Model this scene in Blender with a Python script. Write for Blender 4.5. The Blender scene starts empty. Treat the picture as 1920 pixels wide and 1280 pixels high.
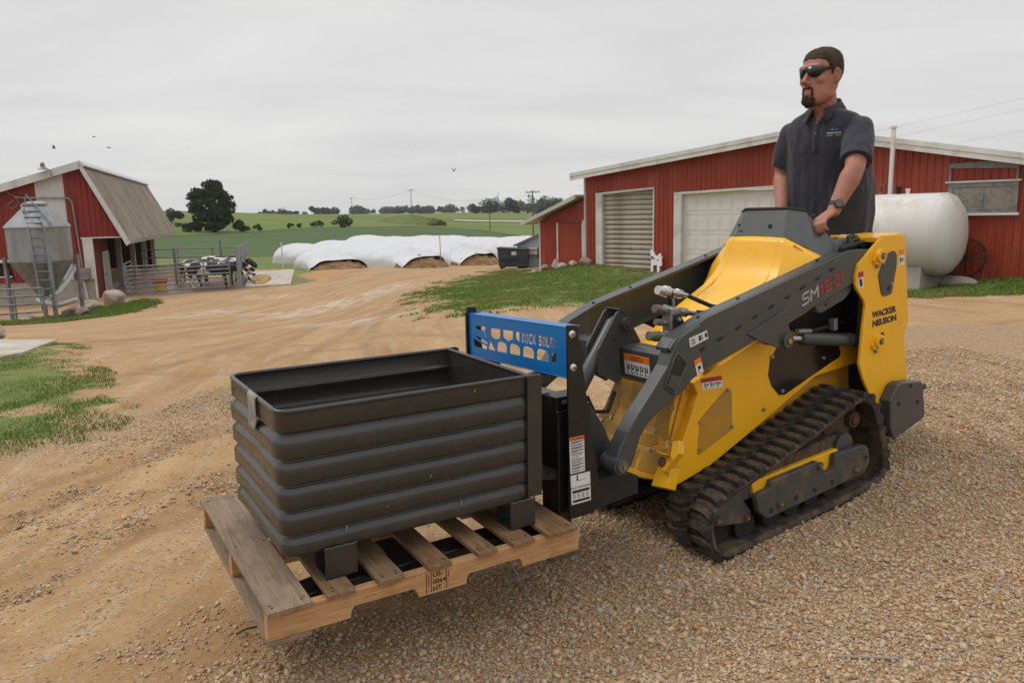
import bpy, bmesh, math, random
import numpy as np
from mathutils import Matrix, Vector
random.seed(7); RNG = np.random.default_rng(11)
R = math.radians
SC = bpy.context.scene
COL = SC.collection

# ------------------------------------------------------------------ camera
cam_d = bpy.data.cameras.new("camera")
cam_d.sensor_width = 36.0
cam_d.lens = 1450 / 1920 * 36.0
cam_d.clip_start = 0.05
cam_d.clip_end = 6000
cam_o = bpy.data.objects.new("camera", cam_d)
COL.objects.link(cam_o)
PITCH = math.atan((640 - 395) / 1450.0)
ROLL = R(1.4)
fw = Vector((0, math.cos(PITCH), -math.sin(PITCH)))
rt0 = Vector((1, 0, 0)); up0 = rt0.cross(fw)
rt = math.cos(ROLL) * rt0 - math.sin(ROLL) * up0
up = math.sin(ROLL) * rt0 + math.cos(ROLL) * up0
cam_o.matrix_world = Matrix(((rt.x, up.x, -fw.x, 0), (rt.y, up.y, -fw.y, 0), (rt.z, up.z, -fw.z, 1.6), (0, 0, 0, 1)))
SC.camera = cam_o

# ------------------------------------------------------------------ sky, sun, exposure
SUN_EL, SUN_AZ = R(54), R(-72)            # high, behind the yard and to the left, through cloud
W = bpy.data.worlds.new("World"); SC.world = W; W.use_nodes = True
nt = W.node_tree; nt.nodes.clear()
def wn(t, **k):
    n = nt.nodes.new(t)
    for a, b in k.items(): setattr(n, a, b)
    return n
sky = wn('ShaderNodeTexSky', sky_type='NISHITA', sun_disc=False, sun_elevation=SUN_EL, sun_rotation=SUN_AZ)
tc = wn('ShaderNodeTexCoord'); sep = wn('ShaderNodeSeparateXYZ')
nt.links.new(tc.outputs['Generated'], sep.inputs[0])
zc = wn('ShaderNodeMath', operation='MAXIMUM'); zc.inputs[1].default_value = 0.0
nt.links.new(sep.outputs['Z'], zc.inputs[0])
za = wn('ShaderNodeMath', operation='ADD'); za.inputs[1].default_value = 0.16
nt.links.new(zc.outputs[0], za.inputs[0])
dv = wn('ShaderNodeVectorMath', operation='DIVIDE')
cb = wn('ShaderNodeCombineXYZ'); cb.inputs[2].default_value = 1
for i in range(2): nt.links.new(za.outputs[0], cb.inputs[i])
nt.links.new(tc.outputs['Generated'], dv.inputs[0]); nt.links.new(cb.outputs[0], dv.inputs[1])
mp = wn('ShaderNodeMapping'); mp.inputs['Scale'].default_value = (0.55, 0.95, 0.0); mp.inputs['Rotation'].default_value = (0, 0, 0.25)
nt.links.new(dv.outputs[0], mp.inputs[0])
nz = wn('ShaderNodeTexNoise'); nz.inputs['Scale'].default_value = 1.1; nz.inputs['Detail'].default_value = 6; nz.inputs['Roughness'].default_value = 0.52; nz.inputs['Distortion'].default_value = 0.4
nt.links.new(mp.outputs[0], nz.inputs['Vector'])
rp = wn('ShaderNodeValToRGB')
rp.color_ramp.elements[0].position = 0.30; rp.color_ramp.elements[0].color = (0.655, 0.65, 0.66, 1)
rp.color_ramp.elements[1].position = 0.72; rp.color_ramp.elements[1].color = (0.83, 0.82, 0.81, 1)
nt.links.new(nz.outputs['Fac'], rp.inputs[0])
# overcast: the cloud deck is brighter overhead than towards the horizon
zr = wn('ShaderNodeMapRange', interpolation_type='SMOOTHSTEP')
zr.inputs['From Min'].default_value = 0.22; zr.inputs['From Max'].default_value = 1.0
zr.inputs['To Min'].default_value = 10.0; zr.inputs['To Max'].default_value = 19.5
nt.links.new(sep.outputs['Z'], zr.inputs['Value'])
sc_ = wn('ShaderNodeVectorMath', operation='SCALE')
nt.links.new(rp.outputs['Color'], sc_.inputs[0]); nt.links.new(zr.outputs[0], sc_.inputs['Scale'])
mx = wn('ShaderNodeMix', data_type='RGBA'); mx.inputs['Factor'].default_value = 0.96
nt.links.new(sky.outputs[0], mx.inputs['A']); nt.links.new(sc_.outputs[0], mx.inputs['B'])
bg = wn('ShaderNodeBackground'); bg.inputs['Strength'].default_value = 0.1
nt.links.new(mx.outputs['Result'], bg.inputs['Color'])
wo = wn('ShaderNodeOutputWorld'); nt.links.new(bg.outputs[0], wo.inputs[0])

sd = bpy.data.lights.new("sun", 'SUN'); sd.energy = 1.1; sd.angle = R(16); sd.color = (1.0, 0.96, 0.9)
so = bpy.data.objects.new("sun", sd); COL.objects.link(so)
sdir = Vector((math.sin(SUN_AZ) * math.cos(SUN_EL), math.cos(SUN_AZ) * math.cos(SUN_EL), math.sin(SUN_EL)))
so.rotation_euler = (-sdir).to_track_quat('-Z', 'Y').to_euler()
so.location = (0, 0, 30)
SC.view_settings.view_transform = 'Standard'; SC.view_settings.look = 'None'
SC.view_settings.exposure = 0.0; SC.view_settings.gamma = 1.0; SC.view_settings.use_curve_mapping = False

# ------------------------------------------------------------------ mesh helpers
class MB:
    def __init__(s): s.v = []; s.f = []
    def add(s, vs, fs):
        o = len(s.v); s.v += [tuple(map(float, p)) for p in vs]; s.f += [tuple(i + o for i in f) for f in fs]; return s
    def box(s, x0, x1, y0, y1, z0, z1):
        return s.add([(x0,y0,z0),(x1,y0,z0),(x1,y1,z0),(x0,y1,z0),(x0,y0,z1),(x1,y0,z1),(x1,y1,z1),(x0,y1,z1)],
                     [(0,3,2,1),(4,5,6,7),(0,1,5,4),(1,2,6,5),(2,3,7,6),(3,0,4,7)])
    def bar(s, a, b, w, h, upv=(0,0,1)):
        """a square bar from a to b, w wide, h high"""
        a = Vector(a); b = Vector(b); d = (b - a).normalized(); u = Vector(upv)
        if abs(d.dot(u)) > .99: u = Vector((1,0,0))
        l = d.cross(u).normalized(); u = l.cross(d).normalized()
        vs = []
        for p in (a, b):
            for i, j in ((-1,-1),(1,-1),(1,1),(-1,1)): vs.append(p + l*(w/2*i) + u*(h/2*j))
        return s.add(vs, [(0,3,2,1),(4,5,6,7),(0,1,5,4),(1,2,6,5),(2,3,7,6),(3,0,4,7)])
    def prism(s, poly, a0, a1, ax='y'):
        """poly in the two other axes (x,z for y; y,z for x; x,y for z)"""
        def P(p, a): return {'y': (p[0], a, p[1]), 'x': (a, p[0], p[1]), 'z': (p[0], p[1], a)}[ax]
        n = len(poly); ar = sum(poly[i][0]*poly[(i+1)%n][1]-poly[(i+1)%n][0]*poly[i][1] for i in range(n))
        if (ar < 0) != (ax == 'y'): poly = poly[::-1]
        if a0 > a1: a0, a1 = a1, a0
        return s.add([P(p, a0) for p in poly] + [P(p, a1) for p in poly],
                     [tuple(range(n))[::-1], tuple(range(n, 2*n))] + [(i, (i+1)%n, n+(i+1)%n, n+i) for i in range(n)])
    def tube(s, pts, r, n=8, caps=True):
        pts = [Vector(p) for p in pts]; m = len(pts)
        rs = list(r) if hasattr(r, '__len__') else [r]*m
        ring = []; u = None
        for i in range(m):
            d = (pts[min(i+1, m-1)] - pts[max(i-1, 0)])
            d = d.normalized() if d.length > 1e-9 else Vector((0,0,1))
            if u is None:
                u = d.cross(Vector((0,0,1)));
                if u.length < .05: u = d.cross(Vector((1,0,0)))
            u = (u - d*u.dot(d)).normalized(); w = d.cross(u)
            ring.append([pts[i] + (u*math.cos(2*math.pi*k/n) + w*math.sin(2*math.pi*k/n))*rs[i] for k in range(n)])
        vs = [p for q in ring for p in q]
        fs = [(i*n+k, i*n+(k+1)%n, (i+1)*n+(k+1)%n, (i+1)*n+k) for i in range(m-1) for k in range(n)]
        if caps: fs += [tuple(range(n))[::-1], tuple(range((m-1)*n, m*n))]
        return s.add(vs, fs)
    def cyl(s, a, b, r, n=16): return s.tube([a, b], r, n)
    def loft(s, rings, caps=True):
        n = len(rings[0]); m = len(rings)
        vs = [p for q in rings for p in q]
        fs = [(i*n+k, i*n+(k+1)%n, (i+1)*n+(k+1)%n, (i+1)*n+k) for i in range(m-1) for k in range(n)]
        if caps: fs += [tuple(range(n))[::-1], tuple(range((m-1)*n, m*n))]
        return s.add(vs, fs)
    def sph(s, c, r, nu=14, nv=9):
        rr = r if hasattr(r, '__len__') else (r, r, r)
        rings = [[(c[0]+rr[0]*math.sin(math.pi*j/nv)*math.cos(2*math.pi*k/nu), c[1]+rr[1]*math.sin(math.pi*j/nv)*math.sin(2*math.pi*k/nu), c[2]+rr[2]*math.cos(math.pi*j/nv)) for k in range(nu)] for j in range(nv, -1, -1)]
        rings[0] = [(c[0]+1e-4*math.cos(2*math.pi*k/nu), c[1]+1e-4*math.sin(2*math.pi*k/nu), c[2]-rr[2]) for k in range(nu)]
        rings[-1] = [(c[0]+1e-4*math.cos(2*math.pi*k/nu), c[1]+1e-4*math.sin(2*math.pi*k/nu), c[2]+rr[2]) for k in range(nu)]
        return s.loft(rings)
    def xf(s, M):
        s.v = [tuple(M @ Vector(p)) for p in s.v]; return s
    def mesh(s, name):
        me = bpy.data.meshes.new(name); me.from_pydata(s.v, [], s.f); me.update(); return me

def wrap(mesh, name, m=None, parent=None, smooth=None, bevel=None, loc=None, rot=None):
    o = bpy.data.objects.new(name, mesh); COL.objects.link(o)
    if m is not None:
        mesh.materials.clear(); mesh.materials.append(m)
    if smooth is not None:
        mesh.shade_smooth(); mesh.set_sharp_from_angle(angle=R(smooth))
    if bevel:
        b = o.modifiers.new('bevel', 'BEVEL'); b.width = bevel; b.segments = 2; b.limit_method = 'ANGLE'; b.angle_limit = R(35); b.harden_normals = True
    if parent is not None: o.parent = parent
    if loc is not None: o.location = loc
    if rot is not None: o.rotation_euler = rot
    return o
def obj(name, mb, m, parent=None, smooth=None, bevel=None, loc=None, rot=None):
    return wrap(mb.mesh(name), name, m, parent, smooth, bevel, loc, rot)
def thing(name, label, cat, loc=(0,0,0), rot=(0,0,0), group=None, mat4=None):
    o = bpy.data.objects.new(name, None); COL.objects.link(o); o.empty_display_size = .2
    if mat4 is not None: o.matrix_world = mat4
    else: o.location = loc; o.rotation_euler = rot
    o['label'] = label; o['category'] = cat
    if group: o['group'] = group
    return o
def tag(o, label, cat, group=None):
    o['label'] = label; o['category'] = cat
    if group: o['group'] = group
    return o
def kind(o, k): o['kind'] = k; return o
def dup(root, loc=None, rot=None, label=None, group=None, scale=None):
    r = root.copy(); COL.objects.link(r)
    if loc is not None: r.location = loc
    if rot is not None: r.rotation_euler = rot
    if scale is not None: r.scale = scale
    if label: r['label'] = label
    if group: r['group'] = group
    def rec(a, b):
        for ch in a.children:
            c = ch.copy(); COL.objects.link(c); c.parent = b; rec(ch, c)
    rec(root, r); return r
def curve_mesh(name, splines=None, text=None, size=1, extrude=.001, offset=0, align='LEFT', spacing=1.0):
    if text is not None:
        c = bpy.data.curves.new(name, 'FONT'); c.body = text; c.size = size; c.offset = offset; c.align_x = align; c.space_character = spacing; c.resolution_u = 3
    else:
        c = bpy.data.curves.new(name, 'CURVE'); c.dimensions = '2D'; c.fill_mode = 'BOTH'
        for pl in splines:
            sp = c.splines.new('POLY'); sp.points.add(len(pl)-1); sp.use_cyclic_u = True
            for q, p in zip(sp.points, pl): q.co = (p[0], p[1], 0, 1)
    c.extrude = extrude
    t = bpy.data.objects.new(name+'_src', c)
    me = bpy.data.meshes.new_from_object(t)
    bpy.data.objects.remove(t); bpy.data.curves.remove(c); me.name = name
    return me
def axes(o, x, y, z=None):
    x = Vector(x); y = Vector(y); z = Vector(z) if z is not None else x.cross(y)
    return Matrix(((x[0],y[0],z[0],o[0]),(x[1],y[1],z[1],o[1]),(x[2],y[2],z[2],o[2]),(0,0,0,1)))

# ------------------------------------------------------------------ materials
def hexc(r, g, b):
    f = lambda c: (c/255/12.92 if c/255 <= .04045 else ((c/255+.055)/1.055)**2.4)
    return (f(r), f(g), f(b))
def nmat(name):
    m = bpy.data.materials.new(name); m.use_nodes = True
    t = m.node_tree; b = t.nodes['Principled BSDF']; return m, t, b
def N(t, ty, **k):
    n = t.nodes.new(ty)
    for a, v in k.items():
        if a in n.inputs: n.inputs[a].default_value = v
        else: setattr(n, a, v)
    return n
def L(t, a, b): t.links.new(a, b)
def mixc(t, fac, a, b, blend='MIX'):
    n = t.nodes.new('ShaderNodeMix'); n.data_type = 'RGBA'; n.blend_type = blend
    for s, v in (('Factor', fac), ('A', a), ('B', b)):
        if hasattr(v, 'is_linked') or hasattr(v, 'links'): t.links.new(v, n.inputs[s])
        else: n.inputs[s].default_value = (*v, 1) if hasattr(v, '__len__') else v
    return n.outputs['Result']
def math_(t, op, a, b=0.0, clamp=False):
    n = t.nodes.new('ShaderNodeMath'); n.operation = op; n.use_clamp = clamp
    for i, v in enumerate((a, b)):
        if hasattr(v, 'links'): t.links.new(v, n.inputs[i])
        else: n.inputs[i].default_value = v
    return n.outputs[0]
def ramp(t, fac, p0, p1, c0=(0,0,0), c1=(1,1,1)):
    n = t.nodes.new('ShaderNodeValToRGB'); e = n.color_ramp.elements
    e[0].position = p0; e[0].color = (*c0, 1); e[1].position = p1; e[1].color = (*c1, 1)
    L(t, fac, n.inputs[0]); return n.outputs[0]
def noise(t, vec, scale, detail=4, rough=.55, dist=0):
    n = N(t, 'ShaderNodeTexNoise', Scale=scale, Detail=detail, Roughness=rough, Distortion=dist); L(t, vec, n.inputs['Vector']); return n.outputs['Fac']
def mapv(t, vec, scale=(1,1,1), rot=(0,0,0)):
    n = N(t, 'ShaderNodeMapping'); n.inputs['Scale'].default_value = scale; n.inputs['Rotation'].default_value = rot; L(t, vec, n.inputs[0]); return n.outputs[0]
def bump(t, b, h, strength=.3, dist=.01):
    n = N(t, 'ShaderNodeBump', Strength=strength, Distance=dist); L(t, h, n.inputs['Height']); L(t, n.outputs[0], b.inputs['Normal']); return n
def pm(name, col, rough=.5, metal=0., var=.18, scale=6, bmp=0., bscale=120, dirt=None, dirt_amt=0., dscale=5, streak=False, spec=.5, coat=0.):
    """a worn real-world surface: colour and gloss vary, a little dirt sits on it"""
    m, t, b = nmat(name); co = N(t, 'ShaderNodeTexCoord').outputs['Object']
    v = mapv(t, co, (1,1,.25)) if streak else co
    n1 = noise(t, v, scale, 5, .6)
    c = mixc(t, ramp(t, n1, .3, .7), tuple(x*(1-var) for x in col), tuple(min(1, x*(1+var*.6)) for x in col))
    if dirt is not None:
        n2 = noise(t, v, dscale, 7, .68, .3)
        lo = .62 - dirt_amt*.35
        c = mixc(t, math_(t, 'MULTIPLY', ramp(t, n2, lo, lo+.16), min(1, .4+dirt_amt)), c, dirt)
    L(t, c, b.inputs['Base Color'])
    r2 = noise(t, co, scale*3, 4, .6)
    rr = N(t, 'ShaderNodeMapRange'); rr.inputs['To Min'].default_value = max(.03, rough-.09); rr.inputs['To Max'].default_value = min(1, rough+.12)
    L(t, r2, rr.inputs['Value']); L(t, rr.outputs[0], b.inputs['Roughness'])
    b.inputs['Metallic'].default_value = metal; b.inputs['Specular IOR Level'].default_value = spec
    if coat: b.inputs['Coat Weight'].default_value = coat; b.inputs['Coat Roughness'].default_value = .15
    if bmp: bump(t, b, noise(t, co, bscale, 4, .6), bmp, .004)
    return m
CTRL = [(-2,2.5,0),(0,2.3,0),(-0.5,3.4,0),(2,2.2,0.03),(0.95,3.35,0),(1.9,3.9,0.1),(1.5,4.7,0.08),(0.6,4.3,0),(2.6,4.2,0.16),(3.6,5.3,0.2),(-4,5.5,-0.08),(-1.5,6,-0.1),(0.8,7,-0.12),(3,7.5,0.05),(5.5,8,0.1),(-7.374,11,-0.154),(-6.449,14,-0.606),(-3.088,13,-0.52),(-0.896,13,-0.207),(1.437,17,-0.352),(7.9,13,-0.424),(8.506,16.5,-0.584),(-16.699,28,-1.928),(-16.961,26,-1.75),(-18.857,36,-1.92),(-15.619,36,-1.9),(-13.314,38,-1.856),(-12.083,41,-1.901),(-11.23,50,-1.79),(-7.747,52,-1.986),(-2.792,53,-2.107),(0.281,49,-2.031),(1.391,33,-1.011),(3.111,31.5,-0.568),(5.046,27.5,-0.804),(5.658,26.2,-0.729),(8.817,23.5,-0.743),(12.113,21.8,-0.776),(13.172,20.2,-0.467),(-2.385,25,-1.038),(0.704,24,-0.789),(3.692,24,-0.696),(-6.103,22,-1.345),(-10.971,24,-1.338),(-9.947,30,-1.851),(-6.39,36,-1.552),(-25.014,80,-2.393),(-35.973,80,-2.235),(-8.758,82,-2.343),(-34.354,160,-1.332),(-60.173,165,-1.159),(-6.024,160,-3.1),(-101.696,240,3.419),(-80.621,240,1.945),(-96.124,450,1.524),(-50.316,480,0.904),(-3.912,230,-4.026),(5.053,165,-3.967),(-12.259,330,-2.747),(10.236,330,-2.845),(-38.422,600,0.14),(20.298,650,-0.166),(141.289,600,-3.79),(386.528,600,-3.655),(55.894,150,-3.28),(96.929,150,-3.257),(-97.498,150,0.431),(-46.765,80,-0.774),(-453.855,700,4.596),(-973.086,1500,4.001),(-2076.2,3200,4.578),(-370.523,1200,2.54),(-988.391,3200,-0.183),(40.63,1300,-0.187),(100.012,3200,-2.8),(445.799,1200,-1.837),(836.818,1300,-1.928),(2059.68,3200,-4.936),(1188.63,3200,-3.271),(-900,1000,4),(900,1000,-2),(-2600,3000,3),(2600,3000,0),(-300,330,4),(300,330,-3),(-1400,3100,2),(1400,3100,0)]
# ------------------------------------------------------------------ terrain
CTRL = np.array(CTRL)
def _map(x, y):
    y2 = np.maximum(y, 2.0); return np.c_[np.clip(x/(y2+1), -.8, .8)*1.2, np.log(y2)*.6]
def _k(a, b):
    r2 = ((a[:, None, :]-b[None, :, :])**2).sum(-1); return .5*r2*np.log(r2+1e-12)
_uv = _map(CTRL[:, 0], CTRL[:, 1]); _n = len(CTRL)
_Q = np.c_[np.ones(_n), _uv]
_c = np.linalg.solve(np.block([[_k(_uv, _uv)+2e-3*np.eye(_n), _Q], [_Q.T, np.zeros((3, 3))]]), np.r_[(CTRL[:, 2]-1.6)/np.maximum(CTRL[:, 1], 2), 0, 0, 0])
def terr(x, y):
    x = np.atleast_1d(np.asarray(x, float)); y = np.atleast_1d(np.asarray(y, float)); out = np.empty(len(x))
    for i in range(0, len(x), 20000):
        q = _map(x[i:i+20000], y[i:i+20000])
        out[i:i+20000] = _k(q, _uv) @ _c[:_n] + np.c_[np.ones(len(q)), q] @ _c[_n:]
    return out*np.maximum(y, 2)+1.6
def gz(x, y): return float(terr(x, y)[0])
def sdist(x, y, poly):
    """signed distance to a polygon, positive inside"""
    P = np.array(poly, float); d = np.full(x.shape, 1e9); ins = np.zeros(x.shape, bool); j = len(P)-1
    for i in range(len(P)):
        a = P[j]; b = P[i]; e = b-a
        t = np.clip(((x-a[0])*e[0]+(y-a[1])*e[1])/(e@e), 0, 1)
        d = np.minimum(d, np.hypot(x-a[0]-t*e[0], y-a[1]-t*e[1]))
        c = ((a[1] > y) != (b[1] > y))
        with np.errstate(divide='ignore', invalid='ignore'):
            ins ^= c & (x < (b[0]-a[0])*(y-a[1])/(b[1]-a[1]+1e-12)+a[0])
        j = i
    return np.where(ins, d, -d)
def vnoise(x, y, seed=0):
    """smooth value noise in [0,1]"""
    xi = np.floor(x).astype(np.int64); yi = np.floor(y).astype(np.int64); fx = x-xi; fy = y-yi
    fx = fx*fx*(3-2*fx); fy = fy*fy*(3-2*fy)
    def h(a, b):
        v = np.sin(a*127.1+b*311.7+seed*74.7)*43758.5453; return v-np.floor(v)
    return (h(xi, yi)*(1-fx)+h(xi+1, yi)*fx)*(1-fy)+(h(xi, yi+1)*(1-fx)+h(xi+1, yi+1)*fx)*fy
POLY = {
 'mound': [(-2.82,25.84),(-2.69,30.51),(-1.89,35.58),(-.51,43.75),(1.0,40),(1.21,33.06),(3.14,31.76),(5.51,28.23),(7.2,24.0),(4.06,17.12),(2.75,16.4),(1.44,14.69),(.33,15.03),(-.81,14.76),(-1.97,20.53)],
 'strip': [(9.2,20.62),(12.14,22.5),(16.5,20.5),(13,16.2),(11.17,16.56),(9.28,18.02),(8.56,18.08)],
 'patchA': [(-7.4,9.6),(-6.98,11.1),(-7.26,12.54),(-6.25,10.51),(-5.25,9.01),(-4.49,8.15),(-3.88,7.19),(-3.79,6.75),(-4.12,6.75),(-5.2,6.71)],
 'patchB': [(-5.2,6.46),(-4.06,6.64),(-3.63,6.37),(-3.56,6.0),(-3.76,5.84),(-4.9,5.87)],
 'verge': [(-18.5,23.5),(-17.56,28.13),(-17.37,30.23),(-16.77,31.94),(-15.94,34.51),(-14.46,31.83),(-13.51,26.73),(-15.2,24.4),(-15.6,20.5),(-17.5,20.5)],
 'lawn': [(-60,80),(-26.58,79),(-20.39,78),(-5,79),(8,76),(8,60),(-2,62),(-8,56),(-10.71,52.54),(-11.84,48.24),(-12.61,44.43),(-14.79,51.0),(-17.64,52.72),(-30,58),(-60,60)],
 'lawn2': [(-14.19,48.91),(-13.53,47.73),(-10.08,40.93),(-10.74,39.17),(-11.2,38.89)],
 'far': [(-2500,77),(-34,77),(-14,79.5),(8,78),(30,50),(60,40),(2500,60),(2500,4000),(-2500,4000)],
 'field': [(-400,76),(-24.2,77.4),(-14,79.7),(-5.2,79),(3,82),(9,110),(5.5,147),(-9.2,230),(-24,245),(-34.2,183),(-55.5,152),(-62,126),(-130,110),(-400,130)],
 'gravel': [(-1.0,1.2),(-.9,2.3),(-.35,2.9),(.05,3.6),(.3,4.4),(.9,5.4),(2.2,7.6),(4,10.5),(7,12),(9,9),(9,3),(6,1.0)],
 'streak': [(-4.6,5.0),(-3.6,5.3),(-2.6,5.9),(-1.9,7.3),(-1.6,9.2),(-2.6,9.0),(-3.3,7.2),(-4.2,5.75)],
 'pale1': [(-9.97,22.1),(-11.04,28.5),(-10.36,30),(-9.32,23.2)], 'pale2': [(-8.58,25.3),(-6.53,29.7),(-4.71,34.6),(-3.95,32.3),(-5.49,25.7),(-7.16,22.4)],
 'pale3': [(-11.64,34.5),(-9.46,34.4),(-9.5,32.9),(-11.27,33.4)], 'pale4': [(-5.26,18.9),(-3.89,18.7),(-2.23,17.95),(-3.05,16.3)],
 'mud': [(-18.3,36.2),(-17.4,35.4),(-13.2,37.2),(-12.2,38.4),(-13.2,41),(-15.4,46.5),(-25,44),(-22,37)],
 'clay': [(-14.9,50.2),(-12.2,47.5),(-9,44.5),(-10.2,41),(-12,43),(-14.5,47)],
}
def mask(x, y, name, soft): return np.clip(.5+sdist(x, y, POLY[name])/(2*soft), 0, 1)
ROAD = np.array([(-2.6,-3),(-2.0,2),(-1.9,5.0),(-2.5,8.5),(-3.3,12),(-3.6,17),(-3.4,22),(-3.3,28),(-3.0,34),(-1.6,41),(.6,50),(4,62)], float)
def road_coord(x, y):
    best = np.full(x.shape, 1e9); lat = np.zeros(x.shape); al = np.zeros(x.shape); acc = 0
    for a, b in zip(ROAD[:-1], ROAD[1:]):
        e = b-a; l = np.hypot(*e); t = np.clip(((x-a[0])*e[0]+(y-a[1])*e[1])/(l*l), 0, 1)
        dx = x-a[0]-t*e[0]; dy = y-a[1]-t*e[1]; d = np.hypot(dx, dy); m = d < best
        best = np.where(m, d, best); lat = np.where(m, np.sign(e[0]*dy-e[1]*dx)*d, lat); al = np.where(m, acc+t*l, al); acc += l
    return lat, al
TRK = [([(-4.22,6.02),(-3.82,7.08),(-3.58,9.43),(-3.79,13.58),(-4.17,20.1),(-3.86,28.24)], 1.5), ([(-1.45,6.3),(-2.21,8.11),(-2.9,11.19),(-3.89,18.71),(-3.95,26.19)], 1.5), ([(-3.84,9.4),(-3.71,12.04),(-2.15,11.82),(-.64,10.19),(-.01,8.61)], 1.2),
 ([(-2.62,3.6),(-2.46,4.13),(-2.26,4.94),(-2.0,6.35),(-1.73,7.61)], .9), ([(2.6,6.3),(3.35,6.26),(3.75,6.33),(4.52,6.55),(6,7.2)], 1.3), ([(3,7.6),(4.49,8.65),(7.46,10.88),(10,12.4)], 1.6), ([(-7.63,12.16),(-8.01,17.44),(-6.07,21.87),(-4.28,23.86)], 1.6), ([(-3.3,3.6),(-2.6,4.3),(-1.9,5.4),(-1.1,7.2),(-.6,9)], 1.4)]
def track_mask(x, y):
    out = np.zeros(x.shape)
    for pl, gap in TRK:
        d = np.full(x.shape, 1e9); P = np.array(pl)
        for a, b in zip(P[:-1], P[1:]):
            e = b-a; t = np.clip(((x-a[0])*e[0]+(y-a[1])*e[1])/(e@e), 0, 1); d = np.minimum(d, np.hypot(x-a[0]-t*e[0], y-a[1]-t*e[1]))
        w = .11+.004*y; out = np.maximum(out, np.clip(1.2-np.abs(d-gap/2)/w, 0, 1))
    return out
def axis_lines(step, lin_to, g, end):
    v = [0.0]
    while v[-1] < end: v.append(v[-1]+max(step, g*(v[-1]-lin_to)+step if v[-1] > lin_to else step))
    return np.array(v)
px_ = axis_lines(.05, 2.2, .03, 1500); xs = np.r_[-px_[:0:-1], px_]
ys = axis_lines(.032, 3.0, .0165, 3000)+1.2; ys = np.r_[[-60,-30,-15,-8,-4,-2,-1,-.3,.3,.7,1.0], ys]
GX, GY = np.meshgrid(xs, ys); gx = GX.ravel(); gy = GY.ravel(); gzv = terr(gx, gy)
lat, al = road_coord(gx, gy)
near = np.clip((26-gy)/16, 0, 1)
# ruts and washboard pressed into the drive, lumps in the gravel
rut = (vnoise(lat*2.3+5, al*.10, 3)-.5)*.05+(vnoise(lat*7+9, al*.25, 4)-.5)*.022+(vnoise(gx*3, gy*3, 5)-.5)*.02+(vnoise(gx*9, gy*9, 6)-.5)*.008
trk = track_mask(gx, gy)
rut = rut-trk*.016*np.clip(1-(gy-9)/10, 0, 1)
gzv = gzv+rut*near*np.clip(gy/1.5, 0, 1)
gm = bpy.data.meshes.new("ground"); nx, ny = len(xs), len(ys)
gm.vertices.add(nx*ny); gm.vertices.foreach_set('co', np.c_[gx, gy, gzv].ravel())
ii = np.arange(nx*ny).reshape(ny, nx); qd = np.stack([ii[:-1, :-1], ii[:-1, 1:], ii[1:, 1:], ii[1:, :-1]], -1).reshape(-1, 4)
gm.loops.add(qd.size); gm.loops.foreach_set('vertex_index', qd.ravel().astype(np.int32))
gm.polygons.add(len(qd)); gm.polygons.foreach_set('loop_start', np.arange(0, qd.size, 4, dtype=np.int32)); gm.polygons.foreach_set('loop_total', np.full(len(qd), 4, np.int32))
gm.update(); gm.validate(); gm.shade_smooth()
def fattr(me, name, v):
    a = me.attributes.new(name, 'FLOAT', 'POINT'); a.data.foreach_set('value', np.asarray(v, np.float32))
def grass_mask(x, y):
    return np.maximum.reduce([mask(x, y, 'mound', 1.2), mask(x, y, 'strip', .5), mask(x, y, 'patchA', .55), mask(x, y, 'patchB', .3), mask(x, y, 'verge', .5), mask(x, y, 'lawn', 1.2), mask(x, y, 'lawn2', .6)])
m_gr = grass_mask(gx, gy)
fattr(gm, 'grass', m_gr); fattr(gm, 'far', mask(gx, gy, 'far', 1.0)); fattr(gm, 'field', mask(gx, gy, 'field', 1.5))
fattr(gm, 'gravel', np.maximum(mask(gx, gy, 'gravel', .5), mask(gx, gy, 'streak', .45)*.9))
fattr(gm, 'pale', np.maximum.reduce([mask(gx, gy, p, .8) for p in ('pale1', 'pale2', 'pale3', 'pale4')]))
fattr(gm, 'trk', trk); fattr(gm, 'verge', np.clip(1.6-np.abs(sdist(gx, gy, POLY['field']))/2.2, 0, 1)*(gy > 70)); fattr(gm, 'mud', mask(gx, gy, 'mud', .8)); fattr(gm, 'clay', mask(gx, gy, 'clay', 1.0)); fattr(gm, 'lat', lat); fattr(gm, 'along', al)

m, t, b = nmat("ground_soil")
tco = N(t, 'ShaderNodeTexCoord').outputs['Object']
A = lambda n: (lambda q: (setattr(q, 'attribute_name', n), q.outputs['Fac'])[1])(t.nodes.new('ShaderNodeAttribute'))
cbn = t.nodes.new('ShaderNodeCombineXYZ'); L(t, A('lat'), cbn.inputs[0]); L(t, math_(t, 'MULTIPLY', A('along'), .07), cbn.inputs[1])
n_big = noise(t, tco, .35, 5, .6, .3); n_mid = noise(t, tco, 2.2, 6, .62, .2); n_fine = noise(t, tco, 26, 6, .7)
n_str = noise(t, cbn.outputs[0], 1.9, 5, .6, .25); n_str2 = noise(t, cbn.outputs[0], 6.5, 4, .6, .3)
vor = N(t, 'ShaderNodeTexVoronoi', feature='F1', Scale=52.0, Randomness=1.0); L(t, tco, vor.inputs['Vector'])
vor2 = N(t, 'ShaderNodeTexVoronoi', feature='F1', Scale=24.0, Randomness=1.0); L(t, tco, vor2.inputs['Vector'])
dirt = mixc(t, ramp(t, n_mid, .3, .7), (.31, .19, .088), (.47, .32, .17))
dirt = mixc(t, ramp(t, n_str, .40, .68), dirt, (.27, .145, .058))
dirt = mixc(t, math_(t, 'MULTIPLY', ramp(t, n_str2, .52, .72), .55), dirt, (.56, .43, .28))
dirt = mixc(t, math_(t, 'MULTIPLY', ramp(t, n_big, .35, .68), .5), dirt, (.42, .27, .14))
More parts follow.
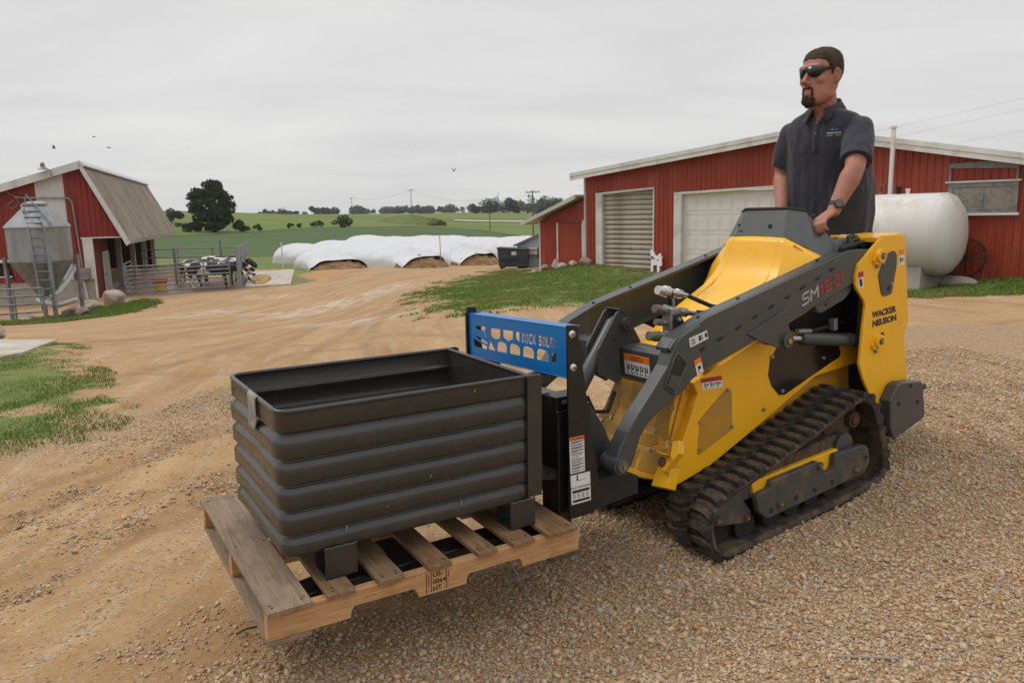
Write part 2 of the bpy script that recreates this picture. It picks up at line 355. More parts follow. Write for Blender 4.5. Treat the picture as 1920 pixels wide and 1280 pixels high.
dirt = mixc(t, math_(t, 'MULTIPLY', ramp(t, n_fine, .54, .70), .55), dirt, (.17, .095, .04))
sepv = t.nodes.new('ShaderNodeSeparateColor'); L(t, vor.outputs['Color'], sepv.inputs[0])
dirt = mixc(t, math_(t, 'MULTIPLY', A('trk'), ramp(t, n_mid, .30, .62)), dirt, (.25, .145, .065))
n_spk = noise(t, tco, 8.5, 3, .75); dirt = mixc(t, math_(t, 'MULTIPLY', ramp(t, n_spk, .50, .66), .40), dirt, (.26, .155, .07)); dirt = mixc(t, math_(t, 'MULTIPLY', ramp(t, vor2.outputs['Distance'], .10, .24, (1,1,1), (0,0,0)), .22), dirt, (.56, .44, .30))
peb = ramp(t, sepv.outputs[0], .0, 1.0, (.28, .185, .10), (.56, .44, .31))
peb = mixc(t, ramp(t, sepv.outputs[1], .80, .86), peb, (.38, .34, .29)); peb = mixc(t, ramp(t, sepv.outputs[2], .82, .88), peb, (.42, .21, .07))
peb = mixc(t, ramp(t, vor.outputs['Distance'], .35, .75), peb, (.16, .10, .055))
# scattered stones in the packed dirt, a full cover of them on the gravel
spot = math_(t, 'MULTIPLY', ramp(t, sepv.outputs[1], .62, .70), math_(t, 'MULTIPLY', ramp(t, n_str2, .42, .60), .75))
dirt = mixc(t, spot, dirt, peb)
gfac = ramp(t, math_(t, 'ADD', A('gravel'), math_(t, 'MULTIPLY', math_(t, 'SUBTRACT', n_mid, .5), 1.1)), .32, .62)
gravel = mixc(t, .72, (.40, .255, .13), peb)
gravel = mixc(t, math_(t, 'MULTIPLY', ramp(t, n_mid, .54, .70), .55), gravel, (.42, .22, .085))
col = mixc(t, gfac, dirt, gravel)
pfac = math_(t, 'MULTIPLY', math_(t, 'MULTIPLY', A('pale'), .7), ramp(t, math_(t, 'ADD', n_str2, math_(t, 'MULTIPLY', n_mid, .8)), .78, 1.02))
col = mixc(t, pfac, col, (.47, .405, .33))
col = mixc(t, math_(t, 'MULTIPLY', A('clay'), ramp(t, n_mid, .42, .6)), col, (.42, .20, .06))
col = mixc(t, math_(t, 'MULTIPLY', A('mud'), .85), col, mixc(t, n_mid, (.10, .065, .04), (.20, .14, .10)))
gcol = mixc(t, ramp(t, n_mid, .3, .7), (.085, .125, .028), (.16, .18, .05)); gcol = mixc(t, math_(t, 'MULTIPLY', ramp(t, n_big, .5, .68), .6), gcol, (.19, .17, .05))
gsum = math_(t, 'ADD', A('grass'), math_(t, 'MULTIPLY', math_(t, 'SUBTRACT', n_mid, .5), 2.2))
col = mixc(t, ramp(t, gsum, .50, .72), col, gcol)
rows = N(t, 'ShaderNodeTexWave', Scale=.55, Distortion=1.2, Detail=2.0); L(t, mapv(t, tco, (1,1,1), (0,0,1.15)), rows.inputs['Vector'])
n_far = noise(t, mapv(t, tco, (.004, .016, .004)), 1.0, 5, .6, .5); n_far2 = noise(t, mapv(t, tco, (.05, .12, .05)), 1.0, 6, .68)
farc = mixc(t, ramp(t, n_far, .38, .62), (.085, .125, .024), (.155, .185, .045)); farc = mixc(t, ramp(t, n_far2, .35, .7), farc, (.10, .145, .022))
fld = mixc(t, ramp(t, n_far2, .3, .7), (.046, .082, .022), (.076, .116, .038)); fld = mixc(t, math_(t, 'MULTIPLY', rows.outputs['Fac'], .35), fld, (.05, .085, .02))
far = mixc(t, A('field'), farc, fld); far = mixc(t, math_(t, 'MULTIPLY', A('verge'), ramp(t, n_far2, .3, .6)), far, (.035, .055, .015))
col = mixc(t, A('far'), col, far)
L(t, col, b.inputs['Base Color'])
rgh = math_(t, 'SUBTRACT', .95, math_(t, 'MULTIPLY', A('mud'), .55)); L(t, math_(t, 'SUBTRACT', rgh, math_(t, 'MULTIPLY', pfac, .75)), b.inputs['Roughness'])
b.inputs['Specular IOR Level'].default_value = .25
hgt = math_(t, 'ADD', math_(t, 'MULTIPLY', n_fine, .5), math_(t, 'MULTIPLY', n_str2, 1.0))
hgt = math_(t, 'ADD', hgt, math_(t, 'MULTIPLY', math_(t, 'SUBTRACT', 1.0, vor.outputs['Distance']), math_(t, 'ADD', .12, math_(t, 'MULTIPLY', gfac, .5))))
hgt = math_(t, 'ADD', hgt, math_(t, 'MULTIPLY', n_mid, .9))
bump(t, b, hgt, .8, .02)
ground = wrap(gm, "ground", m); kind(ground, 'structure')

# loose stones: crushed rock lying on the drive
def scatter_rocks(name, pts, size, mat_, flat=.7):
    n = len(pts); base = np.array([(-1,-1,-1),(1,-1,-1),(1,1,-1),(-1,1,-1),(-1,-1,1),(1,-1,1),(1,1,1),(-1,1,1)], float)*.5
    tri = np.array([(0,2,1),(0,3,2),(4,5,6),(4,6,7),(0,1,5),(0,5,4),(1,2,6),(1,6,5),(2,3,7),(2,7,6),(3,0,4),(3,4,7)])
    v = base[None]*(1+RNG.uniform(-.42, .42, (n, 8, 3)))
    v *= (size[:, None]*np.c_[RNG.uniform(.75, 1.35, n), RNG.uniform(.65, 1.1, n), RNG.uniform(.45, .85, n)*flat*1.3])[:, None, :]
    q = RNG.normal(size=(n, 4)); q[:, 1:3] *= .35; q /= np.linalg.norm(q, axis=1)[:, None]
    w, x, y, z = q.T
    Rm = np.stack([np.stack([1-2*(y*y+z*z), 2*(x*y-w*z), 2*(x*z+w*y)], -1), np.stack([2*(x*y+w*z), 1-2*(x*x+z*z), 2*(y*z-w*x)], -1), np.stack([2*(x*z-w*y), 2*(y*z+w*x), 1-2*(x*x+y*y)], -1)], 1)
    v = np.einsum('nij,nkj->nki', Rm, v)+pts[:, None, :]
    me = bpy.data.meshes.new(name); me.vertices.add(n*8); me.vertices.foreach_set('co', v.ravel())
    f = (tri[None]+np.arange(n)[:, None, None]*8).reshape(-1, 3).astype(np.int32)
    me.loops.add(f.size); me.loops.foreach_set('vertex_index', f.ravel()); me.polygons.add(len(f))
    me.polygons.foreach_set('loop_start', np.arange(0, f.size, 3, dtype=np.int32)); me.polygons.foreach_set('loop_total', np.full(len(f), 3, np.int32))
    me.update(); fattr(me, 'tint', np.repeat(RNG.random(n), 8)); fattr(me, 'tint2', np.repeat(RNG.random(n), 8))
    return wrap(me, name, mat_)
sm, st, sb = nmat("crushed_stone")
sA = lambda n: (lambda q: (setattr(q, 'attribute_name', n), q.outputs['Fac'])[1])(st.nodes.new('ShaderNodeAttribute'))
sc1 = ramp(st, sA('tint'), 0, 1, (.31, .20, .11), (.60, .46, .31)); sc1 = mixc(st, ramp(st, sA('tint2'), .84, .86), sc1, (.42, .37, .31)); sc1 = mixc(st, ramp(st, sA('tint2'), .05, .10, (1,1,1), (0,0,0)), sc1, (.40, .21, .08))
stc = N(st, 'ShaderNodeTexCoord').outputs['Object']
sc1 = mixc(st, math_(st, 'MULTIPLY', noise(st, stc, 180, 3), .35), sc1, (.40, .27, .15)); L(st, sc1, sb.inputs['Base Color']); sb.inputs['Roughness'].default_value = .9; sb.inputs['Specular IOR Level'].default_value = .25
def gnoise(x, y): return vnoise(x*2.2, y*2.2, 8)*.6+vnoise(x*6, y*6, 9)*.4
cx = RNG.uniform(-3.2, 4.6, 400000); cy = RNG.uniform(1.9, 8.0, 400000)
inview = np.abs(cx) < cy*.74+.25
gmk = mask(cx, cy, 'gravel', .35); stk = mask(cx, cy, 'streak', .4)
prob = np.maximum(np.clip(gmk*1.5+(gnoise(cx, cy)-.60)*2.2, 0, 1)*np.clip(1.45-cy/6, .10, 1), np.maximum(stk*.42*gnoise(cx, cy), .014*(gnoise(cx, cy) > .5)))
keep = inview & (RNG.random(400000) < prob*.95); cx = cx[keep]; cy = cy[keep]
sz = np.clip(RNG.lognormal(math.log(.0076), .40, len(cx)), .004, .024)
la_, al_ = road_coord(cx, cy)
rz = (vnoise(la_*2.3+5, al_*.10, 3)-.5)*.05+(vnoise(la_*7+9, al_*.25, 4)-.5)*.022+(vnoise(cx*3, cy*3, 5)-.5)*.02+(vnoise(cx*9, cy*9, 6)-.5)*.008
stones = scatter_rocks("gravel", np.c_[cx, cy, terr(cx, cy)+rz+sz*.22], sz, sm)
cx2 = RNG.uniform(-3.0, 1.4, 26000); cy2 = RNG.uniform(2.0, 7.0, 26000); k2 = (np.abs(cx2) < cy2*.74+.25) & (RNG.random(26000) < (1-mask(cx2, cy2, 'gravel', .5))*np.clip(gnoise(cx2*1.6, cy2*1.6)*2-.75, 0, 1)); cx2 = cx2[k2]; cy2 = cy2[k2]
l2, a2 = road_coord(cx2, cy2); rz2 = (vnoise(l2*2.3+5, a2*.10, 3)-.5)*.05+(vnoise(l2*7+9, a2*.25, 4)-.5)*.022+(vnoise(cx2*3, cy2*3, 5)-.5)*.02+(vnoise(cx2*9, cy2*9, 6)-.5)*.008-track_mask(cx2, cy2)*.016
sz2 = np.clip(RNG.lognormal(math.log(.0040), .45, len(cx2)), .002, .015); M_crumb = pm('dry_soil_crumb', (.42, .275, .14), .95, var=.3, scale=30)
crumbs = scatter_rocks("soil_crumbs", np.c_[cx2, cy2, terr(cx2, cy2)+rz2+sz2*.2], sz2, M_crumb); kind(crumbs, 'stuff'); tag(crumbs, 'small dry soil crumbs on the packed dirt left of the pallet', 'soil')
kind(stones, 'stuff'); tag(stones, 'loose tan crushed gravel covering the drive around the loader', 'gravel')

# grass blades
def blades(name, pts, h, w, mat_, label, per=1):
    n = len(pts); a = RNG.uniform(0, 2*math.pi, n); lean = RNG.uniform(.1, .8, n)*h; la = RNG.uniform(0, 2*math.pi, n)
    dx = np.c_[np.cos(a), np.sin(a), np.zeros(n)]*w[:, None]*.5
    tip = pts+np.c_[np.cos(la)*lean, np.sin(la)*lean, h]; mid = pts+np.c_[np.cos(la)*lean*.3, np.sin(la)*lean*.3, h*.6]
    v = np.stack([pts-dx, pts+dx, mid+dx*.75, mid-dx*.75, tip], 1)
    f = np.array([(0,1,2),(0,2,3),(3,2,4)]); me = bpy.data.meshes.new(name)
    me.vertices.add(n*5); me.vertices.foreach_set('co', v.ravel()); ff = (f[None]+np.arange(n)[:, None, None]*5).reshape(-1, 3).astype(np.int32)
    me.loops.add(ff.size); me.loops.foreach_set('vertex_index', ff.ravel()); me.polygons.add(len(ff))
    me.polygons.foreach_set('loop_start', np.arange(0, ff.size, 3, dtype=np.int32)); me.polygons.foreach_set('loop_total', np.full(len(ff), 3, np.int32)); me.update()
    fattr(me, 'tint', np.repeat(RNG.random(n), 5)); fattr(me, 'patch', np.repeat(vnoise(pts[:,0]*.5, pts[:,1]*.5, 12), 5))
    return tag(kind(wrap(me, name, mat_), 'stuff'), label, 'grass')
gmt, gt, gb = nmat("grass_blade")
gA = lambda n: (lambda q: (setattr(q, 'attribute_name', n), q.outputs['Fac'])[1])(gt.nodes.new('ShaderNodeAttribute'))
gcl = ramp(gt, gA('tint'), 0, 1, (.075, .14, .022), (.20, .265, .06)); gcl = mixc(gt, math_(gt, 'MULTIPLY', ramp(gt, gA('patch'), .56, .82), .7), gcl, (.24, .21, .07))
L(gt, gcl, gb.inputs['Base Color']); gb.inputs['Roughness'].default_value = .7; gb.inputs['Specular IOR Level'].default_value = .2
def grass_on(names, n, hlo, hhi, w, lo, label, name='grass', box=None, breakup=1.1):
    P = np.concatenate([np.array(POLY[k]) for k in names]); x0, y0 = P.min(0)-1; x1, y1 = P.max(0)+1
    x = RNG.uniform(x0, x1, n*4); y = RNG.uniform(y0, y1, n*4)
    mk = np.maximum.reduce([mask(x, y, k, lo) for k in names])
    nb = vnoise(x*1.3, y*1.3, 21)*.55+vnoise(x*4.5, y*4.5, 22)*.45
    k = RNG.random(n*4) < np.clip((mk+(nb-.5)*breakup-.35)*2.2, 0, 1)*(mk > .03)
    x = x[k][:n]; y = y[k][:n]; h = RNG.uniform(hlo, hhi, len(x))*(.5+nb[k][:n])
    return blades(name, np.c_[x, y, terr(x, y)-.01], h, np.full(len(x), w)*RNG.uniform(.6, 1.4, len(x)), gmt, label)
grass_on(['patchA', 'patchB'], 30000, .010, .036, .007, .4, 'patchy low green grass and weeds at the left edge of the drive', breakup=4.6)
grass_on(['mound'], 95000, .02, .065, .017, 1.4, 'rough green grass on the mound in front of the garage', breakup=1.8)
grass_on(['strip'], 30000, .03, .11, .016, .5, 'green grass strip below the white tank and the window')
grass_on(['verge'], 26000, .04, .13, .02, .5, 'green grass verge in front of the feed bin and the barn')

# concrete
conc = pm('concrete', (.46, .43, .39), .85, var=.2, scale=3, bmp=.3, bscale=90, dirt=(.33, .24, .15), dirt_amt=.5, dscale=2)
def slab(name, poly, z, th=.12):
    o = obj(name, MB().prism(poly, -th, 0, 'z'), conc, bevel=.015); o.location = (0, 0, z); return kind(o, 'structure')
def pad(name, poly, lift=.03):
    mb = MB(); n = len(poly); zt = [gz(*p)+lift for p in poly]
    mb.add([(p[0], p[1], z) for p, z in zip(poly, zt)]+[(p[0], p[1], z-.3) for p, z in zip(poly, zt)], [tuple(range(n)), tuple(range(n, 2*n))[::-1]]+[(i, n+i, n+(i+1)%n, (i+1)%n) for i in range(n)])
    o = obj(name, mb, conc); return kind(o, 'structure')
pad('concrete_pad', [(-13.2,38.4),(-11.24,39.5),(-14.0,50.4),(-16.6,49.8)], .06)
pad('concrete_pad', [(-9.6,11.9),(-8.0,11.9),(-7.2,12.1),(-6.4,9.95),(-6.6,9.2),(-9.6,9.2)], .05)
# ================================================================== background: barn, silo, pen, garage, fields
RED1 = (.30, .036, .012); RED2 = (.225, .020, .010)
M_redbarn = pm('red_siding_barn', RED2, .6, var=.22, scale=1.2, dirt=(.16, .03, .02), dirt_amt=.3, dscale=.8, streak=True)
M_redgar = pm('red_siding_garage', RED1, .5, var=.2, scale=1.0, dirt=(.34, .07, .04), dirt_amt=.35, dscale=1.0, streak=True)
M_white = pm('white_trim', (.62, .61, .58), .55, var=.12, scale=2, dirt=(.40, .36, .30), dirt_amt=.35, dscale=1.5)
M_whitepanel = pm('white_siding', (.56, .57, .57), .5, var=.12, scale=1.2, streak=True, dirt=(.40, .37, .33), dirt_amt=.3, dscale=1)
M_galv = pm('galvanised_steel', (.30, .32, .34), .45, .55, var=.25, scale=1.8, streak=True, dirt=(.22, .21, .20), dirt_amt=.4, dscale=1.5)
M_galvd = pm('dull_galvanised', (.24, .25, .26), .55, .4, var=.25, scale=3, dirt=(.16, .11, .07), dirt_amt=.4, dscale=4)
M_tanroof = pm('weathered_tan_roof', (.30, .255, .19), .6, var=.25, scale=.8, streak=True, dirt=(.19, .15, .11), dirt_amt=.45, dscale=1.2)
M_greyroof = pm('grey_metal_roof', (.50, .49, .46), .5, .2, var=.15, scale=1)
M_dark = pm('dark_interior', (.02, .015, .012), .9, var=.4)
M_beige = pm('beige_metal_door', (.42, .39, .32), .55, var=.15, scale=2, streak=True, dirt=(.28, .24, .17), dirt_amt=.4, dscale=2)
M_slat = pm('beige_door_slat', (.36, .325, .25), .5, var=.18, scale=1.5, dirt=(.22, .18, .12), dirt_amt=.4, dscale=2)
M_gdoor = pm('white_door_panel', (.66, .64, .585), .5, var=.05, scale=2, dirt=(.48, .43, .36), dirt_amt=.12, dscale=1.5)
M_block = pm('concrete_block', (.34, .32, .29), .9, var=.2, scale=3, bmp=.3, bscale=40)
M_post = pm('weathered_post', (.36, .33, .29), .85, var=.25, scale=4, streak=True, bmp=.3, bscale=30)
M_wood = pm('grey_wood', (.30, .25, .19), .85, var=.25, scale=5, streak=True)
M_rock = pm('field_stone', (.30, .26, .225), .9, var=.35, scale=3.5, bmp=.8, bscale=14, dirt=(.42, .33, .27), dirt_amt=.6, dscale=2.5)
M_rockp = pm('pink_field_stone', (.36, .25, .20), .9, var=.3, scale=3.5, bmp=.8, bscale=14, dirt=(.22, .18, .16), dirt_amt=.5, dscale=2.5)
M_tank = pm('white_tank_paint', (.58, .57, .54), .4, var=.08, scale=1.2, dirt=(.40, .36, .28), dirt_amt=.35, dscale=1.1, streak=True)
M_black = pm('black_rubber', (.018, .018, .019), .6, var=.2)
M_navy = pm('navy_dumpster_paint', (.016, .021, .04), .5, var=.3, scale=2, dirt=(.06, .055, .05), dirt_amt=.4, dscale=3)
M_poly = None
def wallm(o, d):
    """matrix of a wall frame: x along the wall, y towards the drive, z up"""
    d = Vector((d[0], d[1], 0)).normalized(); return Matrix(((d.x, d.y, 0, o[0]), (d.y, -d.x, 0, o[1]), (0, 0, 1, 0), (0, 0, 0, 1)))
def ribbed(mb, s0, s1, zb, zt, y0=0, rib=.2, rw=.04, rd=.032, ax='x', flip=1):
    """corrugated sheet: flat pans with raised ribs; zb, zt are functions of s"""
    s = s0; prof = [(s0, 0)]
    k = math.ceil(s0/rib)*rib
    while k < s1:
        for ds, d in ((-rw, 0), (-rw*.5, rd), (rw*.5, rd), (rw, 0)):
            if s0 < k+ds < s1: prof.append((k+ds, d))
        k += rib
    prof.append((s1, 0)); vs = []
    for q, d in prof:
        for z in (zb(q), zt(q)):
            vs.append((q, y0+d*flip, z) if ax == 'x' else (y0+d*flip, q, z))
    fs = [(2*i, 2*i+2, 2*i+3, 2*i+1) for i in range(len(prof)-1)]
    return mb.add(vs, fs)
def lin(*pts):
    def f(s):
        if s <= pts[0][0]: a, b2 = pts[0], pts[1]
        else:
            a, b2 = pts[-2], pts[-1]
            for p, q in zip(pts[:-1], pts[1:]):
                if p[0] <= s <= q[0]: a, b2 = p, q; break
        return a[1]+(b2[1]-a[1])*(s-a[0])/(b2[0]-a[0])
    return f
const = lambda c: (lambda s: c)

# ------------------------------------------------------------------ red garage
GM = wallm((3.1107, 31.5), (.66498, -.74686))
gar = thing('red_garage', 'long red ribbed metal garage with white roof edge and two big doors', 'garage', mat4=GM)
roofz = lin((-.45, 2.90), (9.3, 3.74), (15.2, 2.60), (19, 1.85)); base = lin((-.05, -.75), (3.75, -1.15), (13.3, -.95), (15.2, -.7), (19, -.6))
mb = MB()
for a, b2, zb, zt in ((-.05, .56, base, roofz), (.56, 3.40, const(2.24), roofz), (3.40, 4.33, base, roofz), (4.33, 8.45, const(2.10), roofz), (8.45, 19, base, roofz)):
    ribbed(mb, a, b2, zb, zt)
obj('wall', mb, M_redgar, gar)
mb = MB(); ribbed(mb, -12, 0, const(-1.6), const(2.85), y0=-.05, ax='y', flip=-1); obj('wall', mb, M_redgar, gar)
mb = MB()
for a, b2 in (((-.45, 2.98), (9.3, 3.86)), ((9.3, 3.86), (19, 1.95))):
    mb.prism([(a[0], a[1]-.10), (b2[0], b2[1]-.10), b2, a], -13, .42)
obj('roof', mb, M_greyroof, gar)
mb = MB()
for a, b2 in (((-.47, 2.99), (9.3, 3.87)), ((9.3, 3.87), (19, 1.96))):
    mb.prism([(a[0], a[1]-.27), (b2[0], b2[1]-.27), (b2[0], b2[1]-.125), (a[0], a[1]-.125)], .422, .455)
    mb.prism([(a[0], a[1]-.12), (b2[0], b2[1]-.12), (b2[0], b2[1]+.02), (a[0], a[1]+.02)], .422, .475)
obj('roof_edge', mb, M_white, gar)
mb = MB()
for a, b2 in (((-.45, 2.98), (9.3, 3.86)), ((9.3, 3.86), (19, 1.95))):
    mb.prism([(a[0], a[1]-.16), (b2[0], b2[1]-.16), (b2[0], b2[1]-.105), (a[0], a[1]-.105)], .03, .42)
obj('soffit', mb, M_wood, gar)
obj('corner_trim', MB().box(-.10, .03, -.02, .03, -.9, 2.80), M_white, gar)
# rolling door of beige slats
fr = obj('door_frame', MB().box(.53, .86, -.14, .035, -.72, 2.20).box(3.36, 3.42, -.14, .035, -1.1, 2.32).prism([(.53, 2.12), (3.42, 2.255), (3.42, 2.33), (.53, 2.20)], -.14, .04), M_white, gar)
rd = obj('rolling_door', MB().box(.86, 3.36, -.20, -.17, -1.0, 2.25), M_slat, gar)
zz = -.98; n_s = 17
sl = MB().prism([(-.155, 0), (-.115, .03), (-.105, .07), (-.118, .12), (-.155, .178)], .87, 3.355, 'x').mesh('slat')
for i in range(n_s):
    o = wrap(sl, 'slat', M_slat, rd); o.location = (0, 0, -.92+i*.187); o.scale = (1, 1, 1.0)
obj('door_handle', MB().box(2.16, 2.22, -.11, -.085, .05, .09).tube([(2.1, -.08, .09), (2.19, -.06, .06), (2.27, -.08, .09)], .012), M_galv, rd)
# white sectional door
obj('door_frame', MB().box(4.30, 4.62, -.16, .035, -.95, 2.02).box(8.28, 8.48, -.16, .035, -.95, 2.14).prism([(4.30, 2.02), (8.48, 2.12), (8.48, 2.20), (4.30, 2.10)], -.16, .04), M_white, gar)
wd = obj('sectional_door', MB().box(4.62, 8.28, -.19, -.15, -.95, 2.08), M_gdoor, gar)
pn = MB()
pn.box(-.205, .205, 0, .008, -.225, .225); pn.prism([(-.17, -.19), (.17, -.19), (.17, .19), (-.17, .19)], .0082, .0135)
pnm = pn.mesh('door_panel')
for r_ in range(4):
    for c_ in range(7):
        o = wrap(pnm, 'door_panel', M_gdoor, wd, bevel=.006); o.location = (4.95+c_*.485, -.149, 1.66-r_*.69)
for r_ in range(3): obj('section_joint', MB().box(4.63, 8.27, -.152, -.148, 1.30-r_*.69, 1.31-r_*.69), M_slat, wd)
# window with an open hinged frame above it
wf = obj('window', MB().box(13.42, 15.1, .03, .08, 1.24, 1.36).box(13.42, 15.1, .03, .08, 1.92, 2.04).box(13.42, 13.54, .03, .08, 1.36, 1.92).box(14.98, 15.1, .03, .08, 1.36, 1.92).box(14.24, 14.30, .03, .075, 1.36, 1.92), M_galvd, gar, bevel=.006)
M_pane = pm('dusty_plastic_pane', (.20, .185, .15), .35, var=.3, scale=5, dirt=(.30, .26, .20), dirt_amt=.6, dscale=9)
for a, b2 in ((13.54, 14.24), (14.30, 14.98)): obj('pane', MB().box(a, b2, .035, .055, 1.36, 1.92), M_pane, wf)
obj('sill', MB().box(13.36, 15.16, .03, .13, 1.17, 1.24), M_white, wf, bevel=.006)
obj('window_head', MB().box(13.36, 15.16, .03, .12, 2.04, 2.09), M_white, wf)
obj('hinged_frame', MB().prism([(13.42, 2.44), (15.08, 2.36), (15.08, 2.50), (14.3, 2.58), (13.42, 2.56)], .04, .08).box(13.42, 13.48, .04, .075, 2.09, 2.46).box(15.02, 15.08, .04, .075, 2.09, 2.40), M_galvd, gar)
obj('wall_ring', MB().tube([(11.62+.09*math.cos(a*.5), .03, 1.95+.12*math.sin(a*.5)) for a in range(14)], .014), M_wood, gar)
def tofr(Mx, p): return Mx @ Vector(p)
# lean-to shed on the garage's left end
sh = thing('lean_to_shed', 'low red lean-to shed with a sliding door at the left end of the garage', 'shed', mat4=GM @ Matrix.Translation((-.12, 0, 0)))
sb_ = lin((-2.6, -1.35), (0, -.9)); stp = lin((-2.62, 1.12), (0, 1.95))
mb = MB(); ribbed(mb, -2.55, 0, sb_, stp, rib=.14, rw=.03, rd=.018); obj('wall', mb, M_redgar, sh)
mb = MB(); ribbed(mb, -6, 0, const(-1.7), const(1.1), y0=-2.55, ax='y', flip=-1); obj('wall', mb, M_redgar, sh)
obj('roof', MB().prism([(-3.2, .98), (.02, 2.08), (.02, 2.16), (-3.2, 1.06)], -6.2, .5), M_greyroof, sh)
obj('roof_edge', MB().prism([(-3.25, .93), (.02, 2.0), (.02, 2.17), (-3.25, 1.07)], .502, .54), M_greyroof, sh)
obj('corner_trim', MB().box(-2.62, -2.53, 0, .035, -1.35, 1.1), M_white, sh); obj('corner_trim', MB().box(-.10, .015, .022, .05, -.95, 1.15), M_white, sh)
mb = MB(); ribbed(mb, -1.42, -.12, const(-1.0), const(1.05), y0=.05, rib=.14, rw=.03, rd=.018); d_ = obj('sliding_door', mb, M_redgar, sh)
obj('door_edge', MB().box(-1.50, -1.42, .045, .085, -1.0, 1.06), M_white, d_)
obj('door_rail', MB().box(-2.4, -.06, .04, .11, 1.06, 1.14), pm('rust_rail', (.20, .04, .03), .6), sh)
# flue pipe, tank, wheel, cow cut-out
pip = obj('flue_pipe', MB().box(-.05, .05, -.05, .05, 0, 1.86).box(-.065, .065, -.065, .065, 1.86, 1.93), M_white, bevel=.008); pip.matrix_world = GM @ Matrix.Translation((12.12, .62, 1.72))
tag(pip, 'tall square white flue pipe rising behind the tank', 'pipe')
tk = thing('fuel_tank', 'big white horizontal fuel tank on a concrete saddle in front of the garage', 'tank', mat4=GM @ Matrix.Translation((12.4, 1.45, .72)))
prof = [(-2.0, .05), (-1.97, .45), (-1.85, .8), (-1.66, 1.0), (-1.5, 1.07), (0, 1.07), (1.5, 1.07), (1.64, 1.0), (1.80, .78), (1.90, .45), (1.93, .05)]
obj('tank_shell', MB().loft([[(x, r*math.cos(2*math.pi*k/40), r*math.sin(2*math.pi*k/40)) for k in range(40)] for x, r in prof]), M_tank, tk, smooth=50)
for x in (-1.48, 1.48): obj('weld_seam', MB().tube([(x, 1.072*math.cos(a*math.pi/20), 1.072*math.sin(a*math.pi/20)) for a in range(41)], .008, 6, False), M_tank, tk)
for x in (-1.2, 1.0): obj('saddle', MB().prism([(-.8, -1.45), (.8, -1.45), (.75, -.80), (.4, -1.0), (0, -1.08), (-.4, -1.0), (-.75, -.80)], x-.25, x+.25, 'x'), M_block, tk)
obj('tank_fitting', MB().cyl((.28, 0, 1.0), (.28, 0, 1.20), .07).cyl((.28, 0, 1.2), (.28, 0, 1.26), .085), M_dark, tk); obj('tank_fitting', MB().cyl((.52, 0, 1.0), (.52, 0, 1.16), .05).box(.47, .57, -.05, .05, 1.16, 1.2), M_white, tk)
obj('tank_hose', MB().tube([(-.62, .05, 1.15), (-.52, .22, 1.22), (-.40, .52, 1.02), (-.28, .90, .70), (-.20, 1.09, .32), (-.18, 1.13, -.2), (-.22, 1.10, -.9), (-.25, 1.1, -1.3)], .035), M_black, tk, smooth=40)
wh = thing('wagon_wheel', 'black steel spoked wagon wheel leaning on the red wall beside the tank', 'wheel', mat4=GM @ Matrix.Translation((14.0, .20, .06)) @ Matrix.Rotation(.12, 4, 'X'))
M_iron = pm('rusty_iron', (.028, .022, .02), .7, .3, dirt=(.10, .045, .02), dirt_amt=.4, dscale=6)
obj('rim', MB().tube([(.51*math.cos(a*math.pi/18), 0, .51*math.sin(a*math.pi/18)) for a in range(37)], .028, 8, False), M_iron, wh, smooth=40); obj('hub', MB().cyl((0, -.09, 0), (0, .09, 0), .07), M_iron, wh)
for i in range(14):
    a = i*math.pi/7; obj('spoke', MB().cyl((.05*math.cos(a), .05*(-1)**i, .05*math.sin(a)), (.5*math.cos(a), 0, .5*math.sin(a)), .011, 6), M_iron, wh)
M_cowcut, ct, cbb = nmat('painted_cow_board'); q = noise(ct, N(ct, 'ShaderNodeTexCoord').outputs['Object'], 5.5, 1, .3); L(ct, mixc(ct, ramp(ct, q, .36, .40), (.02, .02, .02), (.72, .72, .70)), cbb.inputs['Base Color']); cbb.inputs['Roughness'].default_value = .5
cw = obj('cow_cutout', MB().prism([(-.22,-.47),(-.12,-.47),(-.11,-.18),(.06,-.16),(.08,-.46),(.18,-.46),(.19,-.30),(.26,-.26),(.28,-.1),(.24,.02),(.28,.14),(.24,.27),(.12,.26),(.05,.17),(-.06,.2),(-.10,.32),(-.17,.34),(-.19,.46),(-.24,.36),(-.28,.44),(-.29,.30),(-.26,.2),(-.27,.08),(-.22,.05),(-.23,-.05),(-.21,-.2)], -.012, .012), M_cowcut, bevel=.004)
cw.matrix_world = GM @ Matrix.Translation((3.72, .28, -.34)) @ Matrix.Rotation(.1, 4, 'X'); tag(cw, 'white wooden cow cut-out with black spots beside the rolling door', 'cow cutout')

# ------------------------------------------------------------------ boulders
def rock_mesh(seed, sub=3):
    bm = bmesh.new(); bmesh.ops.create_icosphere(bm, subdivisions=sub, radius=.5); rr = np.random.default_rng(seed)
    pl = rr.normal(size=(9, 3)); pl /= np.linalg.norm(pl, axis=1)[:, None]; dd = rr.uniform(.27, .45, 9)
    for v in bm.verts:
        for n_, d in zip(pl, dd):
            e = v.co.x*n_[0]+v.co.y*n_[1]+v.co.z*n_[2]
            if e > d: v.co -= Vector(n_)*(e-d)*.97
        v.co += Vector(rr.normal(size=3))*.008
    me = bpy.data.meshes.new('boulder'); bm.to_mesh(me); bm.free(); me.shade_smooth(); me.set_sharp_from_angle(angle=R(20)); return me
def boulder(x, y, s, label, mm, seed, group=None, lift=.28):
    o = wrap(rock_mesh(seed), 'boulder', mm); s = tuple(.88*q_ for q_ in s); o.scale = s; o.location = (x, y, gz(x, y)+s[2]*lift); o.rotation_euler = (0, 0, seed*1.3); return tag(o, label, 'boulder', group)
g1 = 'boulders along the barn verge'
boulder(-16.95, 32.9, (1.15, .9, .95), 'largest pale grey boulder, beside the beige barn door', M_rock, 3, g1)
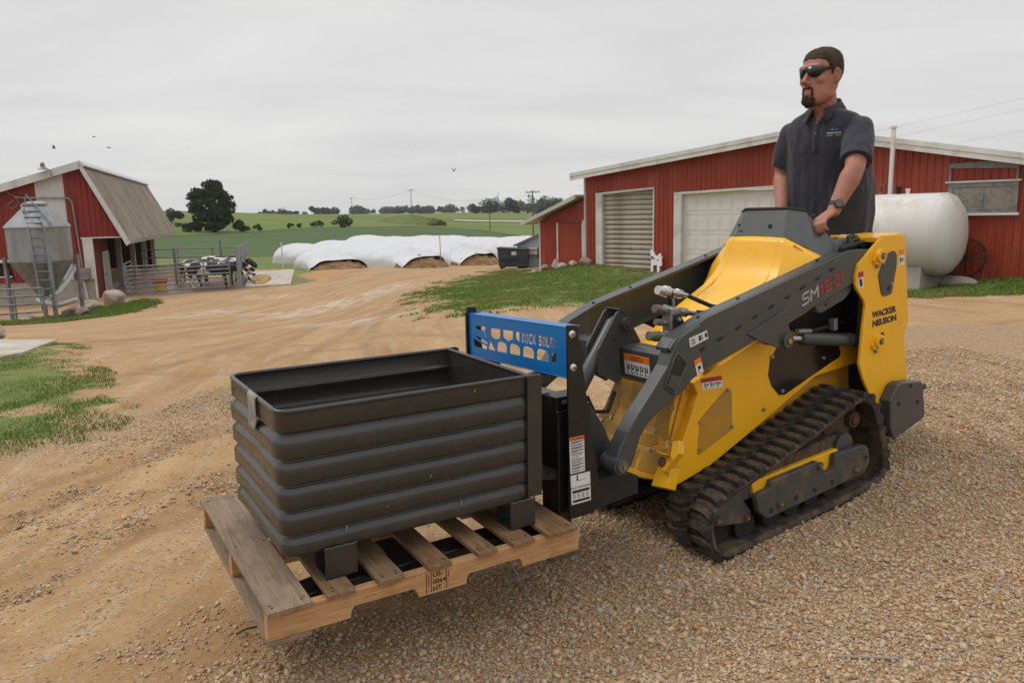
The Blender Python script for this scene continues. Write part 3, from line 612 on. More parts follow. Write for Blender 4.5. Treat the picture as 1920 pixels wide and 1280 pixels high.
boulder(-17.1, 31.2, (1.0, .8, .6), 'dark boulder just left of the largest pale one', M_rock, 5, g1)
boulder(-16.55, 29.0, (.85, .7, .62), 'pinkish rounded boulder below the conduit box', M_rockp, 8, g1)
boulder(-15.95, 28.6, (.8, .65, .6), 'pale pink boulder in front of the conduit box', M_rockp, 9, g1)
boulder(-16.9, 26.8, (.62, .55, .45), 'brown grey boulder at the right foot of the feed bin', M_rock, 12, g1)
boulder(-17.6, 26.6, (.7, .4, .26), 'flat tan stone between the feed bin legs', M_rockp, 14, g1)
boulder(-17.6, 25.2, (.55, .5, .42), 'dark grey boulder at the left foot of the feed bin', M_rock, 15, g1)
boulder(-8.45, 12.2, (.9, .7, .5), 'grey boulder by the concrete pad at the left edge', M_rock, 18)
g2 = 'boulders at the lean-to shed'
for k, (px, s, lb, mm) in enumerate([((-1.95, .5), (.55, .5, .45), 'tan boulder at the shed door, front of the row', M_rockp), ((-1.35, .35), (.6, .55, .62), 'dark brown boulder on top of the row by the sliding door', M_rock), ((-.75, .6), (.5, .45, .36), 'small grey white boulder right of the sliding door', M_rock), ((-.2, .6), (.6, .4, .38), 'pale grey boulder under the garage corner trim', M_rock), ((.28, .4), (.62, .55, .5), 'reddish boulder against the garage corner', M_rockp), ((-2.5, .5), (.4, .4, .25), 'smallest dark boulder at the shed corner', M_rock)]):
    p = GM @ Vector((px[0], px[1], 0)); boulder(p.x, p.y, s, lb, mm, 20+k, g2)
p = GM @ Vector((14.05, .9, 0)); boulder(p.x, p.y, (1.3, .5, .45), 'long flat grey boulder below the wagon wheel', M_rock, 33)

# ------------------------------------------------------------------ barn
BM = wallm((-19.243, 36.0), (.951, .309))
bn = thing('gambrel_barn', 'red metal barn with a steep tan roof slope and a white stripe', 'barn', mat4=BM)
topz = lin((-9, 1.30), (-.13, 4.02), (1.45, .80)); G0 = -2.15
mb = MB(); ribbed(mb, -9, -2.05, lambda s: -.10 if s < -3.4 else -1.05, topz, rib=.23); ribbed(mb, -.9, -.13, const(-1.05), topz, rib=.23); ribbed(mb, -.13, 0, const(-1.05), topz, rib=.23)
ribbed(mb, 0, 1.40, const(.82), topz, rib=.23); ribbed(mb, -9, -2.05, const(-1.08), lambda s: -.78 if s < -3.4 else -1.04, rib=.23); obj('wall', mb, M_redbarn, bn)
mb = MB(); ribbed(mb, -2.05, -.9, const(-1.05), topz, y0=.004, rib=.19, rd=.03); obj('white_stripe', mb, M_whitepanel, bn)
obj('foundation', MB().box(-9, .02, -.25, -.02, G0-.4, -1.05), M_block, bn)
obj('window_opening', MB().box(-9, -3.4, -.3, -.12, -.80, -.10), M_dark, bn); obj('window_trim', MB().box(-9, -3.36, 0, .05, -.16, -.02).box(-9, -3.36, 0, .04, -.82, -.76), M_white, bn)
obj('corner_trim', MB().box(-.40, -.03, .024, .05, -1.05, .80).box(-.06, .03, .02, .055, G0, .80), M_white, bn)
obj('soffit_trim', MB().box(-.45, 1.36, .024, .06, .80, .86), M_white, bn)
mb = MB(); ribbed(mb, -1.75, 0, const(G0-.3), const(.80), y0=0, ax='y', rib=.16); obj('wall', mb, M_redbarn, bn)
dr = obj('door', MB().box(.02, .06, -3.3, -1.95, G0-.2, .02), M_beige, bn); obj('door_trim', MB().box(.03, .08, -3.45, -3.3, G0-.2, .1).box(.03, .08, -1.95, -1.8, G0-.2, .1).box(.03, .08, -3.45, -1.8, .02, .12), M_white, bn); obj('handle', MB().sph((.1, -2.1, -1.0), .05), M_galv, dr)
mb = MB(); ribbed(mb, -3.6, -1.8, const(.12), const(.80), y0=0, ax='y', rib=.16); obj('wall', mb, M_redbarn, bn)
for y in (-6.9, -11.9, -17, -21.9): obj('post', MB().box(-.12, .14, y-.14, y+.14, G0-.6, .85), M_post, bn)
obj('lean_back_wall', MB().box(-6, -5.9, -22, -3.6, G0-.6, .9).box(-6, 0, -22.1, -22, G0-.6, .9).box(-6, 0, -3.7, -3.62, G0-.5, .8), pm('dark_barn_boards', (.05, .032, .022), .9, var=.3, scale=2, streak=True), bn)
# steep roof face, ribbed along the slope, and the shallow one
mb = MB(); ey = (1.62, .62); ry = (-.13, 4.16); sl_ = Vector((ey[0]-ry[0], ey[1]-ry[1])); ln = sl_.length; sl_.normalize(); nn = Vector((-sl_.y, sl_.x))
if nn.y < 0: nn = -nn
prof = []; y = .30
while y > -22.4:
    prof += [(y, 0), (y-.26, 0), (y-.29, .035), (y-.37, .035)]; y -= .40
vs = []
for yy, d in prof:
    for e in (0, ln): vs.append((ry[0]+sl_.x*e+nn.x*d, yy, ry[1]+sl_.y*e+nn.y*d))
mb.add(vs, [(2*i, 2*i+1, 2*i+3, 2*i+2) for i in range(len(prof)-1)])
rf = obj('roof', mb, M_tanroof, bn)
obj('roof_underside', MB().prism([(ry[0], ry[1]-.12), (ey[0], ey[1]-.12), (ey[0], ey[1]-.05), (ry[0], ry[1]-.05)], -22.3, .28), M_wood, bn)
obj('roof', MB().prism([(-9.2, 1.36), (-.1, 4.17), (-.1, 4.27), (-9.2, 1.46)], -22.4, .34), M_greyroof, bn)
obj('ridge_cap', MB().prism([(-.30, 4.16), (-.08, 4.29), (.10, 4.08), (.05, 4.02), (-.1, 4.14)], -22.4, .36), M_whitepanel, bn)
obj('rake_trim', MB().prism([(-9.2, 1.12), (-.13, 3.92), (-.13, 4.26), (-9.2, 1.45)], .345, .39).prism([(-.13, 3.92), (1.47, .42), (1.66, .55), (-.1, 4.26)], .30, .342), M_whitepanel, bn)
# conduit, box, lamp
cd = thing('electrical_conduit', 'grey conduit with a wall box running down the barn front', 'conduit', mat4=BM)
obj('pipe', MB().tube([(-2.85, .09, 2.72), (-2.5, .09, 2.68), (-.95, .09, 2.66), (-.72, .09, 2.62), (-.62, .09, 2.45), (-.5, .09, -.5)], .035), M_galv, cd, smooth=40)
obj('pipe', MB().tube([(-.52, .09, -1.05), (-.42, .09, -2.1)], .04), M_white, cd); obj('box', MB().box(-.74, -.2, .05, .24, -1.06, -.52), M_galvd, cd, bevel=.02)
obj('cable', MB().tube([(-4, .15, 3.2), (-3.2, .12, 3.0), (-2.85, .1, 2.75), (-2.7, .12, 2.45), (-3.0, .15, 2.2), (-3.2, .14, 2.35), (-2.9, .12, 2.6)], .02, 6), M_galvd, cd)
lm = thing('barn_light', 'small round yard light on an arm at the barn roof edge', 'light', mat4=BM @ Matrix.Translation((-1.35, .42, 3.78)))
obj('arm', MB().tube([(.12, 0, -.35), (.12, .05, .05), (-.1, .15, .22)], .025), M_galv, lm); obj('shade', MB().loft([[(-.15+r*math.cos(k*math.pi/9), .2+r*math.sin(k*math.pi/9), z) for k in range(18)] for r, z in ((.24, .10), (.10, .20), (.09, .36), (.03, .42))]), M_galvd, lm, smooth=40)

# ------------------------------------------------------------------ feed bin
bz = gz(-17.45, 28.6)
fb = thing('feed_bin', 'galvanised hopper feed bin on legs with a ladder by the barn', 'silo', (-17.45, 29.0, 0), (0, 0, 0))
def ring(r, z, n=36): return [(r*math.cos(2*math.pi*k/n), r*math.sin(2*math.pi*k/n), z) for k in range(n)]
pr = [(1.04, .17)]
for i in range(22): pr += [(1.047 if i % 2 else 1.04, .20+i*.058)]
obj('shell', MB().loft([ring(r, z) for r, z in pr], False), M_galv, fb, smooth=25)
obj('cone_roof', MB().loft([ring(r, z) for r, z in ((1.09, 1.42), (1.05, 1.50), (.38, 2.18), (.36, 2.24))], False), M_galv, fb, smooth=30)
obj('lid', MB().loft([ring(r, z) for r, z in ((.42, 2.22), (.42, 2.28), (.2, 2.36), (.01, 2.37))]), M_galv, fb, smooth=30)
obj('hopper', MB().loft([ring(r, z) for r, z in ((1.05, .19), (1.0, .10), (.32, -1.02), (.28, -1.18))]), M_galvd, fb, smooth=30)
for i, (x, y) in enumerate(((-.95, -.5), (.72, -.78), (.95, .5), (-.6, .85))):
    x2, y2 = x*1.02, y*1.02
    obj('leg', MB().bar((x*1.08, y*1.08, .35), (x2*1.05, y2*1.05, bz-.25), .13, .10), M_galvd, fb)
lx0, ly0 = .55, -.95
ld = obj('ladder', MB().bar((lx0-.26, ly0-.08, 1.45), (lx0-.10, ly0-.12, bz+.4), .05, .04).bar((lx0+.22, ly0+.05, 1.45), (lx0+.35, ly0+.02, bz+.4), .05, .04).bar((lx0-.26, ly0-.08, 1.45), (-.25, -.42, 2.22), .05, .04).bar((lx0+.22, ly0+.05, 1.45), (.14, -.28, 2.22), .05, .04), M_galv, fb)
for i in range(10):
    z = 1.40-i*.31; f_ = i*.31/3.2; obj('rung', MB().bar((lx0-.26+.16*f_, ly0-.08-.04*f_, z), (lx0+.22+.13*f_, ly0+.05-.03*f_, z), .06, .03), M_galv, ld)
for i in range(3):
    f_ = (i+.6)/3.6; obj('rung', MB().bar((lx0-.26+(-.25-lx0+.26)*f_, ly0-.08+(.66-.08)*f_*.85, 1.45+.77*f_), (lx0+.22-(.08+lx0-.55+.33)*f_, ly0+.05+.62*f_, 1.45+.77*f_), .06, .03), M_galv, ld)
obj('brace', MB().bar((-.15, -.35, 2.3), (-.10, -.3, 2.62), .04, .03).bar((-.10, -.3, 2.6), (.92, -.65, 1.50), .03, .03), M_galvd, fb)
obj('auger_tube', MB().tube([(.3, -.2, -1.15), (.62, -.1, -.95), (.78, .3, -.5), (.8, .8, -.1)], .09, 10).tube([(-.1, -.4, -1.25), (.7, -.55, -1.45), (1.35, -.35, -1.25)], .09, 10), M_whitepanel, fb, smooth=40)
def gate(name, a, b2, zb, h, label, rails=6, verts=3, group=None, cat='gate', mat_=None, rad=.032):
    d = Vector((b2[0]-a[0], b2[1]-a[1], 0)); ln_ = d.length
    g = thing(name, label, cat, (a[0], a[1], zb), (0, 0, math.atan2(d.y, d.x)), group)
    rl = MB().cyl((0, 0, 0), (ln_, 0, 0), rad, 8).mesh('rail'); vt = MB().cyl((0, .03, .12), (0, .03, h), rad*1.05, 8).mesh('upright')
    for i in range(rails): wrap(rl, 'rail', mat_ or M_galvd, g, smooth=40).location = (0, 0, .18+(h-.18)*(i/(rails-1))**.9)
    for i in range(verts): wrap(vt, 'upright', mat_ or M_galvd, g, smooth=40).location = (ln_*i/(verts-1), 0, 0)
    return g
gg = 'tube gates and panels of the cow pen'
gate('tube_gate', (-18.7, 25.9), (-16.3, 26.9), bz-.05, 1.35, 'galvanised tube gate standing among the feed bin legs', 5, 4)
gate('tube_gate', (-18.05, 36.3), (-15.9, 37.35), -1.93, 1.38, 'left half of the front tube gate of the cow pen', 7, 3, gg)
gate('tube_gate', (-15.95, 37.15), (-13.85, 38.3), -1.93, 1.42, 'right half of the front tube gate of the cow pen', 7, 3, gg)
gate('tube_gate', (-19.0, 38.9), (-18.1, 36.4), -1.93, 1.5, 'short tube gate beside the barn post at the pen', 7, 2, gg)
gate('tube_gate', (-21.5, 45.5), (-15.6, 46.3), -1.9, 1.75, 'rear tube fence behind the black and white cows', 4, 4, gg)
def postobj(x, y, h, label, w=.14, cat='post', grp=None, mm=None, zoff=-.25, nm='fence_post', capm=None):
    z = gz(x, y)+zoff; o = obj(nm, MB().box(-w/2, w/2, -w/2, w/2, 0, h-zoff).prism([(-w/2-.01, -w/2-.01), (w/2+.01, -w/2-.01), (w/2+.01, w/2+.01), (-w/2-.01, w/2+.01)], h-zoff, h-zoff+.05, 'z'), mm or M_galv, bevel=.01); o.location = (x, y, z); return tag(o, label, cat, grp)
gp_ = 'galvanised posts of the feed rail'
for i in range(5):
    f_ = i/4.0; postobj(-13.5-1.9*f_, 38.6+6.9*f_, 2.0, ['nearest galvanised post of the feed rail', 'second galvanised post of the feed rail from the front', 'third galvanised post of the feed rail from the front', 'fourth galvanised post of the feed rail from the front', 'farthest galvanised post of the feed rail'][i], .16, 'post', gp_)
postobj(-18.3, 42.5, 1.9, 'galvanised post at the back left of the pen', .14, 'post', gp_); postobj(-17.0, 45.9, 2.2, 'galvanised post in the rear fence behind the cows', .14, 'post', gp_)
gate('feed_rail', (-13.5, 38.6), (-15.4, 45.5), -1.6, 1.25, 'galvanised feed rail with cow heads through it', 2, 5, None, 'rail')
postobj(-14.9, 50.9, 1.75, 'slim white marker post at the edge of the lawn', .07, 'post', None, M_white, nm='marker_post')
mk_ = obj('white_bucket', MB().loft([ring(r, z, 14) for r, z in ((.12, 0), (.16, .3), (.17, .31))]), M_white); mk_.location = (-14.1, 51.5, gz(-14.1, 51.5)); tag(mk_, 'small white bucket lying in the grass by the marker post', 'bucket')
tb = thing('feed_tub', 'red and yellow feed tub inside the cow pen', 'tub', (-17.45, 38.5, -1.92)); obj('tub_body', MB().loft([ring(r, z, 20) for r, z in ((.30, .0), (.34, .5))]), pm('yellow_plastic', (.62, .40, .03), .5), tb); obj('tub_band', MB().loft([ring(r, z, 20) for r, z in ((.352, .42), (.36, .62), (.33, .63))]), pm('red_plastic', (.40, .03, .025), .5), tb)
fp = np.array(rock_mesh(51, 3).vertices[0].co); o = wrap(rock_mesh(51, 3), 'feed_pile', pm('yellow_silage', (.34, .22, .08), .95, var=.35, scale=6, bmp=.9, bscale=16)); o.scale = (1.3, 6.8, .55); o.rotation_euler = (0, 0, .24); o.location = (-13.75, 42.3, -1.86); tag(o, 'yellow heap of feed in front of the cow heads', 'feed')

# cows
M_cow, ct, cbb = nmat('holstein_hide'); cco = N(ct, 'ShaderNodeTexCoord').outputs['Object']; oi = N(ct, 'ShaderNodeObjectInfo').outputs['Random']
off = ct.nodes.new('ShaderNodeVectorMath'); off.operation = 'ADD'; cm = ct.nodes.new('ShaderNodeCombineXYZ'); L(ct, math_(ct, 'MULTIPLY', oi, 37.0), cm.inputs[0]); L(ct, math_(ct, 'MULTIPLY', oi, 11.0), cm.inputs[1]); L(ct, cco, off.inputs[0]); L(ct, cm.outputs[0], off.inputs[1])
q = noise(ct, off.outputs[0], 1.5, 2, .4, .3); L(ct, mixc(ct, ramp(ct, q, .545, .56), (.014, .013, .013), (.66, .61, .54)), cbb.inputs['Base Color']); cbb.inputs['Roughness'].default_value = .75
def skin_mesh(name, pts, edges, sub=2, root=0):
    me = bpy.data.meshes.new(name); me.from_pydata([p[:3] for p in pts], edges, []); o = bpy.data.objects.new(name, me); COL.objects.link(o)
    md = o.modifiers.new('s', 'SKIN'); md.use_smooth_shade = True
    for i, p in enumerate(pts):
        r = p[3]; me.skin_vertices[0].data[i].radius = (r, r) if not hasattr(r, '__len__') else r
    me.skin_vertices[0].data[root].use_root = True
    o.modifiers.new('u', 'SUBSURF').levels = sub; o.modifiers['u'].render_levels = sub
    dg = bpy.context.evaluated_depsgraph_get(); m2 = bpy.data.meshes.new_from_object(o.evaluated_get(dg)); bpy.data.objects.remove(o); bpy.data.meshes.remove(me); m2.name = name; m2.shade_smooth(); return m2
def cow_mesh(name, hd):
    P = [(0,0,1.05,.33), (.45,0,1.02,.36), (.85,0,1.08,.30), (-.45,0,1.06,.36), (-.85,0,1.12,.30), (-1.05,0,1.15,.2),   # trunk
         (1.15,0,1.18+hd*.1,.19), (1.42,0,1.25+hd*.35,.15), (1.62,0,1.22+hd*.55,.14), (1.85,0,1.08+hd*.62,.095), (1.95,0,1.02+hd*.64,.085)]
    E = [(0,1),(1,2),(0,3),(3,4),(4,5),(2,6),(6,7),(7,8),(8,9),(9,10)]
    for s in (-1, 1):
        i = len(P); P += [(.72,.20*s,.80,.13), (.74,.21*s,.48,.07), (.72,.21*s,.22,.05), (.75,.21*s,.03,.06)]; E += [(2,i),(i,i+1),(i+1,i+2),(i+2,i+3)]
        i = len(P); P += [(-.80,.20*s,.82,.17), (-.68,.21*s,.60,.09), (-.88,.21*s,.42,.06), (-.84,.21*s,.2,.05), (-.80,.21*s,.03,.06)]; E += [(4,i),(i,i+1),(i+1,i+2),(i+2,i+3),(i+3,i+4)]
        i = len(P); P += [(1.55,.17*s,1.32+hd*.5,.05), (1.50,.30*s,1.30+hd*.5,.035)]; E += [(8,i),(i,i+1)]
    i = len(P); P += [(-1.14,0,1.05,.035), (-1.18,0,.7,.03), (-1.18,0,.45,.05)]; E += [(5,i),(i,i+1),(i+1,i+2)]
    i = len(P); P += [(-.42,0,.68,.13)]; E += [(3,i)]
    return skin_mesh(name, P, E)
cm1 = cow_mesh('cow_body', -.45); cm2 = cow_mesh('cow_body', -1.0)
cows = [(-15.0, 38.7, .30, cm2, 'nearest cow in the pen, white rump and head lowered through the rail'), (-15.25, 40.1, .24, cm1, 'second cow from the gate with a patched white side'), (-15.7, 41.5, .34, cm2, 'third cow from the gate, feeding at the rail'), (-16.05, 43.0, .2, cm1, 'fourth cow from the gate, mostly black'), (-16.5, 44.4, .3, cm1, 'farthest cow at the feed rail'), (-17.0, 41.2, 2.2, cm1, 'black cow standing back from the rail, rump towards the barn')]
for x, y, a, me, lb in cows:
    c = thing('cow', lb, 'cow', (x, y, -1.92), (0, 0, a), 'black and white cows in the pen'); wrap(me, 'body', M_cow, c)

# ------------------------------------------------------------------ silage bags, dumpster, things behind the shed
M_bag = pm('white_silage_film', (.53, .54, .56), .45, var=.05, scale=1.2, bmp=.0)
bt = M_bag.node_tree; bb = bt.nodes['Principled BSDF']; bco = N(bt, 'ShaderNodeTexCoord').outputs['Object']
bump(bt, bb, math_(bt, 'ADD', noise(bt, mapv(bt, bco, (2.2, .6, .6)), 1.1, 5, .55, .8), math_(bt, 'MULTIPLY', noise(bt, bco, 4, 4, .6, 1.2), .2)), .6, .16)
M_sil = pm('brown_silage', (.13, .07, .028), .95, var=.5, scale=3, bmp=1.0, bscale=9, dirt=(.24, .13, .05), dirt_amt=.6, dscale=2)
def bag(x, y, ang, ln_, w, h, label, seed, face=True):
    b0 = thing('silage_bag', label, 'silage bag', (x, y, gz(x, y)-.15), (0, 0, ang), 'white plastic silage bags behind the yard')
    rr = np.random.default_rng(seed); rings = []; n = 29; nr = int(ln_/.45)+6
    for i in range(nr):
        f_ = i/(nr-1); u = f_*ln_
        open_ = min(1, u/1.6); end = math.sqrt(max(0.0, 1-max(0, (u-(ln_-1.6))/1.62)**2))
        sc = (1+.035*math.sin(u*.55+seed*2)+.018*math.sin(u*1.7+seed)) * max(end, .05)
        ridge = 0 if face and u < 1 else 0
        q = []
        for k in range(n):
            a = math.pi*k/(n-1); j = 1+.03*math.sin(u*3.1+k*.9+seed)*math.sin(a)
            hh = h*sc*j*(.58+.42*open_ if face else 1); ww = w*sc*j*(1.12-.12*open_)
            sag = .12*math.cos(a*6+u*.6)*(1-open_) if face else 0
            q.append((u-(.45*(math.sin(a)) if face and i == 0 else 0)+(1-math.sin(a))*.0, ww*math.cos(a)*(1 if abs(math.cos(a)) < .95 else .97), max(-.1, hh*math.sin(a)**.85+sag*.4)))
        rings.append(q)
    vs = [p for q in rings for p in q]; fs = [(i*n+k, i*n+k+1, (i+1)*n+k+1, (i+1)*n+k) for i in range(nr-1) for k in range(n-1)]
    obj('film', MB().add(vs, fs), M_bag, b0, smooth=60)
    if face:
        rg = []
        for u, s in ((-1.6, .12), (-1.1, .5), (-.55, .86), (.0, 1.08), (.7, 1.18)):
            rg.append([(u+.12*rr.normal(), w*1.05*s**.4*math.cos(math.pi*k/16), max(-.05, h*.52*s*math.sin(math.pi*k/16)*(1+.10*rr.normal()))) for k in range(17)])
        obj('silage_face', MB().loft(rg), M_sil, b0, smooth=30)
    return b0
bag(-11.2, 50.6, 2.15, 5.4, 1.75, 1.22, 'shortest silage bag at the left with a wide open brown end', 1)
bag(-5.9, 53.0, 2.42, 17, 1.9, 1.62, 'second silage bag from the left, ripped open above brown feed', 2)
bag(-2.3, 56.2, 2.42, 20, 1.9, 1.72, 'third silage bag from the left, ending beside the dumpster', 3)
bag(2.4, 60.0, 2.42, 24, 2.0, 1.95, 'rearmost silage bag, passing behind the dumpster', 4, False)
st_ = obj('marker_stake', MB().cyl((0, 0, 0), (0, 0, 2.6), .03, 6), M_wood); st_.location = (-4.6, 51.5, gz(-4.6, 51.5)-.2); tag(st_, 'thin grey stake standing before the second silage bag', 'stake')
dp = thing('dumpster', 'dark navy front-load dumpster beside the lean-to shed', 'dumpster', (.25, 48.6, gz(.25, 48.6)+.02), (0, 0, -.12))
obj('bin_body', MB().prism([(-.85, .15), (.85, .15), (.95, 1.15), (-.95, 1.28)], -.75, .75), M_navy, dp, bevel=.02); obj('lid', MB().prism([(-.99, 1.285), (.97, 1.155), (.97, 1.21), (-.99, 1.345)], -.79, 0), M_black, dp, bevel=.01); obj('lid', MB().prism([(-.99, 1.285), (.97, 1.155), (.97, 1.21), (-.99, 1.345)], .01, .79), M_black, dp, bevel=.01)
obj('side_pocket', MB().box(-.78, .35, -.90, -.752, .62, .86), M_navy, dp, bevel=.02); obj('sticker', MB().box(-.06, .24, -.757, -.751, .88, 1.08), M_white, dp)
for x in (-.7, .7):
    for y in (-.6, .6): obj('caster', MB().cyl((x, y-.05, .08), (x, y+.05, .08), .09, 12), M_black, dp)
gs = thing('grey_shed', 'pale blue grey shed with a sloped roof half hidden behind the red lean-to', 'shed', (2.3, 50.4, -2.1), (0, 0, -.25))
M_pblue = pm('pale_blue_siding', (.30, .34, .38), .6, var=.1, scale=1)
obj('wall', MB().prism([(-1.5, 0), (2.6, 0), (2.6, 2.9), (.9, 2.55), (-1.5, 1.55)], -1.5, 1.5), M_pblue, gs); obj('roof', MB().prism([(-1.7, 1.45), (.9, 2.56), (2.7, 2.92), (2.7, 3.02), (.9, 2.68), (-1.7, 1.56)], -1.7, 1.7), M_galvd, gs); obj('meter_box', MB().box(-.75, .35, -1.72, -1.5, .95, 1.3).box(-.7, .3, -1.85, -1.5, 1.3, 1.36), M_white, gs)
car = thing('parked_car', 'dark red car peeking out behind the lean-to shed', 'car', (2.95, 44.3, gz(2.9, 44.3)), (0, 0, -1.3))
M_car = pm('maroon_car_paint', (.10, .012, .018), .25, coat=.6); obj('body', MB().prism([(-2.1, .3), (2.1, .3), (2.15, .7), (1.3, .85), (.8, 1.35), (-1.2, 1.4), (-2.0, .95)], -.85, .85), M_car, car, bevel=.08, smooth=40); obj('window', MB().prism([(-1.75, .95), (1.05, .92), (.72, 1.28), (-1.15, 1.32)], -.857, .857), M_black, car)
for x in (-1.3, 1.35):
    for s in (-1, 1): obj('wheel', MB().cyl((x, s*.66, .31), (x, s*.87, .31), .31, 18), M_black, car)
obj('tail_light', MB().box(-2.09, -1.96, -.8, -.5, .75, .95), pm('red_lens', (.4, .01, .01), .2), car)

# ------------------------------------------------------------------ trees and bushes
def leafmat(name, lo, hi):
    m, t, b = nmat(name); q = t.nodes.new('ShaderNodeAttribute'); q.attribute_name = 'tint'
    L(t, ramp(t, q.outputs['Fac'], 0, 1, lo, hi), b.inputs['Base Color']); b.inputs['Roughness'].default_value = .7; b.inputs['Specular IOR Level'].default_value = .15
    return m
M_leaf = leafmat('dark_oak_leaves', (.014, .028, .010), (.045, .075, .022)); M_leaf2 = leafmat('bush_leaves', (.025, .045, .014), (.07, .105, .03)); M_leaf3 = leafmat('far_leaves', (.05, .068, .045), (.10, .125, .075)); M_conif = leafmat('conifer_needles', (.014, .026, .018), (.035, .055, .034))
M_bark = pm('bark', (.06, .045, .033), .95, var=.3, bmp=.5, bscale=6)
def leaves(name, clumps, per, size, mat_, parent=None, flat=.8):
    C = np.array([c[:3] for c in clumps], float); rad = np.array([c[3] for c in clumps], float); vol = rad**2; cnt = np.maximum(6, (per*vol/vol.sum()).astype(int))
    idx = np.repeat(np.arange(len(C)), cnt); n = len(idx); d = RNG.normal(size=(n, 3)); d /= np.linalg.norm(d, axis=1)[:, None]
    r = RNG.uniform(.35, 1, n)**.45*(1+.12*RNG.normal(size=n)); p = C[idx]+d*(rad[idx]*r)[:, None]*np.array([1, 1, flat])
    u = RNG.normal(size=(n, 3))+d*.4; u /= np.linalg.norm(u, axis=1)[:, None]; w = np.cross(u, RNG.normal(size=(n, 3))); w /= np.linalg.norm(w, axis=1)[:, None]
    s = size*RNG.uniform(.6, 1.4, n)[:, None]; v = np.stack([p-u*s, p+w*s*.55, p+u*s, p-w*s*.55], 1)
    me = bpy.data.meshes.new(name); me.vertices.add(n*4); me.vertices.foreach_set('co', v.ravel()); f = np.arange(n*4, dtype=np.int32)
    me.loops.add(n*4); me.loops.foreach_set('vertex_index', f); me.polygons.add(n); me.polygons.foreach_set('loop_start', np.arange(0, n*4, 4, dtype=np.int32)); me.polygons.foreach_set('loop_total', np.full(n, 4, np.int32)); me.update()
    ct_ = RNG.random(len(C)); fattr(me, 'tint', np.repeat(np.clip(ct_[idx]*.6+RNG.random(n)*.5, 0, 1), 4)); return wrap(me, name, mat_, parent)
def broad_tree(x, y, h, w, label, seed, mat_, per=9000, leaf=.2, trunk=.35, name='tree', group=None, low=.16, zoff=0):
    rr = np.random.default_rng(seed); t_ = thing(name, label, 'tree', (x, y, gz(x, y)+zoff), (0, 0, 0), group); cl = []; tb = MB()
    tb.tube([(0, 0, -.3), (.05*h*.1, 0, h*.2), (0, .02*h, h*.45)], [trunk, trunk*.75, trunk*.45], 10)
    nl = 95
    for i in range(nl):
        f_ = rr.uniform(low, 1); ph = rr.uniform(0, 2*math.pi); env = math.sin(math.pi*min(1, max(.02, (f_-low*.6)/(1.05-low*.6)))**.8)**.75
        rad = w*.5*env*rr.uniform(.35, .92); c = (rad*math.cos(ph), rad*math.sin(ph), h*f_*.93)
        cl.append((*c, w*rr.uniform(.07, .115)))
        if i % 6 == 0: tb.tube([(0, 0, h*.22), (c[0]*.5, c[1]*.5, h*.2+(c[2]-h*.2)*.6), c], [trunk*.35, trunk*.2, .03], 6)
    obj('trunk', tb, M_bark, t_); leaves('crown', cl, per, leaf, mat_, t_); return t_
broad_tree(-60.3, 160, 10.4, 10.6, 'big dark round tree standing alone on the hillside', 9, M_leaf, 16000, .25, .5, low=.10)
def bush(x, y, s, label, mat_=None, per=900, leaf=.13, group='bushes on the hillside'):
    rr = np.random.default_rng(int(abs(x*7+y*3))); t_ = thing('bush', label, 'bush', (x, y, gz(x, y)), (0, 0, 0), group)
    cl = [(rr.uniform(-.5, .5)*s[0], rr.uniform(-.3, .3)*s[0], rr.uniform(.2, .75)*s[1], rr.uniform(.18, .34)*s[1]) for _ in range(9)]
    leaves('foliage', cl, per, leaf, mat_ or M_leaf2, t_); obj('stem', MB().tube([(0, 0, -.1), (.05, 0, s[1]*.4)], [.06, .03], 6), M_bark, t_); return t_
bush(-56.6, 157.5, (6.0, 2.9), 'dark thicket at the right foot of the big tree', M_leaf, 3000, .2); bush(-61.8, 157, (6, 2.6), 'low scrub at the left foot of the big tree', M_leaf, 2400, .2); bush(-65.5, 157.5, (2.6, 1.9), 'round bush left of the big tree', M_leaf, 900)
bush(-83, 190, (7, 4.0), 'bush showing beyond the end of the barn roof', M_leaf, 2400, .2); bush(-52.3, 160, (3.4, 1.6), 'flat bush right of the big tree', M_leaf); bush(-46.5, 170, (2.6, 1.3), 'smallest bush in the middle of the slope', M_leaf2); bush(-43.4, 176, (3.8, 2.0), 'bush left of the leafier one on the slope'); bush(-37.6, 176, (3.4, 3.0), 'leafiest bush on the slope below the power pole', M_leaf2, 1500, .17)
wood = [(-170, 560, 9, 6), (-150, 560, 8, 5)]
tl = 'far trees along the horizon'
far_t = [(505, 405, 620, 7, 26, 'long low clump of trees just right of the big tree'), (545, 404, 640, 5.5, 12, 'small far tree by the first power pole'), (602, 401, 600, 9, 16, 'far tree clump standing highest in the left horizon'), (618, 402, 620, 6.5, 14, 'low far trees right of the highest clump'), (755, 398, 700, 10, 20, 'far tree clump at the second power pole'), (800, 396, 700, 10, 24, 'far tree row right of the second power pole'), (848, 394, 900, 11, 26, 'faint far trees in the middle of the horizon'), (905, 391, 620, 12, 18, 'far trees left of the farmhouse grove'), (925, 390, 600, 17, 20, 'tall grove of far trees around the farmhouses'), (963, 389, 560, 16, 8, 'dark pointed far conifers between two farmhouses'), (1010, 389, 520, 17, 24, 'leafy far trees beside the lean-to roof'), (1030, 388, 500, 17, 16, 'far trees touching the lean-to roof')]
def rayat(px, py, D):
    d = fw + (px-960)/1450*rt - (py-640)/1450*up; return Vector((0, 0, 1.6))+d*(D/d.y)
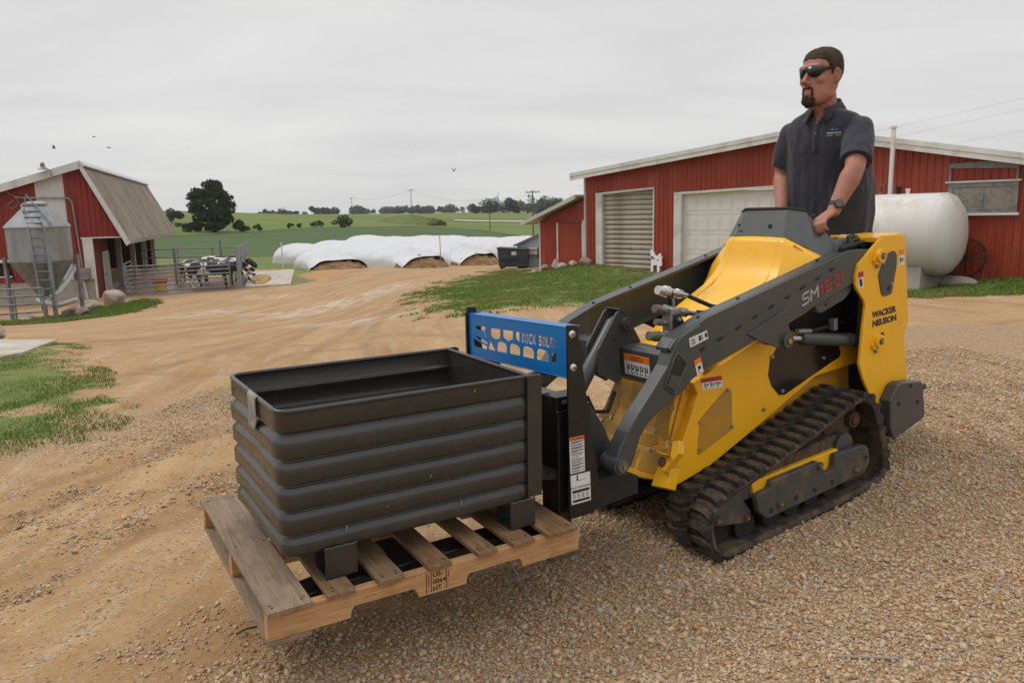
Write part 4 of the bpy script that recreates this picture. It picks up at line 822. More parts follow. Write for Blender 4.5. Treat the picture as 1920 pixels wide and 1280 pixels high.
for k, (px, py, D, h, w, lb) in enumerate(far_t):
    h *= .78
    q = rayat(px, py, D); t_ = thing('tree_clump', lb, 'trees', (q.x, q.y, min(q.z, gz(q.x, q.y))-1), (0, 0, 0), tl); rr = np.random.default_rng(100+k)
    con = 'conifers' in lb or 'grove' in lb
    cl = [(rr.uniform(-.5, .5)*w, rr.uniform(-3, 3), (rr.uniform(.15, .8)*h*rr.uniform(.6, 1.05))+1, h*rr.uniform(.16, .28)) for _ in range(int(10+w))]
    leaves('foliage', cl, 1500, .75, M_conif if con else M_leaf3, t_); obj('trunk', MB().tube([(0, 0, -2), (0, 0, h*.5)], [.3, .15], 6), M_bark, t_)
cl = []; rr = np.random.default_rng(77)
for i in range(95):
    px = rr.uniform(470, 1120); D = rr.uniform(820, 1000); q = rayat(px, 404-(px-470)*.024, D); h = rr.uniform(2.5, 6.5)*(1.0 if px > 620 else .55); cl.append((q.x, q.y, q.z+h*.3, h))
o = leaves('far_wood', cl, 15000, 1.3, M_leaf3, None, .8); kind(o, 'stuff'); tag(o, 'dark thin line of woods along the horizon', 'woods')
for px, py, D, w, h, lb in ((955, 391, 610, 9, 4.5, 'tan roofed farmhouse in the far grove'), (975, 391, 600, 7, 3.8, 'smaller pale farmhouse right of the far conifers')):
    q = rayat(px, py, D); f_ = thing('farmhouse', lb, 'house', (q.x, q.y, q.z-1)); obj('wall', MB().box(-w/2, w/2, -3, 3, 0, h), pm('pale_house_wall', (.40, .36, .28), .8), f_); obj('roof', MB().prism([(-w/2-.4, h), (w/2+.4, h), (w/2-1, h+2.6), (-w/2+1, h+2.6)], -3.4, 3.4), pm('tan_house_roof', (.34, .25, .15), .8), f_)
# mound with grass and far road strip
o = wrap(rock_mesh(61, 4), 'dirt_mound', leafmat('mound_grass', (.10, .13, .03), (.16, .17, .05))); q = rayat(775, 412, 260); o.scale = (26, 20, 6.5); o.location = (q.x, q.y, gz(q.x, q.y)+.2); kind(o, 'structure')
mb = MB(); pts = [(850, 416.5, 335), (900, 415.5, 325), (960, 414, 318), (1010, 413, 312), (1080, 412, 305)]
rdp = [rayat(*p) for p in pts]; vs = []
for p in rdp: zz = gz(p.x, p.y); vs += [(p.x, p.y, zz+.25), (p.x, p.y+13, gz(p.x, p.y+13)+.25)]
mb.add(vs, [(2*i, 2*i+2, 2*i+3, 2*i+1) for i in range(len(rdp)-1)]); kind(obj('road', mb, pm('far_gravel_road', (.52, .46, .37), .9)), 'structure')

# ------------------------------------------------------------------ power poles and wires, birds
M_pole = pm('weathered_pole', (.10, .088, .075), .9, var=.3)
def pole(px, py, D, top, label, arm=2.4, dbl=False):
    q = rayat(px, py, D); h = (py-top)/1450*D; p = thing('power_pole', label, 'power pole', (q.x, q.y, q.z-.3), (0, 0, .25), 'power poles across the fields')
    obj('pole', MB().tube([(0, 0, -1), (0, 0, h)], [.17, .11], 8), M_pole, p); ar = obj('crossarm', MB().box(-arm/2, arm/2, -.07, .07, h-.55, h-.38), M_pole, p)
    for s in (-1, -.35, .35, 1): obj('insulator', MB().cyl((s*arm*.46, 0, h-.38), (s*arm*.46, 0, h-.18), .06, 6), M_dark, ar)
    return Vector((q.x, q.y, q.z-.3+h-.2))
tops = [pole(661, 405, 414, 370, 'first power pole from the left, above the fields'), pole(772, 402, 330, 355, 'second power pole from the left'), pole(919, 432, 234, 371, 'power pole left of the farmhouse grove'), pole(1000, 444, 165, 356, 'nearest power pole, left of the lean-to roof', 3.0)]
q = rayat(935, 408, 300); o = obj('radio_mast', MB().cyl((0, 0, -1), (0, 0, 9.5), .10, 6), M_galvd); o.location = (q.x, q.y, q.z); tag(o, 'thin bare mast between the two right power poles', 'mast')
q = rayat(532, 403, 700); o = thing('power_pole', 'tiny far power pole right of the big tree', 'power pole', (q.x, q.y, q.z), (0, 0, 0), 'power poles across the fields'); obj('pole', MB().cyl((0, 0, -1), (0, 0, 6.5), .25, 6), M_pole, o); obj('crossarm', MB().box(-1.5, 1.5, -.1, .1, 5.6, 5.9), M_pole, o)
def wire(a, b2, sag, label, r=.022):
    a = Vector(a); b2 = Vector(b2); pts = [a.lerp(b2, i/24)-Vector((0, 0, sag*4*(i/24)*(1-i/24))) for i in range(25)]
    o = obj('power_line', MB().tube(pts, r, 4), M_pole); tag(o, label, 'power line', 'power lines'); return o
M_wire = M_pole
far_right = Vector((60, 62, 13.5))
wire(tops[3], far_right, 1.6, 'power line sagging over the garage roof, upper strand', .008); wire(tops[3]+Vector((1.2, 0, -.4)), far_right+Vector((1.0, 1, -.8)), 1.9, 'power line sagging over the garage roof, lower strand', .008); wire(tops[3]+Vector((1.0, 0, -2)), far_right+Vector((0, 0, -3.4)), 1.6, 'lowest power line above the right roof slope', .007)
wire(tops[2], tops[3], 1.2, 'power line between the two poles left of the lean-to', .02); wire(tops[0], tops[1], 2, 'power line between the two left poles', .03); wire(tops[1], tops[2], 2, 'power line from the second pole to the farmhouse pole', .025)
M_bird = pm('dark_bird', (.03, .028, .026), .8)
def bird(px, py, D, a, lb, fl=.25):
    q = rayat(px, py, D); b_ = thing('bird', lb, 'bird', q, (0, 0, a), 'swallows over the yard'); b_.scale = (.62, .62, .62)
    obj('body', MB().loft([[(x, r*math.cos(k*math.pi/4), r*math.sin(k*math.pi/4)) for k in range(8)] for x, r in ((-.16, .008), (-.10, .02), (0, .04), (.08, .035), (.13, .012))]), M_bird, b_, smooth=60)
    for s in (-1, 1): obj('wing', MB().add([(.06, .02*s, .01), (-.05, .02*s, .01), (-.04, .16*s, fl*.35), (.04, .16*s, fl*.35), (-.10, .34*s, fl*.25), (.06, .02*s, .025), (-.05, .02*s, .025), (-.04, .16*s, fl*.35+.012), (.04, .16*s, fl*.35+.012)], [(0, 1, 2, 3), (3, 2, 4), (5, 8, 7, 6), (8, 4, 7), (0, 3, 8, 5), (1, 6, 7, 2), (3, 4, 8), (2, 7, 4)]), M_bird, b_)
    obj('tail', MB().add([(-.12, -.02, 0), (-.12, .02, 0), (-.26, .05, .01), (-.26, -.05, .01), (-.19, 0, .012)], [(0, 1, 4), (1, 2, 4), (3, 0, 4)]), M_bird, b_)
bird(101, 278, 34, .4, 'lowest bird at the left edge over the barn', .5); bird(176, 257, 40, 2.6, 'highest bird over the barn', .15); bird(204, 277, 38, 3.0, 'bird gliding right of the highest one', .1); bird(851, 321, 36, 1.2, 'lone bird over the middle of the fields', .6); bird(352, 277, 60, 1.9, 'faint bird between the barn and the tree', .3)
# ================================================================== the loader
YEL = (.80, .415, .007)
M_yel = pm('yellow_machine_paint', YEL, .36, var=.06, scale=2, coat=.15, dirt=(.30, .19, .07), dirt_amt=.12, dscale=3)
M_yeld = pm('dusty_yellow_paint', (.68, .335, .010), .5, var=.12, scale=3, dirt=(.26, .16, .07), dirt_amt=.45, dscale=4)
M_gry = pm('dark_grey_machine_paint', (.050, .055, .0555), .36, var=.12, scale=3, dirt=(.13, .10, .07), dirt_amt=.12, dscale=5)
M_gryl = pm('grey_plastic_cowl', (.082, .088, .090), .5, var=.08, scale=4, bmp=.12, bscale=500)
M_guard = pm('grey_roller_guard', (.050, .050, .047), .5, var=.15, scale=5, dirt=(.16, .11, .06), dirt_amt=.3, dscale=8)
M_blk = pm('black_steel_paint', (.0075, .0075, .008), .32, var=.2, scale=4, dirt=(.10, .08, .055), dirt_amt=.10, dscale=7)
M_blkm = pm('matt_black', (.012, .012, .012), .7, var=.3, scale=6)
M_chrome = pm('bright_zinc', (.55, .54, .50), .25, .9, var=.1, scale=30)
M_bolt = pm('zinc_bolt', (.42, .41, .37), .35, .8, var=.15, scale=40)
M_brass = pm('brass_nipple', (.50, .36, .12), .35, .9)
M_zinc = pm('dull_zinc_fitting', (.28, .30, .28), .42, .75, var=.25, scale=18, dirt=(.14, .11, .08), dirt_amt=.35, dscale=25)
M_plug = pm('brown_grey_plug', (.13, .11, .095), .55, .2, var=.25, scale=25)
M_rub = pm('track_rubber', (.014, .0135, .013), .62, var=.3, scale=9, dirt=(.10, .066, .04), dirt_amt=.40, dscale=15, bmp=.5, bscale=70)
M_belt = pm('dirty_track_belt', (.016, .015, .0145), .75, var=.3, scale=9, dirt=(.095, .062, .038), dirt_amt=.65, dscale=11, bmp=.6, bscale=60)
M_mud = pm('caked_dirt', (.105, .068, .040), .95, var=.4, scale=14, dirt=(.03, .026, .022), dirt_amt=.5, dscale=18, bmp=.9, bscale=60)
M_rust = pm('rusty_hub', (.10, .045, .025), .8, .2, var=.4, scale=30, bmp=.5, bscale=90)
M_dwhite = pm('decal_white', (.62, .62, .61), .45, var=.04)
M_dorange = pm('decal_orange', (.75, .17, .012), .45, var=.04)
M_dred = pm('decal_red', (.36, .012, .02), .45, var=.04)
M_dblack = pm('decal_black', (.012, .012, .012), .5)
M_lgrey = pm('lettering_silver', (.38, .39, .40), .45, var=.03)
M_lred = pm('lettering_red', (.45, .018, .02), .45, var=.03)
M_ldark = pm('lettering_dark', (.030, .030, .026), .5)
HD, PT = R(32.5), R(6.0)
MF = Matrix(((-math.cos(HD)*math.cos(PT), math.sin(HD), -math.cos(HD)*math.sin(PT)), (-math.sin(HD)*math.cos(PT), -math.cos(HD), -math.sin(HD)*math.sin(PT)), (-math.sin(PT), 0, math.cos(PT)))).to_4x4()
MO = Vector((1.0637, 3.3595, 0))-MF.to_3x3() @ Vector((0, .53, 0))
MM = Matrix.Translation(MO) @ MF
LD = thing('mini_track_loader', 'yellow and grey stand-on mini track loader carrying the pallet', 'track loader', mat4=MM)
def both(fn, name, m_, smooth=None, bevel=None):
    """near and far copy of one part"""
    out = []
    for s in (1, -1):
        mb = fn(s); o = obj(name, mb, m_, LD, smooth, bevel); out.append(o)
    return out
def P2(poly, y0, y1): return lambda s: MB().prism(poly, s*y0, s*y1)
BOLT = MB().cyl((0, 0, 0), (0, .006, 0), .013, 12).prism([(.010*math.cos(k*math.pi/3), .010*math.sin(k*math.pi/3)) for k in range(6)], .006, .013).mesh('bolt')
def bolt(parent, x, y, z, s=1, sc=1, m_=None, rot=None):
    o = wrap(BOLT, 'bolt', None, parent); o.location = (x, y, z); o.scale = (sc, sc, sc)
    o.rotation_euler = rot if rot else (0, 0, 0 if s > 0 else math.pi)
    return o
BOLT.materials.append(M_bolt)
# chassis
obj('chassis', MB().prism([(.225, .375), (.03, .78), (-.42, .86), (-.70, .90), (-1.22, .66), (-1.22, .36), (-.30, .30), (.20, .33)], -.235, .235), M_yeld, LD, bevel=.008)
obj('engine_bay', MB().prism([(-.60, .6), (-.60, 1.0), (-.72, 1.13), (-1.24, 1.22), (-1.24, .62)], -.225, .225), M_blkm, LD)
sp = [(.20, .395), (.005, .735), (.03, .80), (-.20, .852), (-.42, .905), (-.575, .935), (-.60, .86), (-1.06, .742), (-1.24, .70), (-1.245, .60), (-.86, .612), (-.39, .462), (-.05, .362), (.17, .335)]
sides = both(P2(sp, .232, .285), 'side_panel', M_yel, bevel=.007)
wp = [(-.487, .709), (-.507, .785), (-.555, .832), (-.607, .853), (-1.055, .734), (-1.073, .696), (-1.058, .672), (-.979, .658), (-.605, .579), (-.562, .588), (-.51, .648)]
for s, p_ in zip((1, -1), sides):
    w_ = obj('side_window', MB().prism(wp, s*.283, s*.2885), pm('smoked_window', (.012, .012, .012), .18, var=.2), p_); cx_ = sum(p[0] for p in wp)/11
    for x, z in ((-.515, .80), (-.92, .70), (-.585, .602), (-.44, .545)): bolt(w_, x, s*.2885, z, s, .8)
    sc_p = [(.035, .452), (-.002, .617), (-.192, .722), (-.219, .703), (-.211, .505), (.02, .44)]
    scr = obj('side_screen', MB().prism(sc_p, s*.284, s*.2872), None, p_)
    for x, z in ((.018, .470), (.006, .60), (-.196, .706), (-.206, .52)): bolt(scr, x, s*.287, z, s, .7)
# triangle of yellow side sheet that shows between arm and engine bay
both(P2([(-.42, .90), (-.62, .925), (-.80, 1.10), (-.70, 1.14), (-.40, 1.02)], .20, .24), 'hood_side', M_yeld)
# perforated yellow screens
M_scr, t, b = nmat('perforated_yellow_screen'); vco = N(t, 'ShaderNodeTexCoord').outputs['Object']
sv = t.nodes.new('ShaderNodeSeparateXYZ'); L(t, vco, sv.inputs[0]); hx = math_(t, 'SINE', math_(t, 'MULTIPLY', math_(t, 'ADD', sv.outputs[0], sv.outputs[1]), 1100.0)); hz = math_(t, 'SINE', math_(t, 'MULTIPLY', sv.outputs[2], 1100.0)); hole = ramp(t, math_(t, 'MULTIPLY', hx, hz), .05, .35); dn = noise(t, vco, 9, 5, .65)
c0 = mixc(t, ramp(t, dn, .40, .65), (.52, .26, .012), (.38, .21, .045))
L(t, mixc(t, math_(t, 'MULTIPLY', hole, .65), c0, (.06, .038, .012)), b.inputs['Base Color']); b.inputs['Roughness'].default_value = .6
for o in bpy.data.objects:
    if o.name.startswith('side_screen'): o.data.materials.clear(); o.data.materials.append(M_scr)
# front face with its screens
FU = Vector((0, 1, 0)); FV = Vector((.43, 0, -.755)).normalized(); FW = FU.cross(FV)
if FW.x < 0: FW = -FW
FMx = axes((.028, 0, .80), FU, FV, FW)
ff = [(-.215, .03), (-.235, .28), (-.30, .43), (-.30, .475), (-.15, .50), (.15, .50), (.30, .475), (.30, .43), (.235, .28), (.215, .03)]
front = obj('front_guard', MB().prism(ff, -.015, .012, 'z').xf(FMx), M_yeld, LD, bevel=.006)
scrs = [[(.150, .255), (.140, .19), (.190, .065), (.212, .06), (.232, .22), (.262, .285), (.235, .297)], [(-.03, .290), (.04, .298), (.182, .284), (.205, .317), (.153, .345), (-.03, .345)], [(.125, .375), (.22, .350), (.270, .325), (.285, .35), (.235, .458), (.125, .465)], [(.03, .375), (.095, .372), (.095, .462), (.03, .466)]]
for pl in scrs:
    for s in (1, -1):
        q_ = [(p[0]*s, p[1]) for p in pl]; obj('screen', MB().prism(q_, .012, .0155, 'z').xf(FMx), M_scr, front)
for u, v in ((-.221, .298), (.160, .266), (.280, .300), (.172, .358), (.047, .363), (.224, .139), (-.16, .27), (-.10, .36)):
    p = FMx @ Vector((u, v, .012)); bolt(front, p.x, p.y, p.z, 1, .85, rot=Matrix.Rotation(0, 4, 'X').to_3x3().to_euler() if False else (FW.to_track_quat('Y', 'Z').to_euler()))
for s in (1, -1):
    ear = obj('corner_ear', MB().prism([(s*.268, .352), (s*.325, .352), (s*.312, .288), (s*.350, .274), (s*.372, .33), (s*.318, .432), (s*.285, .42)], .01, .045, 'z').xf(FMx).add([tuple(FMx @ Vector(q)) for q in ((s*.262, .352, .012), (s*.330, .352, .012), (s*.330, .352, .075), (s*.262, .352, .075), (s*.262, .358, .012), (s*.330, .358, .012), (s*.330, .358, .075), (s*.262, .358, .075))], [(0, 1, 2, 3), (7, 6, 5, 4), (0, 4, 5, 1), (1, 5, 6, 2), (2, 6, 7, 3), (3, 7, 4, 0)]), M_yel, LD, bevel=.004)
    p0_ = FMx @ Vector((s*.292, .392, .046)); p1_ = FMx @ Vector((s*.292, .392, .052)); obj('work_light', MB().cyl(p0_, p1_, .022, 16), M_chrome if s < 0 else M_rust, ear)
    obj('corner_box', MB().prism([(s*.24, .42), (s*.33, .40), (s*.335, .50), (s*.24, .515)], -.05, .016, 'z').xf(FMx), M_yel, LD, bevel=.006)
# hood: stations along the machine, sections across it
def sect(x, z, w, x2, z2, w2, x3=None, z3=None, w3=None, crown=.006):
    return [(x3 if x3 is not None else x2, -(w3 or w2), z3 if z3 is not None else z2-.12), (x2, -w2, z2), (x, -w, z), (x, -w*.5, z+crown*.7), (x, 0, z+crown), (x, w*.5, z+crown*.7), (x, w, z), (x2, w2, z2), (x3 if x3 is not None else x2, (w3 or w2), z3 if z3 is not None else z2-.12)]
hs = [sect(-.785, 1.350, .178, -.865, 1.252, .325, -.90, 1.05, .325), sect(-.770, 1.325, .182, -.84, 1.235, .325, -.87, 1.05, .325), sect(-.745, 1.265, .190, -.78, 1.19, .32, -.80, 1.0, .32), sect(-.712, 1.208, .200, -.73, 1.13, .31, -.74, .98, .31),
      sect(-.668, 1.158, .210, -.67, 1.09, .29, -.67, .95, .285), sect(-.600, 1.112, .216, -.60, 1.06, .265, -.60, .92, .26), sect(-.480, 1.064, .220, -.48, 1.01, .25, -.48, .90, .245), sect(-.300, .992, .222, -.30, .94, .243, -.30, .86, .24), sect(-.110, .885, .222, -.11, .84, .240, -.11, .80, .236), sect(.0, .822, .222, .0, .80, .238, .0, .77, .236), sect(.03, .79, .222, .03, .775, .236, .03, .75, .234)]
hb = MB(); n = len(hs[0]); hb.add([p for q in hs for p in q], [(i*n+k, i*n+k+1, (i+1)*n+k+1, (i+1)*n+k) for i in range(len(hs)-1) for k in range(n-1)])
hood = obj('hood', hb, M_yel, LD); hood.data.shade_smooth()
sha = hood.data.attributes.new('sharp_edge', 'BOOLEAN', 'EDGE')
for e in hood.data.edges:
    a_, b_ = e.vertices
    if a_ % 9 == b_ % 9 and a_ % 9 in (1, 2, 6, 7): sha.data[e.index].value = True
md = hood.modifiers.new('s', 'SOLIDIFY'); md.thickness = .008; md.offset = -1
for s in (1, -1): obj('hood_rib', MB().tube([(-.772, s*.150, 1.343), (-.736, s*.152, 1.262), (-.70, s*.155, 1.203), (-.655, s*.16, 1.16), (-.58, s*.165, 1.117), (-.40, s*.17, 1.042), (-.2, s*.17, .948), (-.02, s*.17, .846)], .0035, 6), M_yel, hood, smooth=60)
for s in (1, -1): obj('hood_crease', MB().tube([(-.792, s*.225, 1.315), (-.845, s*.32, 1.232)], .007, 6), M_yeld, hood, smooth=60)
obj('hood_sticker', MB().prism([(-.02, .28), (.10, .28), (.06, .2), (-.02, .22)], 0, .001, 'z').xf(Matrix.Translation((-.12, 0, .885)) @ Matrix.Rotation(R(31), 4, 'Y')), M_dred, hood)
# grey cowl round the controls
cv = []
for s in (1, -1):
    cv += [[(-.868, s*.135, 1.488), (-.79, s*.16, 1.335), (-.92, s*.205, 1.470), (-.845, s*.245, 1.30), (-.99, s*.235, 1.385), (-.865, s*.325, 1.245), (-1.05, s*.245, 1.322), (-1.09, s*.25, 1.300), (-.98, s*.333, 1.225), (-1.265, s*.25, 1.285), (-1.265, s*.333, 1.195)]]
cm_ = MB()
o_ = len(cv[0]); cm_.add(cv[0]+cv[1], [(0, o_, o_+1, 1)]+[f for k in (0, o_) for f in ((k, k+1, k+3, k+2) , (k+2, k+3, k+5, k+4), (k+4, k+5, k+8, k+6), (k+6, k+8, k+7), (k+7, k+8, k+10, k+9))])
cowl = obj('control_cowl', cm_, M_gryl, LD); md = cowl.modifiers.new('s', 'SOLIDIFY'); md.thickness = .012; md.offset = 0; md = cowl.modifiers.new('b', 'BEVEL'); md.width = .006; md.segments = 2
obj('cowl_trim', MB().tube([(-1.05, -.245, 1.324), (-.99, -.235, 1.388), (-.92, -.205, 1.475), (-.868, -.135, 1.494), (-.868, .135, 1.494), (-.92, .205, 1.475), (-.99, .235, 1.388), (-1.05, .245, 1.324)], .009, 8), M_blkm, cowl, smooth=50)
for y, x, z in ((-.155, -.842, 1.405), (-.13, -.822, 1.372), (.06, -.828, 1.405)):
    o = obj('button', MB().cyl((x-.02, y, z), (x+.012, y, z+.004), .011, 12), M_blkm, cowl)
obj('control_deck', MB().prism([(-.96, 1.24), (-.96, 1.275), (-1.30, 1.283), (-1.30, 1.22)], -.24, .24), M_blkm, LD)
obj('deck_frame', MB().prism([(-1.20, 1.275), (-1.20, 1.297), (-1.42, 1.292), (-1.42, 1.27)], -.42, .42), M_yel, LD)
for s in (1, -1): obj('cowl_bolt', MB().cyl((-1.205, s*.330, 1.262), (-1.205, s*.350, 1.262), .016, 14), M_chrome, cowl)
def un_deck(x, y): return (x, y, 1.283)
hb_ = obj('grab_bar', MB().tube([(-1.035, -.17, 1.28), (-1.00, -.17, 1.385), (-1.00, .17, 1.385), (-1.035, .17, 1.28)], .014, 10), M_blkm, LD, smooth=50)
for s in (1, -1): js = obj('joystick', MB().tube([(-1.08, s*.155, 1.28), (-1.075, s*.155, 1.33), (-1.07, s*.155, 1.345), (-1.06, s*.155, 1.425), (-1.058, s*.155, 1.44)], [.024, .014, .02, .024, .012], 12), M_blkm, LD, smooth=50)
obj('switch', MB().box(-1.16, -1.13, .18, .215, 1.283, 1.305), pm('orange_switch', (.7, .16, .02), .4), LD); obj('switch', MB().cyl((-1.12, .235, 1.285), (-1.12, .235, 1.31), .012, 10), M_chrome, LD); obj('switch', MB().cyl((-1.24, .2, 1.285), (-1.24, .2, 1.305), .016, 10), M_dwhite, LD)
# lift arms
beam = [(-1.17, 1.243), (-1.136, 1.249), (-.967, 1.267), (-.498, 1.201), (-.205, 1.163), (.051, 1.129), (.248, 1.073), (.29, 1.04), (.18, .87), (.165, .877), (.08, .898), (-.191, .946), (-.45, .985), (-.695, 1.036), (-.958, 1.088), (-1.17, 1.13)]
knee = [(.10, 1.110), (.20, 1.085), (.245, 1.066), (.262, 1.048), (.278, 1.020), (.310, .968), (.392, .892), (.492, .806), (.560, .742), (.606, .686), (.628, .650), (.645, .618), (.642, .590), (.61, .568), (.570, .577), (.548, .597), (.528, .623), (.491, .702), (.434, .754), (.353, .792), (.229, .836), (.165, .877), (.12, .887)]
arms = []
for s in (1, -1):
    ar = obj('lift_arm', MB().prism(beam, s*.402, s*.418), M_gry, LD, bevel=.004); arms.append(ar)
    fl = MB()
    for (x0, z0), (x1, z1) in zip(beam[1:7], beam[2:8]): fl.prism([(x0, z0-.014), (x1, z1-.014), (x1, z1+.0005), (x0, z0+.0005)], s*.335, s*.4025)
    obj('top_flange', fl, M_gry, ar)
    fl = MB(); bt_ = [(-1.17, 1.13), (-.958, 1.088), (-.695, 1.036), (-.45, .985), (-.191, .946), (.08, .898), (.165, .877)]
    for (x0, z0), (x1, z1) in zip(bt_[:-1], bt_[1:]): fl.prism([(x0, z0), (x1, z1), (x1, z1+.012), (x0, z0+.012)], s*.345, s*.4025)
    obj('bottom_flange', fl, M_gry, ar)
    obj('arm_knee', MB().prism(knee, s*.348, s*.424), M_gry, ar, bevel=.008)
    cb_ = [(.264, 1.006), (.248, 1.012), (.206, .960), (.206, .945), (.279, .842), (.290, .842), (.336, .880), (.334, .892)]
    obj('knee_pocket', MB().prism([(.262, 1.0), (.21, .955), (.246, .91), (.298, .930)], s*.4235, s*.4262), M_blkm, ar); obj('pocket_rim', MB().tube([(p[0], s*.425, p[1]) for p in cb_+[cb_[0]]], .006, 6, False), M_gry, ar, smooth=60)
    obj('pocket_latch', MB().prism([(.243, .907), (.30, .927), (.328, .884), (.284, .852)], s*.4235, s*.432), M_gry, ar, bevel=.003)
    pv = obj('pivot_boss', MB().cyl((.613, s*.33, .611), (.613, s*.435, .611), .040, 24).cyl((.613, s*.43, .611), (.613, s*.442, .611), .032, 24), M_gry, ar, smooth=40, bevel=.003)
    obj('pin_washer', MB().cyl((.613, s*.44, .611), (.613, s*.446, .611), .026, 20), M_plug, pv); obj('grease_nipple', MB().cyl((.613, s*.446, .611), (.613, s*.455, .611), .008, 8), M_brass, pv)
    bp = obj('cylinder_bracket', MB().prism([(-.190, 1.002), (-.462, 1.066), (-.478, 1.0), (-.49, .93), (-.47, .895), (-.43, .882), (-.385, .895), (-.34, .922), (-.28, .946), (-.234, .975)], s*.417, s*.427), M_gry, ar, bevel=.003)
    obj('cylinder_pin', MB().cyl((-.455, s*.30, .915), (-.455, s*.445, .915), .036, 22), M_gry, bp, smooth=40, bevel=.003); obj('grease_nipple', MB().cyl((-.455, s*.445, .915), (-.455, s*.452, .915), .013, 12), M_brass, bp)
    st2 = obj('arm_gusset', MB().prism([(-.70, 1.045), (-.721, 1.02), (-.732, .998), (-.765, .984), (-.949, 1.018), (-1.004, 1.052), (-1.03, 1.11), (-.9, 1.10)], s*.36, s*.40), M_gry, ar, bevel=.004)
    obj('hole', MB().cyl((-.80, s*.3985, 1.02), (-.80, s*.402, 1.02), .008, 10), M_blkm, st2)
    if s > 0: slm = MB().box(-.018, .018, 0, .004, -.006, .006).mesh('slot')
    for x, z in ((.098, .993), (-.021, 1.017), (-.141, 1.043), (-.254, 1.069), (-.369, 1.094), (-.487, 1.119), (-.599, 1.144), (-.713, 1.169), (-.825, 1.195)):
        o = wrap(slm, 'slot', M_blkm, ar); o.location = (x, s*.418 if s > 0 else -.422, z); o.rotation_euler = (0, R(12), 0)
    obj('weld_line', MB().bar((.14, s*.419, .980), (-.88, s*.419, 1.203), .003, .003), M_gryl, ar)
    for x, z in ((-.20, 1.164), (-.78, 1.246), (.06, 1.128)): obj('hole', MB().cyl((x, s*.37, z-.002), (x, s*.37, z+.004), .008, 10), M_blkm, ar)
    # lift cylinder
    cy_ = obj('lift_cylinder', MB().tube([(-.688, s*.33, .862), (-.70, s*.33, .859), (-1.085, s*.33, .768), (-1.09, s*.33, .767), (-1.20, s*.33, .741)], [.028, .034, .034, .038, .036], 20), M_gry, LD, smooth=40)
    obj('piston_rod', MB().cyl((-.47, s*.33, .912), (-.70, s*.33, .859), .016, 16), M_chrome, cy_, smooth=40); obj('hose_clamp', MB().tube([(-1.07, s*.33, .772), (-1.085, s*.33, .768)], .0375, 20), M_zinc, cy_, smooth=40)
    obj('port_fitting', MB().tube([(-.66, s*.33, .905), (-.70, s*.33, .897), (-.72, s*.33, .893), (-.76, s*.33, .885)], [.012, .016, .013, .016], 10), M_zinc, cy_, smooth=40)
    obj('cylinder_hose', MB().tube([(-.76, s*.33, .885), (-.9, s*.31, .87), (-1.05, s*.28, .86), (-1.2, s*.26, .85)], .011, 8), M_blkm, cy_, smooth=50)
ar = arms[0]
# lettering on the near arm: strokes drawn on the plate
def strokes(parent, name, lines, m_, x0, z0, ux, uz, vx, vz, y, w, sgn=1):
    mb = MB()
    for ln_ in lines:
        for a, b2 in zip(ln_[:-1], ln_[1:]):
            A_ = (x0+ux*a[0]+vx*a[1], y, z0+uz*a[0]+vz*a[1]); B_ = (x0+ux*b2[0]+vx*b2[1], y, z0+uz*b2[0]+vz*b2[1]); d = Vector(B_)-Vector(A_); d.normalize()
            mb.bar(Vector(A_)-d*w*.5, Vector(B_)+d*w*.5, .002, w, (d.z, 0, -d.x))
    return obj(name, mb, m_, parent)
sx, sz_ = -.594, 1.058; dxl = Vector((-.918+.594, 0, 1.118-1.058)); ul = dxl.length; dxl.normalize(); up_ = Vector((0, 0, 1))
kw = dict(x0=sx, z0=sz_, ux=dxl.x*ul/5.45, uz=dxl.z*ul/5.45, vx=.0, vz=.052, y=.4195, w=.0085)
S_ = [[(.8, 1), (.15, 1), (0, .85), (0, .65), (.12, .52), (.7, .48), (.82, .35), (.82, .15), (.68, 0), (0, 0)]]
M__ = [[(1.1, 0), (1.1, 1), (1.55, .45), (2.0, 1), (2.0, 0)]]
strokes(ar, 'lettering', S_+M__, M_lgrey, **kw)
one = [[(2.3, .8), (2.55, 1), (2.55, 0)]]; two = [[(2.95, 1), (3.6, 1), (3.75, .85), (3.75, .65), (3.6, .52), (3.1, .48), (2.95, .35), (2.95, 0), (3.8, 0)]]; zero = [[(4.2, .15), (4.2, .85), (4.35, 1), (5.0, 1), (5.15, .85), (5.15, .15), (5.0, 0), (4.35, 0), (4.2, .15)]]
strokes(ar, 'lettering', one+two+zero, M_lred, **kw)
